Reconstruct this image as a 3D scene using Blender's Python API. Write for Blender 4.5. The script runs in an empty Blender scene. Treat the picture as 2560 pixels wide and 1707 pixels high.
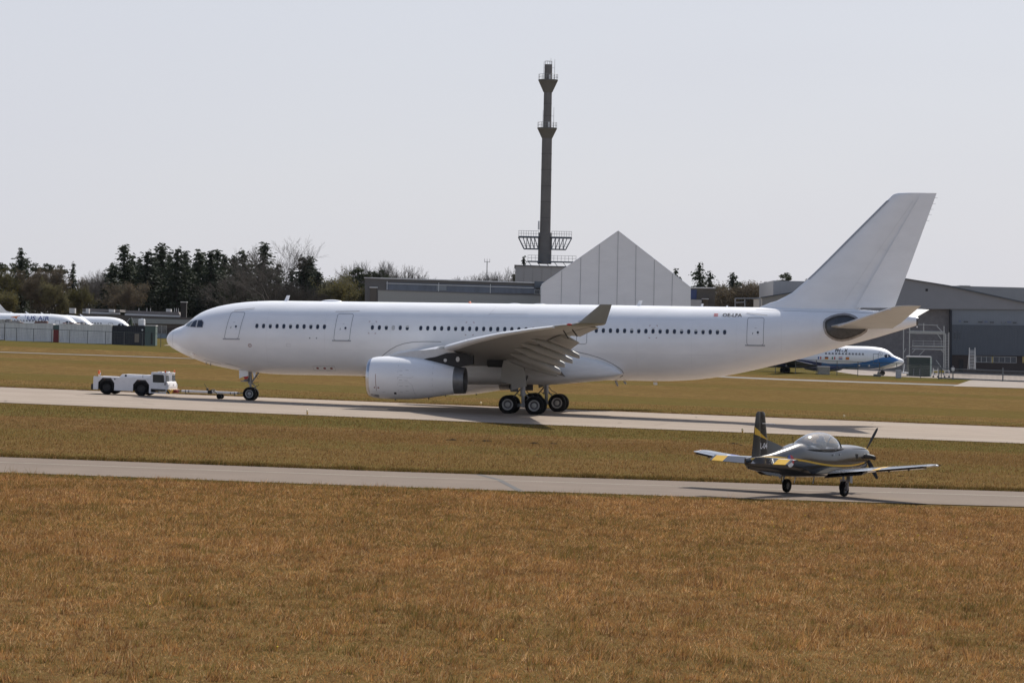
import bpy, math, random
import numpy as np
from mathutils import Vector, Matrix
random.seed(7)
R = math.radians
scene = bpy.context.scene

# ------------------------------------------------------------------ camera
F_PX, ROLL, PITCH, CAM_H = 7200.0, .0196, -.0007, 5.5
W_PX, H_PX = 2560, 1707
camd = bpy.data.cameras.new('camera')
camd.sensor_width = 36.0
camd.lens = 36.0 * F_PX / W_PX
camd.clip_start, camd.clip_end = 1.0, 9000.0
cam = bpy.data.objects.new('camera', camd)
scene.collection.objects.link(cam)
cam.matrix_world = (Matrix.Translation((0, 0, CAM_H)) @ Matrix.Rotation(math.pi / 2 + PITCH, 4, 'X')
                    @ Matrix.Rotation(ROLL, 4, 'Z'))
scene.camera = cam

# ------------------------------------------------------------------ light
SUN = Vector((.48, .85, 1.0)).normalized()          # towards the sun: behind the aircraft, to the right
SUN_EL = math.asin(SUN.z)
SUN_AZ = math.atan2(SUN.x, SUN.y)
world = bpy.data.worlds.new('World')
scene.world = world
world.use_nodes = True
nt = world.node_tree
nt.nodes.clear()
wo = nt.nodes.new('ShaderNodeOutputWorld')
bg = nt.nodes.new('ShaderNodeBackground')
sky = nt.nodes.new('ShaderNodeTexSky')
sky.sky_type = 'NISHITA'
sky.sun_disc = False
sky.sun_elevation = SUN_EL
sky.sun_rotation = SUN_AZ
sky.altitude = 20
sky.air_density = 1.0
sky.dust_density = 1.6
sky.ozone_density = 1.2
# thin even veil of high cloud over the whole sky
tc = nt.nodes.new('ShaderNodeTexCoord')
mp = nt.nodes.new('ShaderNodeMapping')
mp.inputs['Scale'].default_value = (1.2, 1.2, 5.0)
nz = nt.nodes.new('ShaderNodeTexNoise')
nz.inputs['Scale'].default_value = 2.2
nz.inputs['Detail'].default_value = 5
rp = nt.nodes.new('ShaderNodeMapRange')
rp.inputs[1].default_value, rp.inputs[2].default_value = .3, .7
rp.inputs[3].default_value, rp.inputs[4].default_value = .90, 1.0
sepw = nt.nodes.new('ShaderNodeSeparateXYZ')        # the veil thins out overhead, as haze does
rz = nt.nodes.new('ShaderNodeMapRange'); rz.interpolation_type = 'SMOOTHSTEP'
rz.inputs[1].default_value, rz.inputs[2].default_value = .05, .55
rz.inputs[3].default_value, rz.inputs[4].default_value = .95, .06
mulw = nt.nodes.new('ShaderNodeMath'); mulw.operation = 'MULTIPLY'
mx = nt.nodes.new('ShaderNodeMix')
mx.data_type = 'RGBA'
mx.inputs[7].default_value = (5.10, 5.20, 5.75, 1)
nt.links.new(tc.outputs['Generated'], mp.inputs[0])
nt.links.new(mp.outputs[0], nz.inputs['Vector'])
nt.links.new(nz.outputs[0], rp.inputs[0])
nt.links.new(tc.outputs['Generated'], sepw.inputs[0])
nt.links.new(sepw.outputs[2], rz.inputs[0])
nt.links.new(rz.outputs[0], mulw.inputs[0]); nt.links.new(rp.outputs[0], mulw.inputs[1])
nt.links.new(mulw.outputs[0], mx.inputs[0])
nt.links.new(sky.outputs[0], mx.inputs[6])
nt.links.new(mx.outputs[2], bg.inputs[0])
bg.inputs[1].default_value = 0.12
nt.links.new(bg.outputs[0], wo.inputs[0])

sund = bpy.data.lights.new('sun', 'SUN')
sund.energy = 5.0
sund.angle = R(.6)
sund.color = (1.0, .95, .87)
suno = bpy.data.objects.new('sun', sund)
scene.collection.objects.link(suno)
suno.rotation_euler = SUN.to_track_quat('Z', 'Y').to_euler()
suno.location = (60, 100, 130)

scene.view_settings.view_transform = 'Standard'
scene.view_settings.look = 'None'
scene.view_settings.exposure = 0.1
scene.view_settings.gamma = 1.0
scene.view_settings.use_curve_mapping = False
scene.cycles.max_bounces = 8
scene.cycles.transparent_max_bounces = 12

# ------------------------------------------------------------------ survey helpers
O3 = np.array([0, 0, CAM_H])
_cr, _sr, _cp, _sp = math.cos(ROLL), math.sin(ROLL), math.cos(PITCH), math.sin(PITCH)
def ray(px, py):
    du, dv = px - W_PX / 2, py - H_PX / 2
    u, v = du * _cr + dv * _sr, -du * _sr + dv * _cr
    d = (u / F_PX, 1.0, -v / F_PX)
    y, z = d[1] * _cp - d[2] * _sp, d[1] * _sp + d[2] * _cp
    return np.array([d[0], y, z]) / y
def at(px, py, Y):                         # surveyed point at distance Y
    return Vector(O3 + ray(px, py) * Y)
PY = [0, 200, 265, 380, 402, 440, 470, 520, 700, 9000]
PZ = [-.28, 0, .09, 1.42, 2.2, 2.4, 2.9, 3.3, 4.0, 4.0]
def G(x, y):                               # terrain height
    return -.0185 * min(max(x, -140), 140) + float(np.interp(y, PY, PZ))
def gp(px, py, off=0.0):                   # point of the terrain seen along a survey ray
    d = ray(px, py)
    lo, hi = 20.0, 1500.0
    t = lo
    while t < hi:
        P = O3 + d * t
        if P[2] < G(P[0], P[1]) + off: break
        t += 2.0
    a, b = t - 2, t
    for _ in range(30):
        m = (a + b) / 2
        P = O3 + d * m
        if P[2] < G(P[0], P[1]) + off: b = m
        else: a = m
    P = O3 + d * b
    return Vector(P)

# ------------------------------------------------------------------ object helpers
COL = scene.collection
def link(o, parent=None):
    COL.objects.link(o)
    if parent is not None: o.parent = parent
    return o
def empty(name, loc, rot=(0, 0, 0)):
    o = bpy.data.objects.new(name, None)
    o.empty_display_size = .3
    COL.objects.link(o)
    o.location = loc
    o.rotation_euler = rot
    return o
def tag(o, label=None, cat=None, group=None, kind=None):
    if label: o['label'] = label
    if cat: o['category'] = cat
    if group: o['group'] = group
    if kind: o['kind'] = kind
    return o
def copy_tree(o, parent=None):
    c = o.copy()
    COL.objects.link(c)
    c.parent = parent
    for ch in o.children: copy_tree(ch, c)
    return c

class MB:
    def __init__(s): s.v, s.f, s.m = [], [], []
    def add(s, vs, fs, mi=0):
        n = len(s.v)
        s.v += [tuple(p) for p in vs]
        for f in fs:
            s.f.append(tuple(i + n for i in f)); s.m.append(mi)
        return s
    def box(s, x0, x1, y0, y1, z0, z1, mi=0):
        vs = [(x0,y0,z0),(x1,y0,z0),(x1,y1,z0),(x0,y1,z0),(x0,y0,z1),(x1,y0,z1),(x1,y1,z1),(x0,y1,z1)]
        return s.add(vs, [(3,2,1,0),(4,5,6,7),(0,1,5,4),(1,2,6,5),(2,3,7,6),(3,0,4,7)], mi)
    def bbox(s, x0, x1, y0, y1, z0, z1, b=.03, mi=0):   # box with chamfered edges
        xs, ys, zs = (x0, x1), (y0, y1), (z0, z1)
        vs = []
        idx = {}
        for i in (0, 1):
            for j in (0, 1):
                for k in (0, 1):
                    sx, sy, sz = (1, -1)[i], (1, -1)[j], (1, -1)[k]
                    X, Y, Z = xs[i], ys[j], zs[k]
                    idx[i, j, k] = len(vs)
                    vs += [(X, Y + sy*b, Z + sz*b), (X + sx*b, Y, Z + sz*b), (X + sx*b, Y + sy*b, Z)]
        fs = []
        q = lambda i, j, k, a: idx[i, j, k] + a
        for i in (0, 1):
            f = [q(i,0,0,0), q(i,1,0,0), q(i,1,1,0), q(i,0,1,0)]; fs.append(f if i else f[::-1])
            f = [q(0,i,0,1), q(0,i,1,1), q(1,i,1,1), q(1,i,0,1)]; fs.append(f if i else f[::-1])
            f = [q(0,0,i,2), q(1,0,i,2), q(1,1,i,2), q(0,1,i,2)]; fs.append(f if i else f[::-1])
        for a in (0, 1):
            for b2 in (0, 1):
                fs.append([q(a,b2,0,0), q(a,b2,1,0), q(a,b2,1,1), q(a,b2,0,1)])
                fs.append([q(a,0,b2,0), q(a,1,b2,0), q(a,1,b2,2), q(a,0,b2,2)])
                fs.append([q(0,a,b2,1), q(1,a,b2,1), q(1,a,b2,2), q(0,a,b2,2)])
        for i in (0, 1):
            for j in (0, 1):
                for k in (0, 1): fs.append([q(i,j,k,0), q(i,j,k,1), q(i,j,k,2)])
        return s.add(vs, fs, mi)
    def tube(s, pts, rad, n=8, mi=0, caps=True):
        pts = [Vector(p) for p in pts]
        if not hasattr(rad, '__len__'): rad = [rad] * len(pts)
        rings = []
        up = None
        for i, p in enumerate(pts):
            d = (pts[min(i+1, len(pts)-1)] - pts[max(i-1, 0)])
            d = d.normalized() if d.length > 1e-9 else Vector((0, 0, 1))
            if up is None or abs(up.dot(d)) > .98:
                up = Vector((0, 0, 1)) if abs(d.z) < .9 else Vector((1, 0, 0))
            a = d.cross(up).normalized()
            b = a.cross(d).normalized()
            rings.append([p + (a * math.cos(t) + b * math.sin(t)) * rad[i]
                          for t in [2*math.pi*k/n for k in range(n)]])
        return s.loft(rings, mi, caps, caps)
    def cyl(s, p0, p1, r0, r1=None, n=12, mi=0, caps=True):
        return s.tube([p0, p1], [r0, r0 if r1 is None else r1], n, mi, caps)
    def loft(s, rings, mi=0, cap0=True, cap1=True, closed=True):
        n = len(rings[0])
        base = len(s.v)
        for r in rings: s.v += [tuple(p) for p in r]
        for i in range(len(rings) - 1):
            m_ = mi[i] if isinstance(mi, (list, tuple)) else mi
            for k in range(n if closed else n - 1):
                k2 = (k + 1) % n
                s.f.append((base+i*n+k, base+i*n+k2, base+(i+1)*n+k2, base+(i+1)*n+k)); s.m.append(m_)
        m0 = mi[0] if isinstance(mi, (list, tuple)) else mi
        m1 = mi[-1] if isinstance(mi, (list, tuple)) else mi
        if cap0: s.f.append(tuple(base + k for k in range(n))[::-1]); s.m.append(m0)
        if cap1: s.f.append(tuple(base + (len(rings)-1)*n + k for k in range(n))); s.m.append(m1)
        return s
    def lathe(s, org, axis, prof, n=32, mi=0, shift=None):     # prof: (distance, radius)
        org, axis = Vector(org), Vector(axis).normalized()
        up = Vector((0, 0, 1)) if abs(axis.z) < .9 else Vector((1, 0, 0))
        a = axis.cross(up).normalized(); b = a.cross(axis)
        rings = []
        for i, (d, r) in enumerate(prof):
            c = org + axis * d + (Vector(shift[i]) if shift else Vector())
            rings.append([c + (a*math.cos(t) + b*math.sin(t)) * max(r, 1e-4) for t in [2*math.pi*k/n for k in range(n)]])
        return s.loft(rings, mi, False, False)
    def prism(s, poly, vec, mi=0):             # planar polygon (3-D points) pushed along vec
        vec = Vector(vec)
        a = [Vector(p) for p in poly]
        n = len(a)
        vs = a + [p + vec for p in a]
        fs = [tuple(range(n)), tuple(range(2*n - 1, n - 1, -1))]
        for i in range(n): fs.append((i, i + n, (i+1) % n + n, (i+1) % n))
        return s.add(vs, fs, mi)
    def sphere(s, c, r, n=12, m=8, mi=0, sc=(1, 1, 1)):
        rings = []
        for j in range(m + 1):
            ph = math.pi * j / m
            rings.append([(c[0] + r*sc[0]*max(math.sin(ph), 1e-3)*math.cos(2*math.pi*k/n),
                           c[1] + r*sc[1]*max(math.sin(ph), 1e-3)*math.sin(2*math.pi*k/n),
                           c[2] + r*sc[2]*math.cos(ph)) for k in range(n)])
        return s.loft(rings, mi, False, False)
    def mesh(s, name, mats, angle=35):
        me = bpy.data.meshes.new(name)
        me.from_pydata(s.v, [], s.f)
        if not isinstance(mats, (list, tuple)): mats = [mats]
        for m in mats: me.materials.append(m)
        if len(mats) > 1: me.polygons.foreach_set('material_index', s.m)
        me.validate(clean_customdata=False)
        import bmesh
        bm = bmesh.new(); bm.from_mesh(me)
        bmesh.ops.recalc_face_normals(bm, faces=bm.faces)
        bm.to_mesh(me); bm.free()
        if angle:
            me.polygons.foreach_set('use_smooth', [True] * len(me.polygons))
            me.set_sharp_from_angle(angle=R(angle))
        return me
    def build(s, name, mats, parent=None, angle=35):
        o = bpy.data.objects.new(name, s.mesh(name, mats, angle))
        return link(o, parent)

def pchip(xs, ys):
    xs, ys = np.array(xs, float), np.array(ys, float)
    h = np.diff(xs); d = np.diff(ys) / h
    m = np.zeros(len(xs))
    m[0], m[-1] = d[0], d[-1]
    for i in range(1, len(xs) - 1):
        if d[i-1] * d[i] > 0:
            w1, w2 = 2*h[i] + h[i-1], h[i] + 2*h[i-1]
            m[i] = (w1 + w2) / (w1 / d[i-1] + w2 / d[i])
    def f(x):
        x = min(max(x, xs[0]), xs[-1])
        i = min(max(int(np.searchsorted(xs, x)) - 1, 0), len(h) - 1)
        t = (x - xs[i]) / h[i]
        return float((2*t**3 - 3*t*t + 1)*ys[i] + (t**3 - 2*t*t + t)*h[i]*m[i] + (3*t*t - 2*t**3)*ys[i+1] + (t**3 - t*t)*h[i]*m[i+1])
    return f

def text2d(txt, size, bold=0.0, shear=0.0):
    cu = bpy.data.curves.new('t', 'FONT')
    cu.body = txt; cu.size = size; cu.offset = bold; cu.shear = shear
    cu.align_x = 'CENTER'; cu.align_y = 'CENTER'; cu.resolution_u = 3
    ob = bpy.data.objects.new('t', cu); COL.objects.link(ob)
    dg = bpy.context.evaluated_depsgraph_get(); dg.update()
    me = bpy.data.meshes.new_from_object(ob.evaluated_get(dg))
    vs = [(v.co.x, v.co.y) for v in me.vertices]
    fs = [tuple(p.vertices) for p in me.polygons]
    bpy.data.objects.remove(ob); bpy.data.curves.remove(cu); bpy.data.meshes.remove(me)
    return vs, fs

# ------------------------------------------------------------------ materials
def N(t, kind, **kw):
    n = t.nodes.new(kind)
    for k, v in kw.items(): setattr(n, k, v)
    return n
def M(name, col, rough=.5, metal=0.0, var=.08, scale=4.0, bump=0.0, coat=0.0, stretch=(1,1,1), bscale=None, spec=.5, col2=None, streak=None):
    m = bpy.data.materials.new(name); m.use_nodes = True
    t = m.node_tree
    b = t.nodes['Principled BSDF']
    b.inputs['Roughness'].default_value = rough
    b.inputs['Metallic'].default_value = metal
    b.inputs['Specular IOR Level'].default_value = spec
    if coat:
        b.inputs['Coat Weight'].default_value = coat
        b.inputs['Coat Roughness'].default_value = .06
    c = N(t, 'ShaderNodeTexCoord'); mp = N(t, 'ShaderNodeMapping')
    mp.inputs['Scale'].default_value = stretch
    t.links.new(c.outputs['Object'], mp.inputs[0])
    n = N(t, 'ShaderNodeTexNoise'); n.inputs['Scale'].default_value = scale
    n.inputs['Detail'].default_value = 6; n.inputs['Roughness'].default_value = .65
    t.links.new(mp.outputs[0], n.inputs['Vector'])
    r = N(t, 'ShaderNodeMapRange')
    r.inputs[1].default_value, r.inputs[2].default_value = .3, .7
    t.links.new(n.outputs[0], r.inputs[0])
    x = N(t, 'ShaderNodeMix', data_type='RGBA')
    x.inputs[6].default_value = tuple(min(1, k*(1 - var)) for k in col) + (1,)
    x.inputs[7].default_value = (tuple(col2) if col2 else tuple(min(1, k*(1 + var)) for k in col)) + (1,)
    t.links.new(r.outputs[0], x.inputs[0])
    t.links.new(x.outputs[2], b.inputs['Base Color'])
    r2 = N(t, 'ShaderNodeMapRange')
    r2.inputs[3].default_value, r2.inputs[4].default_value = max(.03, rough - .07), min(1, rough + .1)
    t.links.new(n.outputs[0], r2.inputs[0]); t.links.new(r2.outputs[0], b.inputs['Roughness'])
    if bump:
        n2 = N(t, 'ShaderNodeTexNoise'); n2.inputs['Scale'].default_value = bscale or scale*3
        n2.inputs['Detail'].default_value = 4
        t.links.new(mp.outputs[0], n2.inputs['Vector'])
        bp = N(t, 'ShaderNodeBump'); bp.inputs['Strength'].default_value = bump; bp.inputs['Distance'].default_value = .05
        t.links.new(n2.outputs[0], bp.inputs['Height']); t.links.new(bp.outputs[0], b.inputs['Normal'])
    return m
def rib(m, freq, axis='X', depth=.03, strength=.6):     # fine corrugation relief
    t = m.node_tree; b = t.nodes['Principled BSDF']
    c = N(t, 'ShaderNodeTexCoord')
    w = N(t, 'ShaderNodeTexWave', bands_direction=axis); w.inputs['Scale'].default_value = freq
    t.links.new(c.outputs['Object'], w.inputs['Vector'])
    bp = N(t, 'ShaderNodeBump'); bp.inputs['Strength'].default_value = strength; bp.inputs['Distance'].default_value = depth
    t.links.new(w.outputs[0], bp.inputs['Height']); t.links.new(bp.outputs[0], b.inputs['Normal'])
    return m

WHITE = M('white_paint', (.84, .84, .85), .32, coat=.25, var=.045, scale=.9, stretch=(.5, 1, 1.0))
WHITE2 = M('white_paint_dirty', (.76, .76, .76), .42, var=.10, scale=1.6, stretch=(.3, 1, 1.5))
GREYP = M('grey_aircraft_paint', (.36, .37, .40), .4, var=.08)
LGREY = M('light_grey_paint', (.62, .61, .60), .45, var=.07)
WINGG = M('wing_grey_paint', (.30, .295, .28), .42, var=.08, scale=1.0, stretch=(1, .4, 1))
LINE = M('panel_gap', (.24, .24, .26), .6, var=.1)
SEAMF = M('skin_joint', (.70, .70, .71), .45, var=.05)
FAINT = M('faint_panel_gap', (.45, .45, .47), .55, var=.1)
BARE = M('bare_metal', (.55, .55, .57), .28, 1.0, var=.1)
NOZZ = M('nozzle_metal', (.20, .20, .205), .42, .55, var=.15)
DMETAL = M('dark_heat_metal', (.10, .10, .105), .38, .8, var=.2)
BLACK = M('matt_black', (.015, .015, .017), .6, var=.3)
GLASSD = M('cabin_glass', (.030, .035, .055), .12, var=.2, spec=.6)
BLIND = M('window_blind', (.50, .50, .50), .6, var=.1)
TYRE = M('tyre_rubber', (.010, .010, .011), .85, var=.25, scale=8, bump=.2, spec=.15)
RIM = M('wheel_rim', (.36, .36, .36), .5, .2, var=.15, scale=12)
STEEL = M('gear_steel', (.24, .245, .26), .35, .5, var=.18, scale=9)
RED = M('red_paint', (.50, .03, .03), .45)
ORANGE = M('orange_lens', (.75, .14, .02), .25)
ORD = ['first', 'second', 'third', 'fourth', 'fifth', 'sixth', 'seventh', 'eighth', 'ninth', 'tenth', 'eleventh', 'twelfth', 'thirteenth', 'fourteenth', 'fifteenth', 'sixteenth', 'seventeenth', 'eighteenth']
STABCUT = M('sealing_plate', (.065, .058, .052), .5, .4, var=.35, scale=3)
# ================================================================== terrain and pavements
def hmix(h):
    return h
gm = bpy.data.materials.new('dry_grass'); gm.use_nodes = True
t = gm.node_tree; b = t.nodes['Principled BSDF']
b.inputs['Roughness'].default_value = .95
b.inputs['Specular IOR Level'].default_value = 0
geo = N(t, 'ShaderNodeNewGeometry')
def noise(scale, detail=5, stretch=(1, 1, 1), rough=.6):
    mp = N(t, 'ShaderNodeMapping'); mp.inputs['Scale'].default_value = stretch
    t.links.new(geo.outputs['Position'], mp.inputs[0])
    n = N(t, 'ShaderNodeTexNoise'); n.inputs['Scale'].default_value = scale
    n.inputs['Detail'].default_value = detail; n.inputs['Roughness'].default_value = rough
    t.links.new(mp.outputs[0], n.inputs['Vector'])
    return n.outputs[0]
def mrange(x, a, b_, c=0., d=1., smooth=False):
    r = N(t, 'ShaderNodeMapRange')
    if smooth: r.interpolation_type = 'SMOOTHSTEP'
    for i, v in enumerate((a, b_, c, d)): r.inputs[i+1].default_value = v
    t.links.new(x, r.inputs[0])
    return r.outputs[0]
def mathn(op, x, y):
    m = N(t, 'ShaderNodeMath', operation=op)
    for i, v in enumerate((x, y)):
        if isinstance(v, (int, float)): m.inputs[i].default_value = v
        else: t.links.new(v, m.inputs[i])
    m.use_clamp = False
    return m.outputs[0]
def mixc(fac, c1, c2):
    x = N(t, 'ShaderNodeMix', data_type='RGBA')
    if isinstance(fac, float): x.inputs[0].default_value = fac
    else: t.links.new(fac, x.inputs[0])
    for i, c in ((6, c1), (7, c2)):
        if isinstance(c, tuple): x.inputs[i].default_value = c + (1,)
        else: t.links.new(c, x.inputs[i])
    return x.outputs[2]
sep = N(t, 'ShaderNodeSeparateXYZ'); t.links.new(geo.outputs['Position'], sep.inputs[0])
ypos = mathn('ADD', sep.outputs[1], mathn('MULTIPLY', mathn('SUBTRACT', noise(.35, 4), .5), 7.0))
fine = noise(9.0, 6, (1, .6, 1), .7)
tuft = noise(2.2, 6, (1, .55, 1), .68)
patch = noise(.16, 5, (1, .5, 1), .6)
patch2 = noise(.05, 5, (.35, 1, 1), .6)
base = mixc(mrange(tuft, .34, .66), (.078, .049, .019), (.152, .098, .039))
base = mixc(mrange(fine, .40, .72), base, (.21, .138, .058))
base = mixc(mrange(fine, .42, .24), base, (.052, .033, .014))
base = mixc(mrange(noise(.9, 6, (1, .7, 1), .7), .50, .66, 0., .8), base, (.105, .055, .026))
base = mixc(mrange(noise(.45, 6, (1, .8, 1), .7), .54, .68, 0., .7), base, (.23, .155, .062))
base = mixc(mrange(noise(1.7, 5, (1, .8, 1), .7), .56, .70, 0., .6), base, (.075, .068, .020))       # reddish sorrel
def band(y0, y1, soft):
    up = mrange(ypos, y0 - soft, y0 + soft, 0, 1, True)
    dn = mrange(ypos, y1 - soft, y1 + soft, 1, 0, True)
    return mathn('MULTIPLY', up, dn)
g = mathn('MULTIPLY', mrange(patch, .54, .70), .40)
for y0, y1, k in ((104.4, 107, .85), (120, 123.5, .55), (139, 149, .5), (168, 190, .7), (229, 245, .55), (262, 285, .6), (330, 345, .5), (395, 520, .9)):
    g = mathn('MAXIMUM', g, mathn('MULTIPLY', band(y0, y1, 1.2), k))
g = mathn('MULTIPLY', g, mrange(tuft, .25, .55, .45, 1.0))
base = mixc(g, base, mixc(mrange(fine, .3, .7), (.050, .052, .014), (.115, .106, .034)))
redd = band(150, 165, 3.0)
base = mixc(mathn('MULTIPLY', redd, mrange(patch2, .35, .62, .1, .85)), base, (.105, .056, .026))
base = mixc(mathn('MULTIPLY', mrange(patch2, .42, .58), .5), base, mixc(mrange(fine, .3, .7), (.085, .055, .02), (.15, .105, .036)))
t.links.new(base, b.inputs['Base Color'])
bp = N(t, 'ShaderNodeBump'); bp.inputs['Strength'].default_value = .9; bp.inputs['Distance'].default_value = .12
t.links.new(mathn('ADD', mathn('MULTIPLY', tuft, .8), mathn('MULTIPLY', fine, .5)), bp.inputs['Height'])
t.links.new(bp.outputs[0], b.inputs['Normal'])

def sheet(name, xs, ys, mat, dz=0.0, yfun=None):
    vs, fs = [], []
    for j, y in enumerate(ys):
        for i, x in enumerate(xs):
            yy = yfun(x, y) if yfun else y
            vs.append((x, yy, G(x, yy) + dz))
    n = len(xs)
    for j in range(len(ys) - 1):
        for i in range(n - 1): fs.append((j*n+i, j*n+i+1, (j+1)*n+i+1, (j+1)*n+i))
    me = bpy.data.meshes.new(name); me.from_pydata(vs, [], fs); me.materials.append(mat)
    o = bpy.data.objects.new(name, me)
    return link(o)
xs = sorted(set([-4000, -1500, -600, -300] + list(range(-140, 141, 10)) + [300, 600, 1500, 4000]))
ys = [-60, 0, 50, 100, 150, 200, 232, 265] + list(range(280, 521, 8)) + [560, 620, 700, 1000, 2000, 4000, 8000]
ground = tag(sheet('ground', xs, ys, gm), kind='structure')

def pave(name, col, col2, streakscale, var2=.10, crack=False):
    m = bpy.data.materials.new(name); m.use_nodes = True
    global t, geo
    t = m.node_tree
    b = t.nodes['Principled BSDF']; b.inputs['Roughness'].default_value = .9
    b.inputs['Specular IOR Level'].default_value = .08
    geo = N(t, 'ShaderNodeNewGeometry')
    n1 = noise(streakscale, 5, (.03, 1, 1), .6)
    n2 = noise(.4, 6, (1, .6, 1), .65)
    n3 = noise(14., 3)
    c = mixc(mrange(n1, .35, .65), col, col2)
    c = mixc(mrange(n2, .35, .7, 0., .5), c, tuple(k*(1-var2*2) for k in col))
    c = mixc(mrange(n3, .3, .7, 0., .35), c, tuple(min(1, k*1.25) for k in col2))
    if crack:
        mp = N(t, 'ShaderNodeMapping'); mp.inputs['Scale'].default_value = (.09, .16, 1)
        mp.inputs['Rotation'].default_value = (0, 0, .35)
        t.links.new(geo.outputs['Position'], mp.inputs[0])
        vo = N(t, 'ShaderNodeTexVoronoi', feature='DISTANCE_TO_EDGE'); vo.inputs['Scale'].default_value = 1.0
        t.links.new(mp.outputs[0], vo.inputs['Vector'])
        c = mixc(mrange(vo.outputs[0], .004, .010, .45, 0.), c, tuple(k*.45 for k in col))
    t.links.new(c, b.inputs['Base Color'])
    return m
RUNWAY = pave('runway_concrete', (.262, .210, .168), (.312, .258, .210), .35, crack=True)
TAXI = pave('taxiway_asphalt', (.160, .126, .100), (.198, .157, .126), .5)
FARROAD = pave('far_road', (.17, .16, .145), (.22, .205, .185), .5)
APRON = pave('apron_paving', (.26, .22, .19), (.31, .265, .23), .3)

fine_x = list(np.arange(-150, 151, 3.0))
rtop = lambda x: float(np.interp(x, [-200, -41, 0, 41, 200], [240, 233.2, 231.0, 229.0, 221]))
rbot = lambda x: float(np.interp(x, [-200, -34, 0, 34, 200], [202, 191.6, 188.6, 187.6, 180]))
jit = np.random.default_rng(3)
runway = tag(sheet('runway', fine_x, [0, .25, .5, .75, 1], RUNWAY, .03, lambda x, u: rbot(x) + (rtop(x) - rbot(x))*u), kind='structure')
ttop = lambda x: float(np.interp(x, [-150, -21, -6, 5, 13, 22, 150], [116.4, 117.7, 117.9, 119.0, 120.0, 121.4, 135]))
tbot = lambda x: float(np.interp(x, [-150, -19, -5.5, 4.3, 11.5, 19.6, 150], [105.2, 106.1, 106.3, 107.2, 107.9, 109.4, 123]))
tx = list(np.arange(-80, 81, 1.0))
taxi = tag(sheet('taxiway', tx, [0, .5, 1], TAXI, .03, lambda x, u: tbot(x) + (ttop(x) - tbot(x))*u), kind='structure')
PAINT = M('worn_line_paint', (.42, .385, .30), .8, var=.25, scale=2.0, stretch=(.3, 4, 1))
tcl = lambda x: float(np.interp(x, [-150, -20, -6, 4.6, 13.5, 17.6, 150], [112.2, 113.3, 113.8, 114.6, 115.8, 116.8, 130]))
cl = sheet('centre_line', tx, [-.07, .07], PAINT, .036, lambda x, u: tcl(x) + u)
cl.parent = taxi
TAR = M('tar_patch', (.052, .048, .046), .85, var=.2)
mb = MB()
def gpoly(mbx, pts, dz):
    mbx.add([(p[0], p[1], G(p[0], p[1]) + dz) for p in pts], [tuple(range(len(pts)))])
P = lambda *a: gp(*a)
gpoly(mb, [P(1188, 1187), P(1200, 1187.4), P(1262, 1202.2), P(1243, 1201.4)], .036)
gpoly(mb, [P(1241, 1201.7), P(1257.5, 1203), P(1312, 1231), P(1296, 1231)], .037)
mb.build('tar_patch', TAR, taxi, angle=0)
# thin service road in front of the fence, and the apron behind it
d0 = [gp(px, 880.3 + .0335*px + (3 if px > 1700 else 0)) for px in (-300, 0, 480, 1100, 1700, 1940, 2320, 2560, 2900)]
sx_ = [p.x for p in d0]; sy_ = [p.y for p in d0]
service = tag(sheet('service_road', list(np.arange(-120, 121, 4.0)), [-2.0, 0, 2.0], FARROAD, .03, lambda x, u: float(np.interp(x, sx_, sy_)) + u), kind='structure')
q0, q1, q2, q3 = gp(2383, 966), gp(2440, 950), gp(2700, 956), gp(2700, 975)
vs = []
for j in range(13):
    for i in range(13):
        u, v = i/12, j/12; p = (q0*(1-u) + q3*u)*(1-v) + (q1*(1-u) + q2*u)*v
        vs.append((p.x, p.y, G(p.x, p.y) + .05))
ap = MB(); ap.add(vs, [(j*13+i, j*13+i+1, j*13+i+14, j*13+i+13) for j in range(12) for i in range(12)])
tag(ap.build('gate_apron', APRON, None, 0), kind='structure')
ap = tag(sheet('hangar_apron', list(np.arange(50, 131, 5.0)), [413, 420, 430, 440, 450, 462, 474], APRON, .03), kind='structure')
ap2 = tag(sheet('parking_apron', list(np.arange(-54, 40, 6.0)), [446, 455, 470, 490, 520], APRON, .03), kind='structure')
# ================================================================== wide-body airliner
PHI, AP, XM, YM = .1738, .0055, 1.8147, 218.05
A0 = 28.85
airliner = empty('airliner', (XM, YM, G(XM, YM) + .0), (0, -AP, -PHI))
tag(airliner, 'plain white wide-body airliner with grey winglet being towed along the runway', 'airliner')
V = lambda a, l, z: (a - A0, -l, z)
topf = pchip([-.11,-.03,.18,.57,.96,1.35,1.91,2.29,2.85,3.46,4.15,5.01,5.79,7.08,8.81,12,45,50,53,55.5,57.4],
             [5.15,5.42,5.70,5.96,6.13,6.27,6.69,7.0,7.34,7.58,7.78,7.95,8.07,8.18,8.24,8.24,8.17,8.14,8.1,7.92,7.62])
botf = pchip([-.11,-.02,.2,.64,1.09,1.97,2.84,3.72,4.59,5.63,6.76,8.06,9.79,12.4,38.2,39.43,40.66,41.89,43.11,44.74,46.36,48,49.6,52.45,54.32,55.81,57.4],
             [5.15,4.88,4.63,4.36,4.13,3.75,3.44,3.2,3.03,2.86,2.73,2.62,2.57,2.57,2.55,2.58,2.66,2.79,2.99,3.32,3.71,4.13,4.58,5.45,5.98,6.45,6.96])
widf = pchip([-.11,-.03,.18,.57,1.09,1.97,2.84,3.72,4.6,5.6,6.8,8.5,38,42,46,50,53,55.5,57.4],
             [0.02,.30,.62,1.02,1.4,1.87,2.2,2.43,2.58,2.69,2.77,2.82,2.82,2.72,2.36,1.8,1.28,.8,.34])
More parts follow.
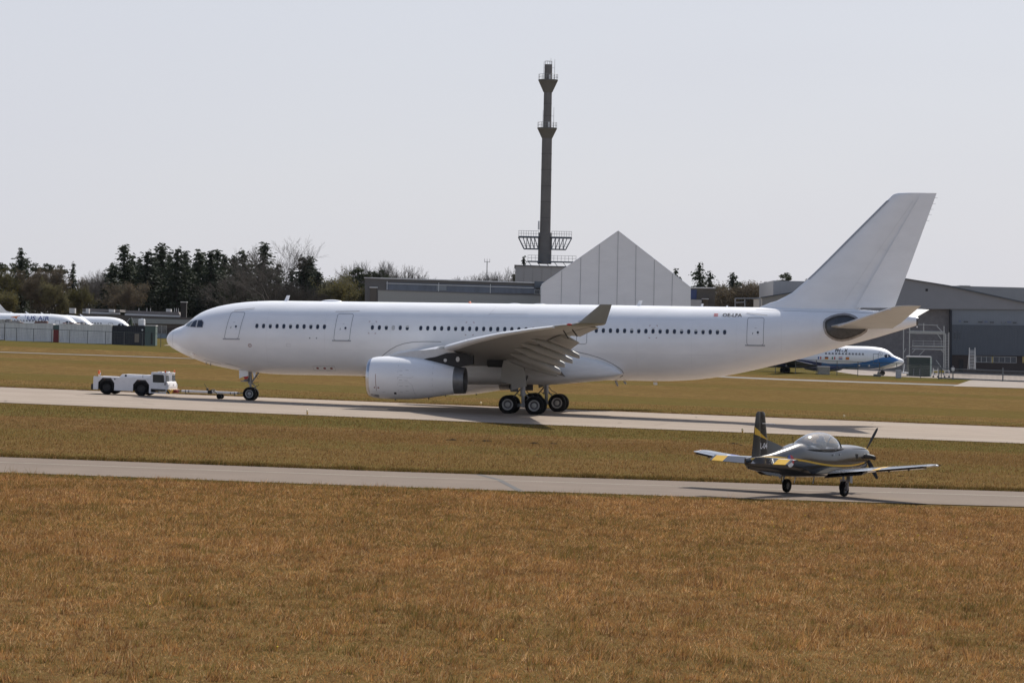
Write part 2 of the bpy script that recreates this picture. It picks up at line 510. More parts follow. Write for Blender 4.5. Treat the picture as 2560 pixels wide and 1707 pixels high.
def fus(a, z, off=0.0):                   # near-side skin point and outward normal
    def yy(a_, z_):
        tp, bt, w = topf(a_), botf(a_), widf(a_)
        c, r = (tp + bt)/2, (tp - bt)/2
        q = max(0.0, 1 - ((z_ - c)/r)**2)
        return w*math.sqrt(q)
    l = yy(a, z)
    e = .04
    da = (yy(a + e, z) - yy(a - e, z))/(2*e)
    dzz = (yy(a, z + e) - yy(a, z - e))/(2*e)
    n = Vector((-da, 1, -dzz)).normalized()        # in (a, l, z)
    p = Vector((a, l, z)) + n*off
    return Vector(V(*p)), Vector((n.x, -n.y, n.z))
st = [-.11,-.09,-.06,-.02,.05,.12,.22,.38,.57,.8,1.05,1.35,1.65,1.95,2.3,2.7,3.1,3.6,4.1,4.7,5.4,6.2,7.1,8.2,9.5,11] + \
     list(np.linspace(13, 37, 13)) + [38.2,39.2,40.2,41.2,42.2,43.2,44.2,45.3,46.5,47.8,49,50.2,51.4,52.6,53.6,54.6,55.5,56.4,57.0,57.4]
rings = []
for a in st:
    tp, bt, w = topf(a), botf(a), widf(a)
    c, r = (tp + bt)/2, max((tp - bt)/2, .02)
    rings.append([V(a, w*math.sin(u), c + r*math.cos(u)) for u in [2*math.pi*k/72 for k in range(72)]])
mb = MB(); mb.loft(rings, 0, True, False)
body = mb.build('fuselage', WHITE, airliner, 50)
# tail exhaust
mb = MB(); c = (topf(57.4) + botf(57.4))/2
mb.lathe(V(57.35, 0, c), (1, 0, 0), [(0, .33), (.18, .27), (.14, .22), (-.25, .2), (-.25, 0)], 24)
mb.build('exhaust_nozzle', DMETAL, airliner)
mb = MB(); mb.sphere(V(57.45, .12, c - .42), .06); mb.build('tail_light', WHITE, airliner)

def ribbon(pts, w, off=.006, step=.25, closed=False):    # line laid on the skin; pts are (a, z)
    P2 = [Vector((p[0], p[1])) for p in pts]
    if closed: P2.append(P2[0])
    d = []
    for i in range(len(P2) - 1):
        n = max(1, int((P2[i+1] - P2[i]).length/step))
        for k in range(n): d.append(P2[i].lerp(P2[i+1], k/n))
    d.append(P2[-1])
    m = MB(); L, Rr = [], []
    for i, p in enumerate(d):
        tn = (d[min(i+1, len(d)-1)] - d[max(i-1, 0)])
        if closed and i in (0, len(d)-1): tn = d[1] - d[-2]
        tn.normalize()
        nn = Vector((-tn.y, tn.x))*w/2
        L.append(fus(*(p + nn), off)[0]); Rr.append(fus(*(p - nn), off)[0])
    n = len(d)
    m.add(L + Rr, [(i, i+1, n+i+1, n+i) for i in range(n-1)])
    return m
def skin_patch(poly, off, sub=4):              # filled outline laid on the skin
    c = Vector((sum(p[0] for p in poly)/len(poly), sum(p[1] for p in poly)/len(poly)))
    m = MB(); E = []
    for i in range(len(poly)):
        p, q = Vector(poly[i]), Vector(poly[(i+1) % len(poly)])
        for k in range(4): E.append(p.lerp(q, k/4))
    vs = [fus(c.x, c.y, off)[0]]; n = len(E)
    for s_ in range(1, sub+1): vs += [fus(*(c.lerp(e, s_/sub)), off)[0] for e in E]
    fs = [(0, 1+i, 1+(i+1) % n) for i in range(n)]
    for s_ in range(sub-1):
        for i in range(n): fs.append((1+s_*n+i, 1+(s_+1)*n+i, 1+(s_+1)*n+(i+1) % n, 1+s_*n+(i+1) % n))
    return m.add(vs, fs)
def round_rect(a0, a1, z0, z1, r, sh=0.0, n=4):  # sh: lean of the top
    pts = []
    for (ca, cz, t0) in ((a1-r, z1-r, 0), (a0+r, z1-r, 90), (a0+r, z0+r, 180), (a1-r, z0+r, 270)):
        for k in range(n+1):
            u = R(t0 + 90*k/n); z = cz + r*math.sin(u)
            pts.append((ca + r*math.cos(u) + sh*(z - z0)/(z1 - z0), z))
    return pts
# doors
def door(a0, a1, z0, z1, sh, full=True):
    o = skin_patch(round_rect(a0, a1, z0, z1, .16, sh), .008).build('door', WHITE, airliner, 50)
    ribbon(round_rect(a0, a1, z0, z1, .16, sh), .034, .014, .2, True).build('door_seal', LINE, o, 0)
    if full:
        w = a1 - a0; ca = a0 + w*.66 + sh*.45; cz = z0 + (z1-z0)*.46
        skin_patch([(ca + .085*math.cos(u), cz + .095*math.sin(u)) for u in [2*math.pi*k/12 for k in range(12)]], .014, 1).build('door_window', GLASSD, o, 0)
        ha = a0 + w*.34 + sh*.3
        ribbon([(ha, cz - .16), (ha + .02, cz)], .05, .014).build('door_handle', LINE, o, 0)
        ribbon([(a0 - .12, z0 - .03), (a1 + .12, z0 - .03)], .10, .03).build('door_sill', GREYP, o, 0)
        ribbon([(ca - .05, cz - .16), (ca + .1, cz - .16)], .03, .014).build('placard', FAINT, o, 0)
        ribbon([(ca - .25, cz + .32), (ca - .1, cz + .32)], .03, .014).build('placard', FAINT, o, 0)
    return o
door(5.24, 6.36, 5.28, 7.30, .34)
door(13.84, 15.06, 5.27, 7.28, .15)
door(45.08, 46.29, 5.36, 7.38, 0.0)
door(32.42, 33.18, 5.26, 6.95, 0.0, False)
for p in ([(5.75, 7.42), (7.35, 7.62)], [(13.75, 7.43), (15.6, 7.50)], [(44.95, 7.72), (46.5, 7.56)]):
    ribbon(p, .05, .02, .2).build('rain_gutter', FAINT, airliner, 0)
# cabin windows, each one a piece of its own
def winmesh(kind):
    m = MB()
    ov = lambda w, h, y: [(w*math.copysign(abs(math.cos(u))**.75, math.cos(u)), y, h*math.copysign(abs(math.sin(u))**.75, math.sin(u))) for u in [2*math.pi*k/16 for k in range(16)]]
    m.add(ov(.145, .205, .0) + ov(.14, .20, -.012) + ov(.124, .184, -.010) + ov(.118, .178, .004),
          [(i, (i+1) % 16, 16+(i+1) % 16, 16+i) for i in range(16)] + [(16+i, 16+(i+1) % 16, 32+(i+1) % 16, 32+i) for i in range(16)]
          + [(32+i, 32+(i+1) % 16, 48+(i+1) % 16, 48+i) for i in range(16)], 0)
    m.add(ov(.122, .182, -.001), [tuple(range(16))], 1)
    if kind:
        h = {1: .16, 2: .05, 3: -.18}[kind]
        pts = [p for p in ov(.118, .178, -.004) if p[2] >= h - 1e-6]
        if kind == 3: pts = ov(.118, .178, -.004)
        elif pts: pts = sorted(pts, key=lambda p: math.atan2(p[2]-.12, p[0]))
        if kind == 2: pts = [(-.12, -.004, .03), (.12, -.004, .03), (.10, -.004, .14), (0, -.004, .176), (-.10, -.004, .14)]
        if kind == 1: pts = [(-.11, -.004, .1), (.11, -.004, .1), (.09, -.004, .15), (0, -.004, .176), (-.09, -.004, .15)]
        m.add(pts, [tuple(range(len(pts)))], 2)
    return m.mesh('cabin_window', [WHITE2, GLASSD, BLIND], 30)
WM = [winmesh(k) for k in range(4)]
rw = random.Random(4)
wins = [7.79 + .528*k for k in range(11)] + [16.79 + .538*k for k in range(6)] + [20.52 + .5355*k for k in range(22)] + [33.87 + .5318*k for k in range(19)]
special = {2: 1, 5: 1, 8: 1, 13: 1, 14: 3, 16: 2, 22: 1, 44: 2, 45: 1, 48: 1, 51: 2, 53: 2, 54: 1, 56: 1}
for i, a in enumerate(wins):
    p, n = fus(a, 6.27, .004)
    o = bpy.data.objects.new('cabin_window', WM[special.get(i, 0)])
    link(o, airliner)
    x = Vector((1, 0, 0)); x = (x - n*x.dot(n)).normalized(); z = x.cross(-n); z = z if z.z > 0 else -z
    mt = Matrix((x, -n, z)).transposed().to_4x4(); mt.translation = p
    o.matrix_basis = mt
# flight-deck glazing
for poly, gl in (([(2.87, 6.10), (2.89, 6.66), (3.22, 6.68), (3.42, 6.48), (3.39, 6.10)], GLASSD),
                 ([(2.25, 6.13), (2.44, 6.56), (2.62, 6.65), (2.82, 6.66), (2.79, 6.10)], GLASSD),
                 ([(1.72, 6.22), (1.98, 6.50), (2.36, 6.60), (2.18, 6.14)], M('front_glass', (.16, .20, .22), .08, var=.1))):
    o = skin_patch(poly, .012).build('windscreen_pane', gl, airliner, 40)
    ribbon(poly, .05, .018, .15, True).build('pane_frame', FAINT, o, 0)
# text and marks
def skin_text(txt, a, z, size, mat, bold=0, name='registration'):
    vs, fs = text2d(txt, size, bold)
    m = MB(); m.add([fus(a + x*1.22, z + y*.95, .014)[0] for x, y in vs], fs)
    return m.build(name, mat, airliner, 0)
INK = M('black_lettering', (.03, .03, .035), .5)
skin_text('OE-LFA', 43.90, 7.53, .36, INK, .009)
FLAGR = M('flag_red', (.55, .05, .04), .5)
for dz in (.07, -.05): ribbon([(42.55, 7.53 + dz), (42.85, 7.53 + dz)], .07, .012).build('flag_stripe', FLAGR, airliner, 0)
DKRED = M('dark_red_mark', (.22, .03, .03), .55)
circ = lambda a, z, r, n=16: [(a + r*math.cos(2*math.pi*k/n), z + r*math.sin(2*math.pi*k/n)) for k in range(n)]
o = ribbon(circ(7.27, 4.79, .12), .035, .01, .05, True).build('static_port_ring', DKRED, airliner, 0)
skin_patch(circ(7.27, 4.79, .035, 10), .012, 1).build('static_port', BLACK, o, 0)
for a in (11.97, 12.5): skin_patch(circ(a, 5.41, .055, 10), .01, 1).build('vent_port', LINE, airliner, 0)
ribbon(round_rect(12.0, 13.7, 2.96, 3.30, .05), .02, .008, .2, True).build('panel_outline', FAINT, airliner, 0)
for a in (12.34, 12.89, 13.42): skin_patch([(a + .11*math.cos(u), 3.13 + .07*math.sin(u)) for u in [2*math.pi*k/12 for k in range(12)]], .012, 1).build('belly_outlet', DKRED, airliner, 0)
ribbon(round_rect(10.15, 10.45, 4.75, 4.95, .02), .015, .008, .2, True).build('panel_outline', FAINT, airliner, 0)
for (a, z, a2, z2) in ((16.5, 5.82, 17.08, 6.73), (23.95, 5.79, 24.57, 6.76), (37.84, 5.76, 38.43, 6.70)):
    for (ca, cz, da, dz_) in ((a, z2, .1, -.08), (a2, z2, -.1, -.08), (a, z, .1, .08), (a2, z, -.1, .08)):
        ribbon([(ca + da, cz), (ca, cz), (ca, cz + dz_)], .03, .01).build('exit_corner_mark', DKRED, airliner, 0)
    ribbon([(a + .14, z2 - .18), (a2 - .14, z2 - .18)], .02, .01).build('exit_placard', FAINT, airliner, 0)
ribbon([(.62, 4.45), (.70, 5.0), (.68, 5.5), (.62, 5.9)], .02, .006, .15).build('radome_joint', FAINT, airliner, 0)
o = skin_patch([(2.30, 4.02), (2.36, 4.14), (2.52, 4.14), (2.58, 4.0), (2.5, 3.92)], .012, 1).build('angle_probe_plate', BARE, airliner, 0)
for a, z in ((3.3, 3.42), (3.65, 3.34)):
    p, n = fus(a, z); MBx = MB(); MBx.cyl(p, p + n*.16 + Vector((.05, 0, -.05)), .03, .02, 6); MBx.build('probe', DMETAL, airliner)
for z0, a0_, a1_ in ((3.62, 3.2, 4.6), (3.4, 5.0, 6.2)):
    ribbon([(a0_, z0), (a1_, z0 - .3)], .03, .006).build('panel_outline', FAINT, airliner, 0)
for p in ([(26.0, 7.95), (25.6, 7.3)], [(35.0, 7.9), (34.8, 7.3)], [(25.6, 7.42), (28.6, 7.42)]):
    ribbon(p, .015, .006).build('panel_outline', FAINT, airliner, 0)
for a in (8.55, 13.1, 18.2, 25.3, 31.2, 36.9, 41.0, 44.3, 47.6, 49.9):
    ribbon([(a, botf(a) + .35), (a, topf(a) - .12)], .014, .004, .3).build('skin_joint', SEAMF, airliner, 0)
for z in (7.15, 4.55):
    ribbon([(8.6, z), (44.2, z)], .012, .004, 1.0).build('skin_joint', SEAMF, airliner, 0)
# aerials on the crown and belly
def blade(a0, a1, z0, h, lean, name='aerial', mat=WHITE, l=0.0):
    m = MB()
    m.loft([[V(a0, l-.02, z0-.1), V((a0+a1)/2, l-.05, z0-.1), V(a1, l, z0-.1), V((a0+a1)/2, l+.05, z0-.1)],
            [V(a0+lean, l-.01, z0+h), V((a0+a1)/2+lean, l-.02, z0+h), V(a1+lean*.7, l, z0+h), V((a0+a1)/2+lean, l+.02, z0+h)]])
    m.build(name, mat, airliner)
blade(9.16, 9.5, 8.24, .42, .25); blade(36.45, 36.8, 8.18, .40, .25); blade(41.3, 41.5, 8.16, .24, .12); blade(43.2, 43.35, 8.16, .12, .1)
blade(34.9, 35.1, 2.62, -.5, .2, mat=GREYP); blade(35.55, 35.75, 2.6, -.32, .15, mat=GREYP); blade(37.85, 38.15, 2.56, -.3, .05)
blade(15.55, 15.8, 2.62, -.14, .12, mat=BLACK, l=.4); blade(35.72, 36.0, 2.72, -.1, .2, mat=BLACK, l=.4)
m = MB(); m.sphere(V(12.95, 0, 8.2), 1.0, 20, 10, sc=(.85, .3, .17)); m.build('satcom_fairing', WHITE, airliner)
m = MB(); m.sphere(V(23.74, 0, 8.25), .12, 10, 6); m.build('beacon', ORANGE, airliner)
for a in (27.2, 29.1): 
    m = MB(); m.sphere(V(a, 0, 8.18), .5, 12, 6, sc=(1, .3, .18)); m.build('crown_fairing', WHITE, airliner)

# wing-body fairing
zt = pchip([16.4,17.0,17.8,18.7,20,22,28,30,32.4,34,35.07,35.8], [3.3,3.75,4.25,4.78,5.1,5.18,5.1,4.95,4.6,4.24,3.79,3.15])
zb = pchip([16.4,18,20,22,24,30,33,35,35.8], [3.15,2.55,2.3,2.12,2.08,2.15,2.42,2.65,3.0])
hw = pchip([16.4,17.5,19,21,24,31,34,35.3,35.8], [2.75,2.84,2.93,3.05,3.15,3.1,2.93,2.84,2.72])
rings = []
for a in list(np.linspace(16.4, 18, 5)) + list(np.linspace(19, 33, 12)) + [34, 34.6, 35.1, 35.5, 35.8]:
    c, r = (zt(a)+zb(a))/2, (zt(a)-zb(a))/2
    rings.append([V(a, hw(a)*math.copysign(abs(math.cos(u))**.5, math.cos(u)), c + r*math.copysign(abs(math.sin(u))**.5, math.sin(u))) for u in [2*math.pi*k/40 for k in range(40)]])
m = MB(); m.loft(rings); m.build('belly_fairing', WHITE2, airliner, 40)
ribbon([(16.9, 3.6), (17.3, 3.95), (17.8, 4.33), (18.2, 4.62), (18.71, 4.9), (19.3, 5.1), (19.96, 5.22), (21, 5.27), (22.13, 5.27)], .045, .012).build('fairing_joint', LINE, airliner, 0)
ribbon([(31.0, 4.88), (32.44, 4.66), (33.3, 4.48), (34.0, 4.28), (34.6, 4.05), (35.07, 3.82), (35.45, 3.58), (35.74, 3.33), (35.82, 3.12), (35.72, 2.93), (35.5, 2.82)], .045, .012).build('fairing_joint', LINE, airliner, 0)

# wings
AF = [(0,0),(.01,.22),(.03,.36),(.07,.52),(.15,.68),(.28,.80),(.42,.80),(.56,.66),(.70,.46),(.84,.23),(.95,.06),(1,0)]
AFL = [(.95,-.02),(.84,-.09),(.70,-.20),(.56,-.32),(.42,-.43),(.28,-.47),(.15,-.43),(.07,-.34),(.03,-.25),(.01,-.15)]
def section(l, a0, a1, zle, tc, tw=0.0, u0=0.0, u1=1.0):   # airfoil ring in (a,l,z)
    c = a1 - a0; T = tc*c*.62
    pts = []
    for x, y in AF + AFL: pts.append((a0 + x*c, l, zle + y*T - x*c*math.tan(tw)))
    return pts
wl = [2.0, 2.8, 6.0, 9.4, 14, 19, 24, 28.4, 29.1]
aLE = [19.0, 19.5, 21.5, 23.6, 26.44, 29.5, 32.6, 35.31, 35.85]
aTE = [31.2, 31.2, 31.25, 31.35, 32.9, 34.55, 36.25, 37.75, 37.95]
zLE = [3.95, 4.05, 4.45, 4.82, 5.40, 5.88, 6.22, 6.46, 6.49]
tcs = [.145, .14, .125, .115, .108, .102, .098, .095, .08]
tws = [.045, .04, .035, .03, .02, .012, .005, 0, 0]
lerpw = lambda l, arr: float(np.interp(l, wl, arr))
def wing(side):
    rg = [[V(a, side*l_, z) for a, l_, z in section(l, lerpw(l, aLE), lerpw(l, aTE), lerpw(l, zLE), lerpw(l, tcs), lerpw(l, tws))] for l in [2.0, 2.8, 4.4, 6, 7.7, 9.4, 11.7, 14, 16.5, 19, 21.5, 24, 26.2, 28.4, 29.1]]
    m = MB(); m.loft(rg)
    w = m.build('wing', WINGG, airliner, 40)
    # slats along the leading edge
    for l0, l1 in ((3.3, 8.6), (10.1, 14.0), (14.06, 18.2), (18.26, 22.6), (22.66, 27.4)):
        rs = []
        for l in np.linspace(l0, l1, 5):
            a0, a1, zl, tcx = lerpw(l, aLE), lerpw(l, aTE), lerpw(l, zLE), lerpw(l, tcs)
            c = a1 - a0; Tk = tcx*c*.62; k = .15 if l0 > 5 else .09
            pts = [(.0+x, y) for x, y in [(k,.64*(k/.13)**.4),(.07,.54),(.03,.40),(.008,.2),(-.003,0),(.008,-.22),(.03,-.36),(.075,-.45),(.09,-.44),(.06,-.1),(.08,.30),(k,.56)]]
            rs.append([V(a0 - .20 + x*c, side*l, zl - .05 + y*Tk) for x, y in pts])
        m = MB(); m.loft(rs); m.build('slat', WHITE, w, 40)
    # lowered flaps, drooped aileron
    for nm, l0, l1, ang, cf in (('flap', 3.2, 9.2, 20, .24), ('flap', 9.5, 20.3, 20, .30), ('aileron', 20.6, 27.8, 10, .24)):
        rs = []
        for l in np.linspace(l0, l1, 4):
            a0, a1, zl = lerpw(l, aLE), lerpw(l, aTE), lerpw(l, zLE)
            c = (a1 - a0)*cf if nm == 'flap' else (a1-a0)*cf
            if l < 9.4: c = 2.2
            zz = zl - (a1-a0)*math.tan(lerpw(l, tws)) - (.10 if nm == 'flap' else 0)
            ha = a1 - c*.74
            ca, sa = math.cos(R(ang)), math.sin(R(ang))
            prof = [(0, 0), (.04, .06), (.2, .10), (.5, .08), (1, 0), (.5, -.045), (.2, -.07), (.04, -.05)]
            rs.append([V(ha + c*(x*ca + y*sa)*1.02, side*l, zz + c*(-x*sa + y*ca)) for x, y in prof])
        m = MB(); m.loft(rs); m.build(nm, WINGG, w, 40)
    # flap-track fairings
    for l, (as_, zs), (ae, ze), wd in ((6.2, (27.6, 3.95), (31.5, 2.92), .24), (9.0, (28.3, 4.42), (32.2, 3.12), .27), (12.0, (29.2, 4.78), (33.0, 3.62), .25), (15.2, (30.3, 5.10), (34.05, 3.92), .23), (18.5, (31.6, 5.42), (35.05, 4.28), .21)):
        rs = []
        for u, k in ((0, .05), (.12, .6), (.35, 1), (.6, 1), (.85, .85), (.97, .66), (1, .5)):
            a = as_ + (ae-as_)*u; z = zs + (ze-zs)*u**1.15
            rs.append([V(a, side*l + wd*k*.72*math.cos(q), z + .12*(1-u) + .10*u + wd*k*1.2*math.sin(q)) for q in [2*math.pi*j/12 for j in range(12)]])
        m = MB(); m.loft(rs); m.build('flap_track_fairing', WINGG, w, 40)
    # winglet and navigation light
    rs = []
    for l, a0, a1, z in ((29.05, 36.0, 38.02, 6.47), (29.45, 36.35, 38.30, 6.52), (29.65, 36.6, 38.42, 6.62), (30.1, 38.10, 38.86, 7.84)):
        c = a1 - a0
        nx = .5
        rs.append([V(a0 + x*c, side*(l + y*c*.10*nx), z + (0 if z > 6.55 else y*c*.12)) for x, y in AF + AFL])
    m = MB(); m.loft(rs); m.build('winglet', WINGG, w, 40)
    m = MB(); m.sphere(V(35.95, side*29.15, 6.52), .12, 10, 6, sc=(1.6, .6, .6)); m.build('navigation_light', RED, w)
    for (a, z, h_) in ((34.9, 5.95, .35), (35.5, 6.0, .25)):
        l = 25.0
        m = MB(); m.cyl(V(a, side*l, z + .2), V(a + .35, side*l, z - h_), .05, .05, 6); m.build('hinge_arm', DMETAL, w)
    return w
wn = wing(1); wing(-1)
# dark seams under the near wing
for q in ([(24.4, 10.2), (30.5, 19.4)], [(25.6, 11.0), (29.5, 16.5)]):
    pass

# engines
def engine(side):
    L = 9.37*side
    sh = lambda a: (0, 0, float(np.interp(a, [17.9, 21, 23, 24.6, 25.4], [2.60, 2.60, 2.55, 2.49, 2.475])))
    ea = lambda a: 18.14 + (a - 17.95)*(25.28 - 18.14)/(25.42 - 17.95)
    def lat(prof, n=56):
        prof = [(ea(a), r*1.02) for a, r in prof]
        m = MB(); m.lathe((0, 0, 0), (1, 0, 0), [(a - A0, r) for a, r in prof], n, 0, [(0, -L, sh(a)[2]) for a, r in prof]); return m
    cowl = lat([(18.22,1.415),(18.5,1.47),(18.9,1.51),(19.4,1.53),(20.4,1.53),(21.2,1.515),(22,1.44),(22.8,1.325),(23.6,1.18),(24.2,1.06),(24.62,.975),(24.62,.93)]).build('engine_nacelle', WHITE, airliner, 50)
    lat([(18.7,1.16),(18.35,1.17),(18.1,1.20),(17.98,1.25),(17.95,1.29),(17.99,1.335),(18.08,1.375),(18.22,1.415)]).build('intake_lip', BARE, cowl, 60)
    lat([(18.7,1.16),(19.2,1.2)]).build('intake_liner', GREYP, cowl)
    m = MB()
    for k in range(26):
        u = 2*math.pi*k/26
        d = Vector((0, math.cos(u), math.sin(u))); e = Vector((0, -math.sin(u), math.cos(u)))
        c0 = Vector((19.25 - A0, -L, 2.60))
        m.add([c0 + d*.3 - e*.03 + Vector((-.06,0,0)), c0 + d*.3 + e*.03 + Vector((.06,0,0)), c0 + d*1.18 + e*.14 + Vector((.09,0,0)), c0 + d*1.18 - e*.10 + Vector((-.09,0,0))], [(0, 1, 2, 3)])
    m.build('fan_blades', DMETAL, cowl, 0)
    lat([(19.3, 1.2), (19.32, .02)]).build('fan_backing', BLACK, cowl)
    lat([(18.75,.01),(18.85,.12),(19.05,.25),(19.2,.32)]).build('spinner', DMETAL, cowl)
    lat([(24.60,.965),(24.9,.955),(25.2,.938),(25.42,.925),(25.42,.895),(25.1,.88),(24.5,.86),(24.0,.85)], 48).build('exhaust_nozzle', NOZZ, cowl, 40)
    lat([(24.1,.85),(24.1,.30),(24.7,.22),(25.15,.02)], 32).build('exhaust_cone', BLACK, cowl)
    # seams and marks, as thin raised lines round the outer side of the cowl
    prof = pchip([18.22,18.5,18.9,19.4,20.4,21.2,22,22.8,23.6,24.2,24.62], [1.415,1.47,1.51,1.53,1.53,1.515,1.44,1.325,1.18,1.06,.975])
    def cp(a, ang, off=.006):       # ang: 0 outward, 90 up
        r = prof(a)*1.02 + off; a = ea(a)
        return Vector((a - A0, -L - side*r*math.cos(R(ang)), sh(a)[2] + r*math.sin(R(ang))))
    def cline(pts, w, mat, name='panel_outline'):
        m = MB(); n = 0; Ls, Rs = [], []
        dd = []
        for i in range(len(pts)-1):
            for k in range(8): dd.append(tuple(pts[i][j] + (pts[i+1][j]-pts[i][j])*k/8 for j in (0, 1)))
        dd.append(pts[-1])
        for i, p in enumerate(dd):
            q0, q1 = cp(*dd[max(i-1, 0)]), cp(*dd[min(i+1, len(dd)-1)])
            c = cp(*p); tn = (q1-q0).normalized(); nr = Vector((0, c.y + L, c.z - sh(p[0])[2])).normalized()
            s_ = tn.cross(nr)*w/2; Ls.append(c+s_); Rs.append(c-s_)
        n = len(dd); m.add(Ls+Rs, [(i, i+1, n+i+1, n+i) for i in range(n-1)]); m.build(name, mat, cowl, 0)
    cline([(20.5, 70), (20.5, -70)], .018, FAINT); cline([(23.12, 80), (23.12, -80)], .018, FAINT)
    cline([(21.6, -18), (21.8, -60)], .016, FAINT); cline([(20.5, 3), (21.5, 1), (21.72, 6)], .014, FAINT); cline([(20.52, -12), (21.35, -11), (21.6, -18)], .014, FAINT)
    cline([(18.77, 10), (18.80, -38)], .03, DKRED, 'intake_warning_line')
    for a, an, wa, wz in ((18.97, -28, .10, .05), (18.66, -28, .07, .06)):
        m = MB(); q = [cp(a-wa, an), cp(a, an+2.2), cp(a+wa, an), cp(a, an-2.2)]; m.add(q, [(0,1,2,3)]); m.build('warning_symbol', DKRED, cowl, 0)
    for a, an in ((20.72, 20), (21.2, 22), (20.75, 8), (20.72, -5), (21.15, -6), (20.75, -21), (21.2, -22), (20.72, -40), (21.2, -36), (19.35, -42)):
        m = MB(); q = [cp(a-.12, an-.5), cp(a+.12, an-.5), cp(a+.12, an+.5), cp(a-.12, an+.5)]; m.add(q, [(0,1,2,3)]); m.build('placard', FAINT, cowl, 0)
    m = MB(); q = [cp(20.14, -49), cp(20.32, -49), cp(20.32, -42), cp(20.14, -42)]; m.add(q, [(0,1,2,3)]); m.build('pressure_port', BLACK, cowl, 0)
    m = MB()
    A_ = [cp(a, an, .004) for an in (-54, -64, -76) for a in (18.24, 18.5, 18.75, 18.92)]
    m.add(A_, [(r*4+k, r*4+k+1, r*4+k+5, r*4+k+4) for r in range(2) for k in range(3)]); m.build('drain_panel', LINE, cowl, 0)
    for a in (20.0, 22.6):
        m = MB(); p = cp(a, -90, 0); m.cyl(p + Vector((0, 0, .05)), p - Vector((0, 0, .1)), .05, .05, 8); m.build('drain_mast', BLACK, cowl)
    # pylon
    def plate(pts, hwid): 
        m = MB(); m.prism([V(a, L + hwid, z) for a, z in pts], (0, 2*hwid, 0)); return m
    py = plate([(19.6, 4.12), (20.34, 4.36), (21.25, 4.54), (22.4, 4.66), (23.3, 4.75), (24.2, 4.8), (24.6, 4.45), (23.92, 4.46), (23.11, 4.16), (22.6, 4.05), (22.0, 3.9), (20.5, 3.9)], .22).build('pylon', LGREY, airliner)
    p2 = plate([(22.0, 3.92), (22.6, 4.08), (23.11, 4.17), (23.92, 4.46), (24.74, 4.50), (25.85, 4.30), (25.86, 3.68), (25.06, 3.50), (24.64, 3.40), (23.39, 3.60)], .30).build('pylon_heat_shield', BLACK, py)
    for a, z, ra, rz in ((23.83, 3.93, .12, .12), (24.75, 4.02, .14, .19)):
        m = MB(); m.prism([V(a + ra*math.cos(u), L + side*.30, z + rz*math.sin(u)) for u in [2*math.pi*k/20 for k in range(20)]], (0, -side*.012, 0)); m.build('access_disc', LGREY, py, 0)
engine(1); engine(-1)

# fin and rudder
def finsec(z, a0, a1, th):
    c = a1 - a0
    return [V(a0 + x*c, y*c*th, z) for x, y in [(0,0),(.02,.3),(.08,.6),(.25,.95),(.45,1),(.7,.7),(1,.05),(1,-.05),(.7,-.7),(.45,-1),(.25,-.95),(.08,-.6),(.02,-.3)]]
FZ = [7.6, 8.2, 8.5, 8.68, 9.0, 9.31, 9.89, 10.37, 11.62, 13.53, 15.44, 16.34, 16.63, 16.74, 16.77]
FA = [44.9, 45.8, 46.5, 47.08, 47.68, 48.21, 48.86, 49.4, 50.66, 52.51, 54.38, 55.26, 55.56, 55.84, 56.2]
finLE = pchip(FZ, FA)
finTE = lambda z: 55.86 + (z - 8.5)*(58.75 - 55.86)/(16.76 - 8.5)
hinge = lambda z: 52.85 + (z - 8.18)*(57.45 - 52.85)/(16.44 - 8.18)
rg = [finsec(z, finLE(z), hinge(z) + .35, float(np.interp(z, [7.6, 9, 10.4, 16.8], [.05, .055, .06, .055]))) for z in FZ]
m = MB(); m.loft(rg); fin = m.build('tail_fin', WHITE, airliner, 40)
rg = []
for z in np.linspace(8.25, 16.76, 8):
    h, te = hinge(z), finTE(z); w = (te - h)*.09
    rg.append([V(h, w, z), V(h + (te-h)*.5, w*.7, z), V(te, .03, z), V(te, -.03, z), V(h + (te-h)*.5, -w*.7, z), V(h, -w, z)])
m = MB(); m.loft(rg); rud = m.build('rudder', WHITE, airliner, 40)
def finline(pts, w, y=.36):
    m = MB(); m.tube([V(a, yy_, z) for a, z, yy_ in pts], w, 5); return m
for pts in ([(52.95, 8.3, .30), (55.2, 12.35, .245), (57.42, 16.4, .14)], [(52.1, 8.7, .40), (54.5, 12.4, .31), (57.05, 16.2, .185)], [(52.9, 10.1, .36), (53.9, 9.75, .31)], [(54.6, 12.65, .30), (55.35, 12.4, .24)]):
    finline(pts, .010).build('panel_outline', SEAMF, fin, 0)
m = MB()
for z in np.linspace(10.3, 16.2, 13)[:-1]:
    z2 = z + .49
    m.prism([V(finLE(z) - .03, .05, z), V(finLE(z) + .16, .125, z), V(finLE(z2) + .16, .125, z2), V(finLE(z2) - .03, .05, z2)], (0, .012, 0))
m.build('leading_edge_strip', GREYP, fin, 0)
for z in (16.4, 15.95, 15.55, 15.15, 14.7):
    m = MB(); m.cyl(V(finTE(z) - .02, 0, z), V(finTE(z) + .22, 0, z + .02), .012, .006, 5); m.build('static_wick', DMETAL, rud)
ribbon([(45.6, 8.0), (48, 7.92), (50, 7.90), (52.8, 7.88), (54.5, 7.80)], .02, .012).build('fin_root_joint', FAINT, airliner, 0)
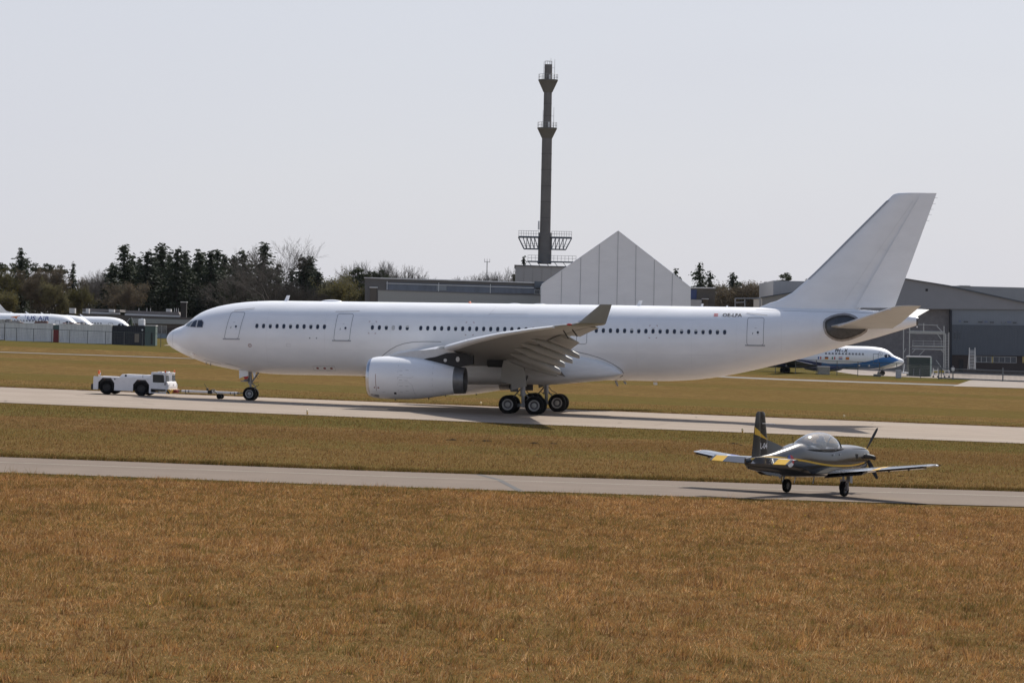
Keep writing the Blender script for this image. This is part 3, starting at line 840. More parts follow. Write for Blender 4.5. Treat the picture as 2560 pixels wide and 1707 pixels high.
# horizontal stabilisers in their sealing recess
TAILG = M('tailplane_paint', (.52, .51, .48), .4, var=.08, scale=.8)
def stab(side):
    rs = []
    for l, a0, a1, z, tc in ((1.0, 50.9, 55.7, 6.72, .085), (1.7, 51.25, 55.85, 6.82, .085), (4.0, 52.75, 56.45, 7.12, .095), (7.0, 54.65, 57.25, 7.72, .09), (9.3, 56.1, 57.9, 8.18, .085), (9.7, 56.75, 58.05, 8.28, .06)):
        rs.append([V(a, side*l_, zz) for a, l_, zz in section(l, a0, a1, z, tc)])
    m = MB(); m.loft(rs); s_ = m.build('tailplane', TAILG, airliner, 40)
    rs = []
    for l, a0, a1, z in ((2.6, 51.78, 51.98, 6.83), (8.8, 55.74, 55.86, 8.06)):
        rs.append([V(a0 - .03 + .22*(1-math.cos(u))/2, side*l, z + .09*math.sin(u)) for u in [2*math.pi*j/10 for j in range(10)]])
    m = MB(); m.loft(rs); m.build('erosion_strip', BARE, s_, 40)
    return s_
stab(1); stab(-1)
cut = [(50.69, 7.10), (50.80, 7.30), (51.2, 7.52), (51.65, 7.66), (52.13, 7.72), (52.5, 7.68), (52.88, 7.55), (53.3, 7.25), (53.7, 6.9), (53.82, 6.71), (53.75, 6.5), (53.4, 6.25), (52.91, 6.04), (52.45, 5.88), (51.98, 5.80), (51.6, 5.84), (51.33, 5.93), (51.05, 6.1), (50.85, 6.3), (50.7, 6.7)]
o = skin_patch(cut, .015).build('tailplane_recess', STABCUT, airliner, 0)
ribbon(cut, .15, .035, .15, True).build('recess_rim', M('recess_edge_metal', (.36, .33, .31), .45, .5, var=.3, scale=2), o, 0)
inner = [(c_[0]*.86 + 52.2*.14, c_[1]*.80 + 6.75*.20 - .04) for c_ in cut]
skin_patch(inner, .022).build('recess_plate', DMETAL, o, 0)

# landing gear
def wheel(parent, c, r, w, name='wheel', face=1):
    c = Vector(c)
    m = MB()
    pr = [(-w/2*.55, r*.58), (-w/2*.9, r*.64), (-w/2, r*.78), (-w/2*.92, r*.90), (-w/2*.70, r*.975), (-w/2*.3, r), (w/2*.3, r), (w/2*.70, r*.975), (w/2*.92, r*.90), (w/2, r*.78), (w/2*.9, r*.64), (w/2*.55, r*.58)]
    m.lathe(c, (0, 1, 0), pr, 40, 0)
    for s_ in (-1, 1):
        m.lathe(c, (0, s_, 0), [(w*.40, r*.60), (w*.44, r*.55), (w*.40, r*.50), (w*.26, r*.45)], 28, 1); m.lathe(c, (0, s_, 0), [(w*.26, r*.45), (w*.24, r*.30), (w*.30, r*.27)], 28, 2); m.lathe(c, (0, s_, 0), [(w*.30, r*.27), (w*.34, r*.24), (w*.42, r*.16), (w*.42, .01)], 28, 1)
    for k in range(8):
        u = 2*math.pi*k/8
        for s_ in (-1, 1): m.cyl(c + Vector((r*.37*math.cos(u), s_*w*.22, r*.37*math.sin(u))), c + Vector((r*.37*math.cos(u), s_*w*.27, r*.37*math.sin(u))), r*.045, None, 8, 2)
    m.build(name, [TYRE, RIM, DMETAL], parent, 40)
gz = lambda a, l: .0239*(28.85 - a)*1.0    # ground height below the level airframe
def main_gear(side):
    L = 5.34*side; a0 = 28.85
    m = MB()
    m.cyl(V(a0 - .08, L, 3.9), V(a0, L, 1.42), .20, .19, 20)
    m.cyl(V(a0, L, 1.45), V(a0 + .02, L, .62), .125, .125, 18)
    m.cyl(V(a0 + .02, L - .18, .66), V(a0 + .02, L + .18, .66), .17, None, 14)
    m.cyl(V(a0 - .01, L, 1.50), V(a0, L, 1.38), .235, None, 20)
    g = m.build('main_gear_leg', STEEL, airliner)
    m = MB(); m.bbox(-A0 + a0 - 1.05, -A0 + a0 + 1.05, -L - .13, -L + .13, .54, .80, .05); m.build('bogie_beam', STEEL, g)
    m = MB()
    for da in (-.99, .99): m.cyl(V(a0 + da, L - .75, .70 - .024*da), V(a0 + da, L + .75, .70 - .024*da), .085, None, 12)
    m.build('axles', DMETAL, g)
    m = MB(); m.tube([V(a0 + .15, L, 1.55), V(a0 + .52, L, 1.12), V(a0 + .15, L, .72)], .05, 8); m.build('torque_link', STEEL, g)
    m = MB(); m.tube([V(a0 - .85, L + .1*side, .80), V(a0 - .8, L + .1*side, 1.15), V(a0 - .2, L, 1.85)], .045, 8); m.build('bogie_actuator', DMETAL, g)
    m = MB(); m.tube([V(a0 - .15, L, 1.85), V(a0 - .45, L, 1.55), V(a0 - .15, L, 1.3)], .028, 6); m.tube([V(a0 + .2, L, 1.9), V(a0 + .4, L + .1*side, 1.6), V(a0 + .75, L + .1*side, 1.45), V(a0 + .95, L + .1*side, 1.2)], .03, 6); m.tube([V(a0 + .2, L - .1, 1.35), V(a0 + .6, L - .1, 1.38), V(a0 + .9, L - .1, 1.22)], .022, 6); m.build('brake_hoses', DMETAL, g)
    m = MB(); m.cyl(V(a0, L, 2.0), V(a0 - .1, L*.45, 3.0), .09, .08, 12); m.build('side_stay', STEEL, g)
    for da in (-.99, .99):
        for dl in (-.70, .70): wheel(g, V(a0 + da, L + dl*1.0, .695 - .024*da), .695, .50)
    # leg door
    od = 6.05*side
    pts = [(27.52, 3.98), (28.98, 3.86), (29.26, 2.10), (28.12, 1.78), (28.10, 2.26), (27.32, 2.42), (27.38, 3.4)]
    m = MB(); m.prism([V(a, od + side*.10*(z-1.8)*.4, z) for a, z in pts], (0, -.06*side, 0)); m.build('gear_door', WINGG, g, 30)
    # bay and inner door
    m = MB(); m.bbox(27.55 - A0, 28.15 - A0, -L*.62 - .03, -L*.62 + .03, 1.62, 2.3, .01); m.build('bay_door', DMETAL, g)
main_gear(1); main_gear(-1)
m = MB(); m.bbox(26.2 - A0, 29.2 - A0, -5.9, 5.9, 3.45, 4.3, .1); m.build('gear_bay', BLACK, airliner)
def nose_gear():
    a0, gnd = 6.67, .532
    zc = gnd + .525
    m = MB()
    m.cyl(V(a0 - .1, 0, 3.4), V(a0 - .05, 0, 1.85), .14, .13, 16); m.cyl(V(a0 - .05, 0, 1.9), V(a0, 0, zc), .085, .085, 14)
    m.cyl(V(a0 - .06, 0, 1.98), V(a0 - .05, 0, 1.80), .18, None, 16)
    m.cyl(V(a0, -.42, zc), V(a0, .42, zc), .07, None, 12)
    g = m.build('nose_gear_leg', STEEL, airliner)
    for l in (-.355, .355): wheel(g, V(a0, l, zc), .525, .37)
    m = MB(); m.tube([V(a0 + .08, 0, 1.85), V(a0 + .42, 0, 1.62), V(a0 + .12, 0, zc + .18)], .045, 8); m.build('torque_link', STEEL, g)
    m = MB(); m.cyl(V(a0 + .1, 0, 2.0), V(a0 + .75, 0, 2.9), .07, .06, 10); m.build('drag_strut', STEEL, g)
    m = MB(); m.bbox(a0 - .75 - A0, a0 - .15 - A0, -.35, .35, 1.98, 2.06, .02); m.cyl(V(a0 - .5, -.2, 2.05), V(a0 - .1, -.2, 2.2), .09, .09, 10); m.cyl(V(a0 - .5, .2, 2.05), V(a0 - .1, .2, 2.2), .09, .09, 10); m.build('steering_collar', STEEL, g)
    for l in (.22, -.22):
        m = MB(); m.sphere(V(a0 - .25, l, 2.22), .11, 10, 8); m.build('taxi_light', BARE, g)
    m = MB(); m.tube([V(a0 + .35, .1, 2.6), V(a0 + .6, .12, 2.2), V(a0 + .75, .1, 2.45)], .015, 5); m.tube([V(a0 + .1, .1, 1.9), V(a0 + .6, .1, 1.95), V(a0 + .65, .1, 1.75), V(a0 + .3, .1, 1.55)], .018, 5); m.build('hoses', BLACK, g)
    for l, z1 in ((.50, 2.22),):
        m = MB(); m.prism([V(5.85, l, 2.92), V(6.52, l, 2.86), V(6.55, l + .02, 2.42), V(6.16, l + .02, 2.36), V(5.88, l + .02, 2.24)], (0, -.03, 0)); m.build('nose_gear_door', WHITE, g, 30)
        m = MB(); m.prism([V(6.14, l - .03, 2.44), V(6.58, l - .03, 2.42), V(6.50, l - .03, 2.22), V(6.30, l - .03, 2.17)], (0, .12, 0)); m.build('red_cover', RED, g, 30)
    m = MB(); m.prism([V(5.95, -.5, 2.92), V(6.6, -.5, 2.86), V(6.6, -.52, 2.35), V(6.0, -.52, 2.25)], (0, -.03, 0)); m.build('nose_gear_door', WHITE, g, 30)
    m = MB(); m.prism([V(6.85, .34, 2.8), V(7.15, .34, 2.76), V(7.1, .36, 2.45), V(7.0, .36, 2.3)], (0, -.03, 0)); m.build('rear_gear_door', WHITE, g, 30)
nose_gear()
# ================================================================== black trainer aircraft
TX, TY, TPSI = 11.957, 112.528, .60
TBLK = M('gloss_black_paint', (.010, .010, .011), .27, var=.12, coat=.06, spec=.4, scale=2)
TGREY = M('gloss_dark_paint_upper', (.020, .020, .023), .2, var=.15, coat=.9, scale=2)
TYEL = M('yellow_stripe', (.72, .42, .02), .35, var=.06)
TWHT = M('white_marking', (.75, .75, .75), .4)
TRED = M('roundel_red', (.50, .03, .03), .4)
TBLU = M('roundel_blue', (.03, .07, .35), .4)
TGRY = M('grey_lettering', (.50, .50, .50), .5)
cg = bpy.data.materials.new('canopy_glass'); cg.use_nodes = True
b = cg.node_tree.nodes['Principled BSDF']
b.inputs['Base Color'].default_value = (.80, .83, .86, 1); b.inputs['Roughness'].default_value = .03
b.inputs['Transmission Weight'].default_value = .86; b.inputs['IOR'].default_value = 1.06  # milky diffuse share stands in for sky reflections on the canopy
b.inputs['Coat Weight'].default_value = 1.0; b.inputs['Coat Roughness'].default_value = .02; b.inputs['Coat IOR'].default_value = 1.7
trainer = empty('trainer_aircraft', (TX, TY, G(TX, TY) + .03))
# nose along +x, left wing along +y; stands square on the sloping taxiway
fx = Vector((math.sin(TPSI), math.cos(TPSI), 0)); nrm = Vector((.0185, -.0014, 1)).normalized()
fx = (fx - nrm*fx.dot(nrm)).normalized(); fy = nrm.cross(fx)
trainer.rotation_euler = Matrix((fx, fy, nrm)).transposed().to_euler()
tag(trainer, 'gloss black propeller trainer with yellow stripes taxiing on the near taxiway', 'trainer plane')
tt_ = pchip([-5.6,-5.2,-4.0,-2.7,-1.6,-.9,.5,1.6,2.5,3.2,3.6,3.95], [1.50,1.53,1.62,1.85,2.03,1.94,1.84,1.93,1.92,1.87,1.82,1.74])
tb_ = pchip([-5.6,-5.2,-4.0,-2.7,-1.5,.5,1.7,2.5,3.2,3.6,3.95], [1.24,1.06,.93,.78,.71,.68,.74,.82,.94,1.04,1.20])
tw_ = pchip([-5.6,-5.2,-4.0,-2.7,-1.5,.5,1.7,2.5,3.2,3.6,3.95], [.035,.10,.24,.38,.47,.52,.50,.47,.42,.37,.28])
def tsec(x, n=36):
    c, r = (tt_(x)+tb_(x))/2, (tt_(x)-tb_(x))/2; w = tw_(x); e = .8
    return [(x, w*math.copysign(abs(math.cos(u))**e, math.cos(u)), c + r*math.copysign(abs(math.sin(u))**e, math.sin(u))) for u in [2*math.pi*k/n for k in range(n)]]
m = MB(); m.loft([tsec(x) for x in [-5.6,-5.45,-5.2,-4.8,-4.4,-4,-3.5,-3.1,-2.7,-2.3,-1.9,-1.6,-1.2,-.7,0,.6,1.2,1.7,2.1,2.5,2.9,3.2,3.45,3.7,3.95]])
tf = m.build('fuselage', M('gloss_black_fuselage', (.014, .014, .015), .22, var=.12, coat=.45, spec=.5), trainer, 50)
def tside(x, z, off=.0, s=-1):       # skin point of the right (s=-1) or left side
    c, r = (tt_(x)+tb_(x))/2, (tt_(x)-tb_(x))/2; w = tw_(x)
    q = min(1, abs((z-c)/r)); l = w*max(0, 1 - q**2.5)**.4
    return Vector((x, s*(l + off), z))
# chin intake, exhaust and nose
m = MB(); m.loft([[(x, w*math.cos(u), zc + h*math.sin(u)) for u in [2*math.pi*k/20 for k in range(20)]] for x, w, h, zc in ((2.6, .22, .12, .92), (3.2, .28, .17, .98), (3.75, .25, .15, 1.06), (3.92, .21, .12, 1.10))])
m.build('chin_intake', TBLK, tf, 45)
for s in (-1, 1):
    m = MB(); m.tube([(3.25, s*.36, 1.48), (3.5, s*.44, 1.46), (3.72, s*.56, 1.43), (3.62, s*.66, 1.40)], [.09, .10, .09, .08], 12); m.build('exhaust_stub', BLACK, tf)
    m = MB(); m.bbox(2.40, 2.58, s*tw_(2.5)*1.0 - .01, s*tw_(2.5)*1.0 + .012, 1.40, 1.58, .003); m.build('cooling_vent', BLACK, tf)
    m = MB(); m.bbox(1.0, 1.05, s*.505 - .012, s*.505 + .014, 1.54, 1.60, .003); m.bbox(.45, .5, s*.515 - .012, s*.515 + .012, 1.54, 1.6, .003); m.build('stencil', TGRY, tf)
    # yellow cheat line
    pts = [(-5.3, 1.46), (-4.8, 1.49), (-4.26, 1.52), (-3.6, 1.51), (-3.03, 1.47), (-2.3, 1.41), (-1.68, 1.35), (-1.0, 1.27), (-.31, 1.20), (.62, 1.14), (1.75, 1.12), (2.7, 1.16), (3.3, 1.22)]
    zz = pchip([p[0] for p in pts], [p[1] for p in pts]); xs2 = np.linspace(-5.3, 3.3, 60)
    wd = lambda x: float(np.interp(x, [-5, -4, 0, 3.3], [.03, .035, .035, .03]))
    m = MB(); A_ = [tside(x, zz(x) + wd(x), .006, s) for x in xs2] + [tside(x, zz(x) - wd(x), .006, s) for x in xs2]
    m.add(A_, [(i, i+1, 61+i, 60+i) for i in range(59)]); m.build('cheat_line', TYEL, tf, 50)
    # roundel in three sectors
    cx, cz, rr = -2.77, 1.36, .235
    for k, mt in enumerate((TRED, TWHT, TBLU)):
        m = MB(); a0 = R(90 - 120*k) if s < 0 else R(90 + 120*k)
        vs = [tside(cx, cz, .012, s)]; 
        for j in range(13):
            u = a0 - (1 if s < 0 else -1)*R(120)*j/12
            for q in (.5, 1): vs.append(tside(cx + rr*q*math.cos(u), cz + rr*q*math.sin(u), .012, s))
        fs = [(0, 1+2*j, 3+2*j) for j in range(12)] + [(1+2*j, 2+2*j, 4+2*j, 3+2*j) for j in range(12)]
        m.add(vs, fs); m.build('roundel_sector', mt, tf, 0)
m = MB(); m.lathe((3.90, 0, 1.55), (1, 0, 0), [(0, .235), (.1, .23), (.2, .19), (.3, .12), (.38, .05), (.41, .005)], 24); spn = m.build('spinner', TYEL, trainer, 40)
# propeller at rest: three blades
m = MB()
PROP_C = Vector((4.03, 0, 1.56))
for k, ang in enumerate((62, 182, 302)):
    u = R(ang); d = Vector((0, -math.cos(u), math.sin(u))); e = Vector((0, math.sin(u), math.cos(u)))
    rs = []
    for rr, c, tw, th in ((.12, .07, 60, .05), (.3, .13, 48, .04), (.55, .18, 36, .028), (.85, .17, 26, .02), (1.1, .12, 20, .012), (1.18, .05, 18, .008)):
        ca, sa = math.cos(R(tw)), math.sin(R(tw)); cd = e*ca + Vector((1, 0, 0))*sa; nd = Vector((1, 0, 0))*ca - e*sa
        p = PROP_C + d*rr
        rs.append([p + cd*c*.5, p + nd*th*.6, p - cd*c*.5, p - nd*th*.6])
    mk = MB(); mk.loft(rs); mk.build('propeller_blade', BLACK, trainer, 40)
# canopy
ct = pchip([-1.6,-1.3,-.9,-.4,.1,.6,1.0,1.4,1.75], [1.99,2.17,2.31,2.40,2.43,2.40,2.30,2.10,1.845])
cwid = pchip([-1.6,-1.2,-.4,.5,1.2,1.75], [.34,.40,.44,.44,.40,.30])
def canring(x, s=1.0, z0=1.76):
    h = ct(x) - z0
    return [(x, cwid(x)*s*math.cos(u), z0 + h*s*math.sin(u)) for u in [math.pi*k/24 for k in range(25)]]
cx_ = list(np.linspace(-1.6, 1.75, 24))
m = MB(); m.loft([canring(x) for x in cx_], 0, False, False, closed=False); can = m.build('canopy', cg, trainer, 60)
m = MB()
for x0 in (-1.58, 1.28):
    m.tube([Vector(p)*1 for p in canring(x0, 1.01)], .028, 6)
for s in (-1, 1): m.tube([(x, s*(cwid(x) + .01), 1.78) for x in cx_], .035, 6)
m.build('canopy_frame', TBLK, can, 40)
m = MB(); m.bbox(-1.5, 1.6, -.40, .40, 1.60, 1.74, .02); m.build('cockpit_floor', BLACK, trainer)
for x in (.35, -.85):
    m = MB(); m.bbox(x - .18, x - .05, -.24, .24, 1.65, 2.10, .04); m.bbox(x - .14, x - .06, -.13, .13, 2.08, 2.26, .03); m.build('seat', M('seat_fabric', (.16, .15, .13), .8), trainer)
    m = MB(); m.bbox(x + .62, x + .78, -.34, .34, 1.70, 1.97, .04); m.build('instrument_coaming', BLACK, trainer)
# wings: band pattern follows the span
TAF = [(0,0),(.012,.26),(.05,.5),(.15,.85),(.3,1),(.5,.88),(.7,.58),(.88,.24),(1,.015),(1,-.015),(.88,-.08),(.7,-.2),(.5,-.32),(.3,-.38),(.15,-.36),(.05,-.25),(.012,-.14)]
wy = [.35, .55, 1.0, 1.9, 2.55, 2.60, 2.9, 3.2, 4.0, 4.9, 5.12, 5.2]
wLE = lambda y: 1.02 - .125*y
wTE = lambda y: float(np.interp(y, [0, 1, 5.2], [-1.18, -1.14, -.80]))
wz = lambda y: .86 + max(0, y-.9)*math.tan(R(7.4))
def tring(y, s, f=1.0):
    c = (wLE(y) - wTE(y))*f; th = float(np.interp(y, [.35, 1.0, 2.6, 4.9, 5.2], [.115, .095, .075, .065, .04]))*c
    return [(wLE(y) - x*c, s*y, wz(y) + k*th - (.0 if y > .9 else 0)) for x, k in TAF]
for s in (-1, 1):
    m = MB(); m.loft([tring(y, s, 1 if y < 5.15 else .8) for y in wy], [0,0,0,0,0,0,1,0,0,0,0]); w = m.build('wing', [TGREY, TYEL], trainer, 40)
    # walkway and flap / aileron joints
    m = MB(); m.add([(wLE(y) - x*(wLE(y)-wTE(y)), s*y, wz(y) + k*float(np.interp(y, [.35, 1.0, 2.6], [.115, .095, .075]))*(wLE(y)-wTE(y)) + .008) for y in (.6, 1.0) for x, k in ((.12,.78),(.3,1),(.5,.88),(.7,.58),(.95,.12))], [(i, i+1, i+6, i+5) for i in range(4)]); m.build('wing_walkway', M('walkway_grit', (.05, .048, .046), .9, var=.2, spec=.05), w, 50)
    for y0, y1, dr in ((1.0, 2.54, .13), (3.1, 5.0, .045)):
        ys3 = np.linspace(y0, y1, 6); m = MB()
        cc = lambda y: wLE(y) - wTE(y)
        th_ = lambda y: float(np.interp(y, [.35, 1.0, 2.6, 4.9, 5.2], [.115, .095, .075, .065, .04]))
        A_ = [(wTE(y) + .26*cc(y), s*y, wz(y) + .50*th_(y)*cc(y) + .012) for y in ys3] + [(wTE(y) - .03, s*y, wz(y) - dr) for y in ys3]
        A2 = [(p[0], p[1], p[2] - .03) for p in A_]
        for q in range(6): A2[q] = (A2[q][0], A2[q][1], A2[q][2] - .12)
        m.add(A_ + A2, [(i, i+1, 7+i, 6+i) for i in range(5)] + [(12+i, 13+i, 19+i, 18+i) for i in range(5)] + [(6+i, 7+i, 19+i, 18+i) for i in range(5)] + [(0, 6, 18, 12), (5, 11, 23, 17)])
        m.build('flap' if y0 < 2 else 'aileron', TGREY, w, 30)
    m = MB(); m.sphere((wLE(5.2) - .45, s*5.22, wz(5.2)), .05, 10, 8, sc=(2.2, .8, .8)); m.build('tip_light', WHITE if s < 0 else RED, w)
    for y in (3.6, 4.4): 
        m = MB(); m.prism([(wTE(y) + .25, s*y, wz(y) - .02), (wTE(y) - .05, s*y, wz(y) - .04), (wTE(y) + .1, s*y, wz(y) - .14)], (0, .03, 0)); m.build('hinge_bracket', TBLK, w)
    # wing roundel (left wing)
    cx, cy, rr = -.2, 3.5, .38
    for k, mt in enumerate((TBLU, TRED, TWHT) if s > 0 else ()):
        m = MB(); vs = []
        def up(px_, py_):
            y = abs(py_); c = wLE(y) - wTE(y); u = (wLE(y) - px_)/c
            return (px_, s*y, wz(y) + float(np.interp(u, [q[0] for q in TAF[:9]], [q[1] for q in TAF[:9]]))*.075*c + .008)
        vs.append(up(cx, cy))
        for j in range(9):
            u = R(90 - 120*k - 120*j/8)
            for q in (.5, 1): vs.append(up(cx + rr*q*math.cos(u), cy + rr*q*math.sin(u)))
        m.add(vs, [(0, 1+2*j, 3+2*j) for j in range(8)] + [(1+2*j, 2+2*j, 4+2*j, 3+2*j) for j in range(8)]); m.build('wing_roundel_sector', mt, w, 0)
    # tailplane with hanging elevator
    ty_ = [.05, .5, 1.05, 1.5, 1.62, 1.70]
    tLE = lambda y: -4.18 - .24*y; tTE = lambda y: -5.02 + .02*y
    m = MB(); m.loft([[(tLE(y) - x*(tLE(y)-tTE(y))*(1 if y < 1.65 else .85), s*y, 1.49 + k*.06*(tLE(y)-tTE(y))) for x, k in TAF] for y in ty_]); tp_ = m.build('tailplane', TGREY, trainer, 40)
    rs = []
    for y in (.12, .6, 1.08, 1.09, 1.59, 1.60, 1.68):
        h_, c_, d_ = tTE(y) - .01, .50 - .06*y, R(24)
        rs.append([(h_, s*y, 1.515), (h_ - c_*math.cos(d_), s*y, 1.50 - c_*math.sin(d_)), (h_ - c_*math.cos(d_), s*y, 1.485 - c_*math.sin(d_)), (h_, s*y, 1.455)])
    m = MB(); m.loft(rs, [0, 0, 0, 1, 0, 0]); m.build('elevator', [TGREY, TYEL], tp_, 30)
# fin, rudder, dorsal fillet
def fsec(z, x0, x1, th=.055):
    c = x0 - x1
    return [(x0 - x*c, y*c*th, z) for x, y in [(0,0),(.03,.5),(.15,.9),(.35,1),(.7,.7),(1,.12),(1,-.12),(.7,-.7),(.35,-1),(.15,-.9),(.03,-.5)]]
finT_LE = lambda z: float(np.interp(z, [1.4, 1.7, 2.2, 3.1, 3.19, 3.24], [-3.82, -3.88, -4.0, -4.22, -4.25, -4.40]))
finT_TE = lambda z: float(np.interp(z, [1.05, 1.5, 2.7, 3.15, 3.24], [-5.40, -5.12, -4.98, -4.91, -4.80]))
hingeT = lambda z: float(np.interp(z, [1.05, 1.58, 3.24], [-4.52, -4.47, -4.61]))
FSH = ([0, .03, .15, .35, .7, 1], [0, .5, .9, 1, .7, .12])
def finhalf(x, z):                 # half thickness of the fin or rudder at a point
    if x > hingeT(z): c, th, x0 = finT_LE(z) - hingeT(z) - .02, .075, finT_LE(z)
    else: c, th, x0 = hingeT(z) - finT_TE(z), .10, hingeT(z)
    return float(np.interp((x0 - x)/c, *FSH))*c*th
m = MB(); m.loft([fsec(z, finT_LE(z), hingeT(z) + .02, .075) for z in (1.4, 1.7, 2.2, 2.7, 3.1, 3.19, 3.24)]); tfin = m.build('tail_fin', TBLK, trainer, 40)
m = MB(); m.loft([fsec(z, hingeT(z), finT_TE(z), .10) for z in (1.08, 1.5, 2.1, 2.7, 3.15, 3.24)]); trud = m.build('rudder', TBLK, trainer, 40)
m = MB(); m.loft([[(-2.55, 0, 1.84), (-2.55, -.03, 1.80), (-2.55, .03, 1.80)], [(-3.2, 0, 2.0), (-3.2, -.06, 1.70), (-3.2, .06, 1.70)], [(-3.98, 0, 2.17), (-3.98, -.05, 1.55), (-3.98, .05, 1.55)]]); m.build('dorsal_fillet', TBLK, trainer, 40)
for s in (-1, 1):
    # yellow band falling from the rudder edge towards the leading edge
    for x0, x1, own, in ((-4.99, -4.55, trud), (-4.52, -4.07, tfin)):
        m = MB(); xs3 = np.linspace(x0, x1, 7); A_ = []
        for j in range(4):
            for x in xs3:
                zl, zh = float(np.interp(x, [-5.04, -4.6, -4.08], [2.39, 2.30, 2.17])), float(np.interp(x, [-5.04, -4.6, -4.08], [2.68, 2.47, 2.20]))
                z = zl + (zh-zl)*j/3; A_.append((x, s*(finhalf(x, z) + .006), z))
        m.add(A_, [(j*7+i, j*7+i+1, j*7+i+8, j*7+i+7) for j in range(3) for i in range(6)]); m.build('fin_band', TYEL, own, 0)
    vs, fs = text2d('L-04', .30, .008)
    m = MB(); m.add([(-4.30 + (x*.98 if s < 0 else -x*.98), s*(finhalf(-4.30, 1.93) + .012), 1.93 + y) for x, y in vs], fs); m.build('tail_number', TWHT, tfin, 0)
m = MB(); m.prism([(-4.35, -.05, 2.78), (-4.15, -.42, 2.78), (-4.25, -.42, 2.78), (-4.5, -.05, 2.78)], (0, 0, .02)); m.prism([(-4.35, .05, 2.78), (-4.15, .42, 2.78), (-4.25, .42, 2.78), (-4.5, .05, 2.78)], (0, 0, .02)); m.build('navigation_aerial', TWHT, tfin)
m = MB(); m.cyl((-1.9, 0, 1.95), (-2.0, 0, 2.28), .012, .008, 6); m.build('whip_aerial', BLACK, trainer)
m = MB(); m.cyl((-1.4, .1, .80), (-1.55, .1, .48), .02, .02, 6); m.cyl((-.3, -.1, .74), (-.4, -.1, .44), .025, .025, 6); m.build('belly_aerials', GREYP, trainer)
m = MB(); m.sphere((-5.42, 0, 1.30), .05, 8, 6); m.build('tail_light', WHITE, trainer)
# ventral strakes
for s in (-1, 1):
    m = MB(); m.prism([(-4.6, s*.08, 1.0), (-3.2, s*.16, .88), (-3.2, s*.2, .76), (-4.2, s*.14, .86)], (0, s*.02, 0)); m.build('ventral_strake', TBLK, trainer)
# undercarriage
def twheel(c, r, w):
    c = Vector(c); m = MB()
    m.lathe(c, (0, 1, 0), [(-w/2*.5, r*.5), (-w/2*.95, r*.65), (-w/2, r*.8), (-w/2*.75, r*.95), (0, r), (w/2*.75, r*.95), (w/2, r*.8), (w/2*.95, r*.65), (w/2*.5, r*.5)], 28, 0)
    for s_ in (-1, 1): m.lathe(c, (0, s_, 0), [(w*.3, r*.52), (w*.36, r*.45), (w*.25, r*.3), (w*.33, r*.15), (w*.33, .005)], 20, 1)
    m.build('wheel', [TYRE, DMETAL], trainer, 40)
for s in (-1, 1):
    twheel((0, s*1.27, .27), .27, .19)
    m = MB(); m.cyl((-.02, s*1.42, .27), (.0, s*1.42, .62), .04, .04, 10); m.tube([(0, s*1.27, .27), (-.02, s*1.42, .27)], .035, 8); m.cyl((0, s*1.42, .6), (.02, s*1.40, 1.0), .065, .065, 12); m.build('main_gear_leg', STEEL, trainer)
    m = MB(); m.tube([(-.08, s*1.42, .72), (-.2, s*1.42, .52), (-.06, s*1.42, .34)], .022, 6); m.build('torque_link', STEEL, trainer)
    m = MB(); m.prism([(.12, s*1.52, .98), (-.14, s*1.52, .98), (-.12, s*1.56, .55), (.08, s*1.56, .52)], (0, s*.02, 0)); m.build('gear_door', STEEL, trainer)
twheel((2.32, 0, .24), .24, .17)
m = MB(); m.cyl((2.32, 0, .45), (2.25, 0, 1.0), .05, .06, 10); m.tube([(2.32, -.12, .24), (2.32, -.12, .5), (2.32, .12, .5), (2.32, .12, .24)], .03, 8); m.build('nose_gear_leg', STEEL, trainer)

# ================================================================== tow tractor and tow bar
TW0 = -2.4
def acworld(a, l):
    q = Vector((XM, YM)) + Vector((math.cos(PHI), -math.sin(PHI)))*(a - A0) + Vector((-math.sin(PHI), -math.cos(PHI)))*l
    return Vector((q.x, q.y, G(q.x, q.y) + .03))
tug = empty('tow_tractor', acworld(TW0, 0), (0, .0185, -PHI))
tag(tug, 'low white aircraft tow tractor with twin cabs and orange beacons in front of the airliner', 'tow tractor')
TUGW = M('tractor_white', (.72, .71, .72), .4, var=.07, scale=2.5)
TUGG = M('cab_glass', (.03, .035, .04), .08, var=.1)
tug.scale = (1, 1, .955)
T = lambda a, l, z: (a - TW0, -l, z)
m = MB()
for s in (1, -1):
    for a in (-4.57, -1.77): m.box(a - .72 - TW0, a + .72 - TW0, *sorted((-s*.74, -s*1.0)), .40, 1.33); m.box(a - .72 - TW0, a + .72 - TW0, *sorted((-s*1.0, -s*1.215)), 1.15, 1.335)
m.build('wheel_wells', BLACK, tug)
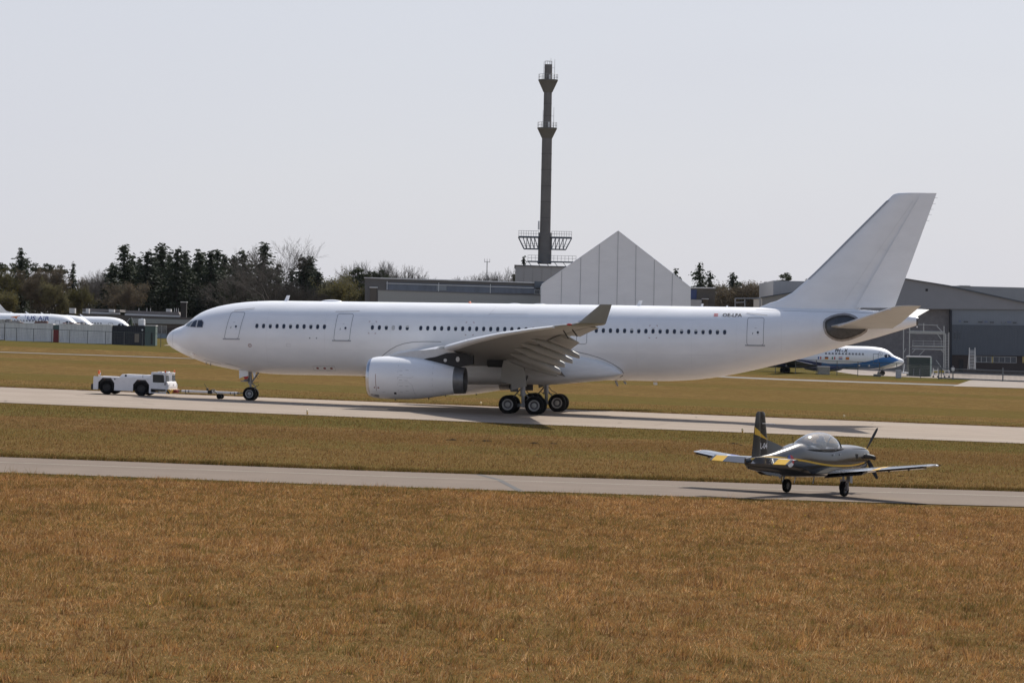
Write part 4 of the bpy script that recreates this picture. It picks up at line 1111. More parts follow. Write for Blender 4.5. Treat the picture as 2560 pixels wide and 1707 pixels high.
for s in (1, -1):
    # side body with two eight-sided wheel arches
    prof = [(-5.62, .38), (-5.22, .38), (-5.22, .98), (-4.88, 1.34), (-4.20, 1.34), (-3.92, .95), (-3.92, .36), (-2.42, .36), (-2.42, .90), (-2.10, 1.30), (-1.42, 1.30), (-1.12, .92), (-1.12, .26), (-.98, .24), (-.98, 1.46), (-5.60, 1.44)]
    m = MB(); m.prism([T(a, s*1.22, z) for a, z in prof], (0, s*.05, 0)); m.build('side_panel', TUGW, tug, 30)
    for a in (-4.57, -1.79):
        c = Vector(T(a, s*.98, .58)); m = MB(); w, r = .40, .575
        m.lathe(c, (0, 1, 0), [(-w/2*.5, r*.55), (-w/2, r*.7), (-w/2, r*.85), (-w/2*.8, r*.97), (0, r), (w/2*.8, r*.97), (w/2, r*.85), (w/2, r*.7), (w/2*.5, r*.55)], 32, 0)
        for s_ in (-1, 1): m.lathe(c, (0, s_, 0), [(w*.28, r*.56), (w*.34, r*.5), (w*.22, r*.34), (w*.3, r*.2), (w*.3, .01)], 20, 1)
        m.build('wheel', [TYRE, BLACK], tug, 40)
        m = MB(); m.cyl(T(a - .12, s*1.275, 1.22), T(a - .12, s*1.285, 1.22), .02, None, 6); m.build('reflector', ORANGE, tug)
    # cab
    cabp = [(-.98, .62), (-.98, 1.90), (.16, 1.90), (.20, 1.25), (.24, .62)]
    m = MB(); m.prism([T(a, s*1.28, z) for a, z in cabp], (0, s*.86, 0)); cab = m.build('cab', TUGW, tug, 30)
    m = MB(); m.prism([T(a, s*1.284, z) for a, z in [(-.82, 1.14), (-.84, 1.72), (-.80, 1.78), (-.02, 1.78), (.05, 1.70), (.10, 1.20), (.06, 1.14)]], (0, s*.01, 0)); m.build('side_window', TUGG, cab, 0)
    m = MB(); m.prism([T(.19, s*1.22, 1.76), T(.19, s*.48, 1.76), T(.235, s*.48, 1.20), T(.235, s*1.22, 1.20)], (-.02, 0, 0)); m.build('windscreen', TUGG, cab, 0)
    m = MB(); m.bbox(*sorted((T(-.97, 0, 0)[0], T(.2, 0, 0)[0])), *sorted((-s*.43, -s*1.27)), 1.895, 1.95, .02); m.build('roof', TUGW, cab)
    m = MB(); m.bbox(T(-.55, 0, 0)[0], T(-.15, 0, 0)[0], *sorted((-s*.65, -s*1.05)), 1.94, 2.02, .03); m.build('roof_vent', TUGW, cab)
    m = MB(); m.cyl(T(.13, s*1.2, 1.92), T(.13, s*1.2, 2.02), .035, None, 8); m.sphere(T(.13, s*1.2, 2.06), .075, 10, 8, sc=(1, 1, 1.2)); m.build('beacon', ORANGE, cab)
    m = MB(); m.tube([T(.1, s*1.30, 1.2), T(.2, s*1.42, 1.25), T(.2, s*1.42, 1.05)], .015, 5); m.bbox(T(.17, 0, 0)[0], T(.23, 0, 0)[0], *sorted((-s*1.36, -s*1.46)), .95, 1.15, .01); m.build('mirror', BLACK, cab)
    m = MB(); m.bbox(T(-1.0, 0, 0)[0], T(.30, 0, 0)[0], *sorted((-s*.5, -s*1.26)), .26, .34, .02); m.build('cab_step', TUGW, tug)
m = MB(); m.bbox(T(-5.6, 0, 0)[0], T(.2, 0, 0)[0], -.72, .72, .42, 1.2, .05); m.build('chassis', DMETAL, tug)
m = MB(); m.bbox(T(-5.6, 0, 0)[0], T(-1.0, 0, 0)[0], -1.2, 1.2, 1.34, 1.42, .02); m.build('deck', TUGW, tug)
m = MB(); m.prism([T(a, .8, z) for a, z in [(-3.68, 1.42), (-3.45, 1.68), (-.99, 1.70), (-.99, 1.42)]], (0, 1.6, 0)); m.build('engine_cover', TUGW, tug, 30)
m = MB(); m.cyl(T(-3.15, .80, 1.58), T(-3.15, .83, 1.58), .09, None, 14); m.cyl(T(-3.88, 1.27, 1.27), T(-3.88, 1.285, 1.27), .055, None, 12); m.build('filler_caps', BLACK, tug)
m = MB(); m.bbox(T(-1.80, 0, 0)[0], T(-1.77, 0, 0)[0], -.81, .81, 1.44, 1.705, .005); m.build('cover_strap', DMETAL, tug)
m = MB(); m.bbox(T(.2, 0, 0)[0], T(.42, 0, 0)[0], -1.24, 1.24, .40, .78, .04); m.prism([T(a, 1.2, z) for a, z in [(.2, .78), (.2, 1.25), (.30, 1.2), (.42, .9), (.42, .78)]], (0, 2.4, 0)); m.build('front_panel', TUGW, tug)
HAZ = bpy.data.materials.new('hazard_stripes'); HAZ.use_nodes = True
t = HAZ.node_tree; b = t.nodes['Principled BSDF']; b.inputs['Roughness'].default_value = .5
tc_ = N(t, 'ShaderNodeTexCoord'); wv = N(t, 'ShaderNodeTexWave', bands_direction='DIAGONAL'); wv.inputs['Scale'].default_value = 1.6
t.links.new(tc_.outputs['Object'], wv.inputs['Vector']); cr = N(t, 'ShaderNodeValToRGB'); cr.color_ramp.interpolation = 'CONSTANT'
cr.color_ramp.elements[0].color = (.02, .02, .02, 1); cr.color_ramp.elements[1].color = (.62, .34, .02, 1); cr.color_ramp.elements[1].position = .5
t.links.new(wv.outputs[0], cr.inputs[0]); t.links.new(cr.outputs[0], b.inputs['Base Color'])
m = MB(); m.bbox(T(.26, 0, 0)[0], T(.56, 0, 0)[0], -1.25, 1.25, .26, .62, .03); m.build('hazard_bumper', HAZ, tug)
m = MB(); m.bbox(T(.42, 0, 0)[0], T(.85, 0, 0)[0], -.35, .35, .34, .60, .04); m.cyl(T(.8, 0, .32), T(.8, 0, .62), .08, None, 10); m.build('tow_hitch', M('hitch_red', (.22, .02, .02), .5), tug)
m = MB(); m.bbox(T(-5.80, 0, 0)[0], T(-5.62, 0, 0)[0], -1.2, 1.2, .36, .82, .03); m.build('rear_bumper', BLACK, tug)
m = MB(); m.bbox(T(-5.63, 0, 0)[0], T(-5.55, 0, 0)[0], -1.2, 1.2, .42, 1.40, .02); m.build('rear_panel', TUGW, tug)
m = MB(); m.cyl(T(-5.28, .9, 1.42), T(-5.28, .9, 1.66), .03, None, 8); bm_ = m.build('beacon_post', TUGW, tug)
m = MB(); m.sphere(T(-5.28, .9, 1.80), .11, 12, 8, sc=(1, 1, 1.3)); m.cyl(T(-5.28, .9, 1.62), T(-5.28, .9, 1.70), .08, None, 10); m.build('beacon', ORANGE, bm_)
m = MB(); m.cyl(T(-5.6, -.6, 1.42), T(-5.66, -.6, 1.62), .015, None, 6); m.cyl(T(-5.66, -.6, 1.62), T(-5.68, -.6, 1.62), .13, None, 14); m.build('rear_mirror', GREYP, tug)
m = MB()
for l in (1.1, -.1, -1.1): m.cyl(T(.42, l, .98), T(.45, l, .98), .06, None, 10)
m.build('headlights', BARE, tug)

bar = empty('tow_bar', acworld(3.5, 0), (0, .0185, -PHI))
tag(bar, 'white aircraft tow bar on small wheels linking tractor and nose wheel', 'tow bar')
B = lambda a, l, z: (a - 3.5, -l, z)
m = MB(); m.cyl(B(1.14, 0, .48), B(5.58, 0, .50), .095, None, 16); m.build('tube', TUGW, bar)
m = MB(); m.cyl(B(.86, 0, .48), B(1.16, 0, .48), .035, None, 8); m.lathe(B(.80, 0, .48), (0, 0, 1), [(-.03, .05), (-.03, .09), (.03, .09), (.03, .05), (-.03, .05)], 14); m.build('towing_eye', DMETAL, bar)
m = MB()
for a in (1.45, 1.72, 5.05, 5.36): m.cyl(B(a - .025, 0, .48), B(a + .025, 0, .48), .108, None, 16)
for a in (1.45, 5.36): m.cyl(B(a, 0, .4), B(a, 0, .27), .035, .05, 8)
m.build('clamps', BLACK, bar)
m = MB(); m.bbox(B(3.25, 0, 0)[0], B(3.58, 0, 0)[0], -.16, .16, .36, .62, .02); m.tube([B(3.2, .12, .74), B(2.95, .12, 1.12)], .018, 6); m.bbox(B(3.15, 0, 0)[0], B(3.28, 0, 0)[0], -.2, .0, .6, .8, .02); m.build('hydraulic_pump', BLACK, bar)
m = MB()
for l in (.28, -.28): m.tube([B(3.45, l*.6, .60), B(3.62, l, .68), B(3.95, l, .48), B(4.22, l, .24)], .04, 8)
m.build('wheel_arms', BLACK, bar)
for l in (.34, -.34):
    m = MB(); m.lathe(B(4.23, l, .20), (0, 1, 0), [(-.06, .1), (-.08, .16), (-.05, .20), (.05, .20), (.08, .16), (.06, .1), (.06, .01)], 20); m.build('wheel', TYRE, bar)
m = MB(); m.tube([B(5.56, 0, .50), B(5.75, .0, .50)], [.08, .05], 8); m.tube([B(5.72, .18, .50), B(5.72, -.18, .50)], .05, 8)
for l in (.17, -.17): m.tube([B(5.72, l, .5), B(6.05, l, .52), B(6.5, l, .52)], .035, 8)
m.build('nose_gear_fork', DMETAL, bar)
# ================================================================== parked regional jets
def put(mb, name, mats, root, parent=None, angle=30):       # mesh given in world space, stored relative to its thing
    L = root.location
    mb.v = [(p[0]-L.x, p[1]-L.y, p[2]-L.z) for p in mb.v]
    return mb.build(name, mats, parent or root, angle)
JB = M('jet_blue', (.03, .17, .46), .35, var=.1); JB2 = M('deep_and_shaded_blue', (.012, .03, .12), .35, var=.1)  # JB2 also carries shade painted into the jet's rear swoosh and belly
JWHITE = M('jet_white', (.90, .90, .905), .3, coat=.2, var=.03)
JWIN = M('jet_window', (.22, .23, .26), .3, var=.2)
TUSBLUE = M('lettering_blue', (.02, .05, .25), .5); TUSOR = M('arrow_orange', (.70, .18, .02), .5)
jt = pchip([0,.15,.5,1.0,1.5,2.0,2.6,3.3,4.2,5.4,24,28,32,35], [-.47,-.2,.0,.2,.42,.85,1.22,1.45,1.58,1.65,1.65,1.62,1.45,1.1])
jb = pchip([0,.15,.5,1.0,1.6,2.4,3.3,4.2,5.4,22,26,30,35], [-.49,-.72,-.98,-1.18,-1.34,-1.48,-1.58,-1.63,-1.65,-1.65,-1.35,-.6,.5])
jw = pchip([0,.15,.5,1.0,1.7,2.5,3.5,4.5,5.5,24,28,32,35], [.02,.28,.58,.86,1.15,1.38,1.54,1.62,1.65,1.65,1.4,.85,.3])
def jskin(s, z, off=0.0):
    tp, bt, w = jt(s), jb(s), jw(s); c, r = (tp+bt)/2, (tp-bt)/2
    q = max(0, 1 - ((z-c)/r)**2)
    y = w*math.sqrt(q)
    n = Vector((0, -max(math.sqrt(q), .05)/w, (z-c)/r/r)).normalized()
    return Vector((-s, -y, z)) + n*off
def jgrid(s0, s1, zlo, zhi, ns, nz_, off):
    m = MB(); vs = []
    for i in range(ns+1):
        s = s0 + (s1-s0)*i/ns; a, b_ = zlo(s), zhi(s)
        for k in range(nz_+1): vs.append(jskin(s, a + (b_-a)*k/nz_, off))
    m.add(vs, [(i*(nz_+1)+k, i*(nz_+1)+k+1, (i+1)*(nz_+1)+k+1, (i+1)*(nz_+1)+k) for i in range(ns) for k in range(nz_)])
    return m
def jpoly(pts, off=.02, sub=2):
    c = (sum(p[0] for p in pts)/len(pts), sum(p[1] for p in pts)/len(pts)); m = MB(); n = len(pts)
    vs = [jskin(*c, off)]
    for k in range(1, sub+1): vs += [jskin(c[0] + (p[0]-c[0])*k/sub, c[1] + (p[1]-c[1])*k/sub, off) for p in pts]
    m.add(vs, [(0, 1+i, 1+(i+1) % n) for i in range(n)] + [(1+k*n+i, 1+(k+1)*n+i, 1+(k+1)*n+(i+1) % n, 1+k*n+(i+1) % n) for k in range(sub-1) for i in range(n)])
    return m
JFUS = MB(); JFUS.loft([[(-s, jw(s)*math.sin(u), (jt(s)+jb(s))/2 + (jt(s)-jb(s))/2*math.cos(u)) for u in [2*math.pi*k/40 for k in range(40)]] for s in [0,.05,.15,.3,.5,.8,1.1,1.5,1.8,2.1,2.5,3,3.6,4.4,5.4,8,12,18,22,24,26,28,30,32,34,35]])
JFUS = JFUS.mesh('jet_fuselage', JWHITE, 50)
wm_ = MB(); wm_.add([(.16*math.cos(u), 0, .23*math.sin(u)) for u in [2*math.pi*k/10 for k in range(10)]] + [(.16*math.cos(u), .05, .23*math.sin(u)) for u in [2*math.pi*k/10 for k in range(10)]], [tuple(range(10))] + [(i, (i+1) % 10, 10+(i+1) % 10, 10+i) for i in range(10)])
JWM = wm_.mesh('jet_window', JWIN, 30)
def jet(name_pt, Y, ground_z, label, wins, fin=True, blue=False):
    nose = at(*name_pt, Y)
    zc = nose.z + .48
    root = empty('regional_jet', (nose.x, nose.y, ground_z))
    tag(root, label, 'jet')
    H = zc - ground_z
    def sub(mb, name, mat, parent=None, angle=40):
        mb.v = [(p[0], p[1], p[2] + H) for p in mb.v]; return mb.build(name, mat, parent or root, angle)
    f = bpy.data.objects.new('fuselage', JFUS); link(f, root); f.location = (0, 0, H)
    for s, z in wins:
        o = bpy.data.objects.new('cabin_window', JWM); link(o, root); p = jskin(s, z, .012); o.location = (p.x, p.y, p.z + H)
    for poly in ([(2.52, .08), (1.95, .12), (2.25, .48), (2.52, .55)], [(2.60, .08), (2.60, .56), (2.92, .54), (3.10, .32), (2.95, .08)]):
        sub(jpoly(poly, .015), 'flight_deck_pane', GLASSD, angle=0)
    dl = [(3.95, -.72), (3.95, .60), (4.65, .60), (4.65, -.72)]
    m = MB()
    for i in range(4):
        p, q = dl[i], dl[(i+1) % 4]; m.tube([jskin(p[0]+(q[0]-p[0])*k/5, p[1]+(q[1]-p[1])*k/5, .01) for k in range(6)], .03, 4)
    sub(m, 'door_outline', LINE, angle=0)
    for s in (9.0, 14.0):
        m = MB(); m.prism([(-s, -.02, 1.6), (-s-.5, -.02, 1.6), (-s-.75, -.02, 2.0), (-s-.6, -.02, 2.0)], (0, .04, 0)); sub(m, 'aerial', JWHITE)
    for sd in (-1, 1):
        rs = []
        for y, a0, a1, z, th in ((1.0, -12.3, -17.2, -1.25, .5), (1.7, -12.8, -17.2, -1.2, .45), (6, -14.8, -17.9, -.85, .28), (13.8, -18.4, -20.0, -.2, .12)):
            c = a0 - a1; rs.append([(a0 - x*c, sd*y, z + k*th*.5) for x, k in [(0,0),(.05,.4),(.2,.8),(.45,.9),(.8,.3),(1,0),(.7,-.3),(.3,-.5),(.05,-.3)]])
        m = MB(); m.loft(rs); sub(m, 'wing', JB2 if blue else LGREY)
        m = MB(); m.lathe((-25.0, sd*2.55, .55), (-1, 0, 0), [(.15, .5), (0, .62), (.1, .72), (1, .80), (2.5, .80), (3.6, .66), (4.4, .5), (4.3, .4), (3.5, .4), (3.5, 0)], 24); m.bbox(-28.4, -25.6, *sorted((sd*1.2, sd*2.0)), .45, .65, .03); sub(m, 'engine', JWHITE)
        m = MB(); m.tube([(-17.1, sd*2.0, -1.2), (-17.1, sd*2.1, .55 - H)], .14, 10); g = sub(m, 'main_gear_leg', STEEL)
        for dy in (-.35, .35):
            m = MB(); m.lathe((-17.1, sd*2.1 + dy, .52 - H), (0, 1, 0), [(-.1, .2), (-.16, .36), (-.1, .52), (.1, .52), (.16, .36), (.1, .2), (.1, .01)], 20); sub(m, 'wheel', TYRE, g)
    m = MB(); m.tube([(-3.1, 0, -1.4), (-3.1, 0, .4 - H)], .09, 8); g = sub(m, 'nose_gear_leg', STEEL)
    for dy in (-.22, .22):
        m = MB(); m.lathe((-3.1, dy, .36 - H), (0, 1, 0), [(-.06, .1), (-.1, .26), (-.06, .36), (.06, .36), (.1, .26), (.06, .1), (.06, .01)], 16); sub(m, 'wheel', TYRE, g)
    if fin:
        m = MB(); rs = []
        for z, a0, a1, th in ((1.3, -18.6, -31.0, .14), (1.62, -19.4, -31.0, .16), (1.95, -20.8, -31.0, .18), (2.35, -22.2, -30.9, .2), (3.4, -23.2, -30.7, .22), (6.5, -25.9, -30.0, .18)):
            c = a0 - a1; rs.append([(a0 - x*c, y*th, z) for x, y in [(0,0),(.15,.8),(.4,1),(1,.1),(1,-.1),(.4,-1),(.15,-.8)]])
        m.loft(rs); sub(m, 'tail_fin', LGREY)
        for sd in (-1, 1):
            m = MB(); m.loft([[(-26.0, 0, 6.45), (-28, 0, 6.6), (-30.4, 0, 6.45), (-28, 0, 6.35)], [(-28.8, sd*5, 6.45), (-29.8, sd*5, 6.5), (-31, sd*5, 6.45), (-29.8, sd*5, 6.4)]]); sub(m, 'tailplane', LGREY)
    return root, H, sub
JBASE = lambda px, Y: G(at(px, 850, Y).x, Y) + .02
wz_ = lambda s: .20
r1, H1, sub1 = jet((214, 820), 462, JBASE(120, 462), 'white regional jet with blue airline lettering and orange arrow behind the containers', [(6.3 + .483*k, .42) for k in range(16)])
def jtext(sub, txt, s, z, size, mat, sh=0, bold=0, name='airline_lettering', xs_=1.0):
    vs, fs = text2d(txt, size, bold, sh)
    m = MB(); m.add([jskin(s - x*xs_, z + y, .045) for x, y in vs], fs); sub(m, name, mat, angle=0)
jtext(sub1, 'US AIR', 7.42, .88, .94, TUSBLUE, 0, .008, 'airline_lettering', 1.28)
jtext(sub1, 'T', 9.5, 1.14, .52, TUSBLUE, 0, .0)
m = MB(); m.add([jskin(*p, .02) for p in ((11.9, 1.03), (10.3, 1.30), (10.9, .72), (11.1, .93))], [(0, 1, 3), (3, 1, 2)]); sub1(m, 'airline_arrow', TUSOR, angle=0)
r2, H2, sub2 = jet((249, 821.5), 474, JBASE(150, 474), 'second white regional jet, mostly hidden, only its cockpit showing behind the lettered one', [(5.93 + .483*k, .45) for k in range(4)], True)
r3, H3, sub3 = jet((343, 825), 486, JBASE(250, 486), 'unmarked white regional jet with its nose behind the dark container, furthest right of three', [(5.93 + .483*k, .45) for k in range(6)])
r4, H4, sub4 = jet((2260.5, 904.5), 414, JBASE(2150, 414), 'white and blue regional jet with small national flags parked under the airliner tail', [(6.15 + .48*k, .45) for k in range(12)], True, True)
bt_ = pchip([.88, 1.8, 3.2, 4.7, 6.4, 8.2, 10.5, 14, 18, 26], [-.21, .17, .12, -.3, -.68, -.9, -.93, -.55, -.3, 0])
bl_ = pchip([.88, 2.2, 3.6, 4.7, 5.4, 26], [-.22, -.80, -1.30, -1.56, -1.645, -1.645])
sub4(jgrid(.9, 12, bl_, bt_, 40, 14, .012), 'blue_swoosh', JB, angle=50)
sub4(jgrid(12, 21, bl_, bt_, 20, 14, .012), 'blue_swoosh', JB2, angle=50)  # rear swoosh: shadow on the hull painted as deeper blue
m = MB(); m.loft([[(-s, 1.3*k*math.cos(u), -1.45 + .62*k*math.sin(u)) for u in [2*math.pi*j/20 for j in range(20)]] for s, k in ((8.6, .1), (9.0, .6), (9.8, .9), (11.5, 1), (13, .95), (14.2, .6), (14.6, .1))]); sub4(m, 'belly_fairing', JB2)  # shade under the belly is put into the fairing's dark blue
jtext(sub4, 'PH - X', 9.3, .95, .62, INK, .35, .02, 'registration')
FL = {'k': M('flag_black', (.02,.02,.02), .5), 'r': M('flag_red2', (.50,.03,.03), .5), 'y': M('flag_yellow', (.75,.42,.03), .5), 'g': M('flag_green', (.02,.22,.08), .5), 'w': M('flag_white', (.75,.75,.75), .5), 'b': M('flag_blue', (.03,.08,.30), .5)}
for sc_, cols, horiz in ((11.35, 'kry', 1), (10.35, 'gwr', 0), (9.35, 'rwb', 1), (8.36, 'ryr', 1), (12.35, 'bwr', 0)):
    for k, c in enumerate(cols):
        if horiz: a, b_ = [(sc_+.25, .05-.12*k-.12), (sc_-.25, .05-.12*k-.12), (sc_-.25, .05-.12*k), (sc_+.25, .05-.12*k)], 0
        else: a = [(sc_+.25-.167*k, -.31), (sc_+.25-.167*(k+1), -.31), (sc_+.25-.167*(k+1), .05), (sc_+.25-.167*k, .05)]
        sub4(jpoly(a, .02, 1), 'flag_stripe', FL[c], angle=0)
m = MB(); m.tube([jskin(3.6 + .3*math.cos(2*math.pi*k/16), .62 + .27*math.sin(2*math.pi*k/16), .01) for k in range(17)], .03, 4); sub4(m, 'emblem_ring', FAINT, angle=0)
m = MB(); m.tube([jskin(3.85, .8, .01), jskin(3.6, .62, .01), jskin(3.5, .45, .01)], .035, 4); sub4(m, 'emblem_stroke', FAINT, angle=0)
for s in (5.2, 6.6):
    m = MB(); p = jskin(s, -1.1); m.sphere((p.x, p.y, p.z), .16, 10, 6); sub4(m, 'landing_light', LGREY)
m = MB(); m.bbox(-1.2, .6, -.4, .4, .35-H4, .55-H4, .03); m.tube([(-.1, 0, .5-H4), (.1, 0, -.7)], .05, 6)
sub4(m, 'nose_support', WHITE)

# ================================================================== containers, fence and clutter on the left
CY = 440.0
CW = rib(M('container_white', (.68, .67, .66), .6, var=.14, scale=1.2, stretch=(2.5, 1, .25), col2=(.80, .79, .77)), 3.2)
CGRN = M('container_green', (.085, .125, .115), .6, var=.12); CNAVY = M('container_navy', (.012, .016, .026), .55, var=.2)
DOORRED = M('door_red', (.20, .012, .015), .55, var=.15); DKGREEN = M('dark_green_paint', (.012, .028, .026), .5, var=.2)
def px_box(x0, x1, ytop, ybot, Y, depth):        # world extents of a box whose front stands at distance Y
    a, b_ = at(x0, ytop, Y), at(x1, ytop, Y); c = at((x0+x1)/2, ybot, Y)
    return a.x, b_.x, Y, Y + depth, c.z, (a.z + b_.z)/2
def container(x0, x1, ytop, ybot, mat, label, name='container', depth=2.44):
    X0, X1, Y0, Y1, Z0, Z1 = px_box(x0, x1, ytop, ybot, CY, depth)
    Z0 = G((X0+X1)/2, CY); Z1 += .2
    root = empty(name, ((X0+X1)/2, Y0, Z0)); tag(root, label, 'container')
    m = MB(); n = max(3, int((X1-X0)/.28)); vs = []
    prof = []
    for k in range(n):                                   # folded steel side sheet
        xa = X0 + .1 + (X1-X0-.2)*k/n; st_ = (X1-X0-.2)/n
        prof += [(xa, .0), (xa + st_*.38, .0), (xa + st_*.5, .035), (xa + st_*.88, .035)]
    prof.append((X1-.1, 0))
    for x, d in prof: vs += [(x, Y0 + .03 + d, Z0 + .14), (x, Y0 + .03 + d, Z1 - .08)]
    m.add(vs, [(2*i, 2*i+2, 2*i+3, 2*i+1) for i in range(len(prof)-1)])
    put(m, 'side_sheet', mat, root, None, 0)
    m = MB(); m.box(X0+.02, X1-.02, Y0+.08, Y1, Z0+.05, Z1-.01); put(m, 'body', mat, root)
    m = MB()
    for x in (X0, X1-.1): m.box(x, x+.1, Y0, Y0+.1, Z0, Z1)
    m.box(X0+.1, X1-.1, Y0+.003, Y0+.1, Z0+.002, Z0+.15); m.box(X0+.1, X1-.1, Y0+.003, Y0+.1, Z1-.09, Z1-.002)
    put(m, 'corner_frame', mat, root)
    return root, (X0, X1, Y0, Y1, Z0, Z1)
container(-110, 11, 810, 856, CW, 'white corrugated container at the left edge of the photo')
container(13, 132.5, 811, 857, CW, 'white corrugated container left of the red door')
container(148, 280, 814, 861, CW, 'rust-streaked white corrugated container right of the red door')
rn, e = container(281, 361, 817, 864, CNAVY, 'black-blue container with a beige panel carrying a white tank')
m = MB(); p = at(342, 845, CY); m.bbox(p.x-.35, p.x+.35, CY-.04, CY+.05, p.z-.65, p.z+.65, .02); put(m, 'beige_panel', M('beige_panel', (.22, .18, .14), .6), rn)
m = MB(); p = at(356, 825, CY); m.sphere((p.x, CY-.05, p.z), .14, 10, 8); put(m, 'lamp', WHITE, rn)
rg_, e = container(362.5, 389, 818, 866, CGRN, 'small green cabin standing at the right end of the container row', 'green_cabin')
m = MB(); p = at(379, 845, CY); m.bbox(p.x-.12, p.x+.12, CY-.02, CY+.05, p.z-.95, p.z+.85, .01); put(m, 'dark_slot', BLACK, rg_)
m = MB(); m.bbox(e[0]-.05, e[1]+.05, e[2]-.1, e[3], e[5]-.02, e[5]+.1, .02); put(m, 'roof_edge', LGREY, rg_)
X0, X1, Y0, Y1, Z0, Z1 = px_box(133.5, 147, 812, 858, CY + .3, .2); Z0 = G(X0, CY)
root = empty('gate_door', ((X0+X1)/2, Y0, Z0)); tag(root, 'dark red door with green panel above, between two white containers', 'door')
m = MB(); m.bbox(X0, X1, Y0, Y1, Z0, Z0 + (Z1-Z0)*.72, .02); put(m, 'door_leaf', DOORRED, root)
m = MB(); m.bbox(X0-.03, X1+.03, Y0, Y1, Z0 + (Z1-Z0)*.725, Z1, .02); put(m, 'top_panel', CGRN, root)
# things lying on the containers
rr = random.Random(5)
CTOP = lambda px: .2 + at(px, float(np.interp(px, [0, 132, 280, 361], [811, 811.5, 815.5, 818])), CY).z
PLK = [M('plank_brown', (.13, .06, .045), .8, var=.3), M('plank_grey', (.28, .26, .24), .8, var=.2), M('crate_beige', (.40, .37, .32), .7, var=.2)]
for i, (x0, x1, h, mi, lab) in enumerate(((-6, 12, .55, 2, 'beige crate on the leftmost container'), (14, 26, .62, 1, 'grey box on the container left of the red door'), (27, 48, .38, 1, 'long grey bundle on the container near the arrow'), (41, 56, .16, 0, 'thin brown board under the orange arrow'), (85, 98, .30, 0, 'left brown plank stack above the second container'), (99.5, 117, .34, 0, 'right, thicker brown plank stack above the second container'), (155, 161, .16, 0, 'short brown board above the red door'), (164, 172, .13, 1, 'flat grey board near the parked jet nose'), (175, 186, .2, 0, 'brown board in front of the lettered jet nose'), (187, 196, .22, 0, 'reddish board beside the jet nose tip'), (199, 209, .2, 1, 'grey board furthest right on the white containers'))):
    a = at(x0, 812, CY); b_ = at(x1, 812, CY); z = CTOP((x0+x1)/2) - .0
    m = MB(); nst = max(1, int(h/.11))
    for k in range(nst):
        sh = rr.uniform(-.06, .06); m.bbox(a.x + sh, b_.x + sh, CY + .4, CY + 1.5 + rr.uniform(-.1, .1), z + k*h/nst + .004, z + (k+1)*h/nst - .006, .012)
    o = m.build('plank_stack' if mi < 2 else 'crate', PLK[mi]); tag(o, lab, 'planks' if mi < 2 else 'crate', 'boards and crates on the containers')
a = at(344, 815, CY); b_ = at(360, 815, CY); z = CTOP(352)
root = empty('water_tank', ((a.x+b_.x)/2, CY+1.2, z)); tag(root, 'white square tank on top of the black-blue container', 'tank')
m = MB(); m.bbox(a.x, b_.x, CY+.5, CY+1.5, z, z+1.05, .12); put(m, 'tank_body', WHITE2, root)
m = MB(); m.cyl(((a.x+b_.x)/2, CY+1, z+1.04), ((a.x+b_.x)/2, CY+1, z+1.16), .12, None, 12); put(m, 'lid', LGREY, root)
for (x0, x1, xt, yt, lab) in ((318, 330, 325.5, 793, 'pointed dark green tarpaulin on the black-blue container'),):
    p0, p1, pt = at(x0, 815, CY), at(x1, 815, CY), at(xt, yt, CY); z = CTOP(x0)
    root = empty('tarpaulin', ((p0.x+p1.x)/2, CY+1, z)); tag(root, lab, 'tarpaulin')
    m = MB(); rs = []
    for k in range(6):
        u = k/5; cx = (p0.x+p1.x)/2*(1-u) + pt.x*u; hw_ = (p1.x-p0.x)/2*(1-u)**1.3 + .03
        rs.append([(cx + hw_*math.cos(q)*(1+.25*math.sin(3*q+k)), CY + 1 + .5*(1-u)*math.sin(q), z + (pt.z-z)*u) for q in [2*math.pi*j/14 for j in range(14)]])
    m.loft(rs); put(m, 'cover', M('tarp_green', (.03, .045, .02), .8, var=.3), root, None, 40)
    m = MB(); m.tube([(p0.x-.5, CY+.8, z), (p0.x + .25, CY+.9, z+1.1)], .04, 6); m.tube([(pt.x+.1, CY+.9, pt.z), (p1.x+.35, CY+.8, z)], .03, 6); put(m, 'poles', LGREY, root)
# chain-link fence on posts, both sides
FEN = M('fence_metal', (.10, .11, .11), .5, .4, var=.2)
def fence(pxs, Yf, hgt, label, mesh_rows, gap=None):
    pts = [at(px, 850, Yf) for px in pxs]
    root = empty('wire_fence', (pts[0].x, Yf, G(pts[0].x, Yf))); tag(root, label, 'fence')
    for p in pts:
        m = MB(); z = G(p.x, Yf); m.cyl((p.x, Yf, z - .05), (p.x, Yf, z + hgt + .05), .05, None, 6); put(m, 'post', FEN, root)
    m = MB(); 
    for k, h in enumerate((hgt,)):
        m.tube([(p.x, Yf, G(p.x, Yf) + h) for p in pts], .035, 5)
    put(m, 'top_rail', FEN, root)
    m = MB()
    for i in range(len(pts)-1):
        for k in range(1, mesh_rows):
            h = hgt*k/mesh_rows; m.tube([(pts[i].x, Yf, G(pts[i].x, Yf)+h), (pts[i+1].x, Yf, G(pts[i+1].x, Yf)+h)], .006, 3)
    o = put(m, 'wires', FEN, root); o['kind'] = 'stuff'
fence([-60, -12, 41, 83.5, 129, 174, 219, 263.5, 310, 355.5, 402, 450, 500], 432, 2.0, 'chain-link fence in front of the white containers', 9)
fence([1700, 1755, 1810, 1862, 1940, 1990, 2042, 2094, 2146, 2200, 2243, 2303, 2355], 404, 2.0, 'chain-link fence in front of the blue regional jet', 9)
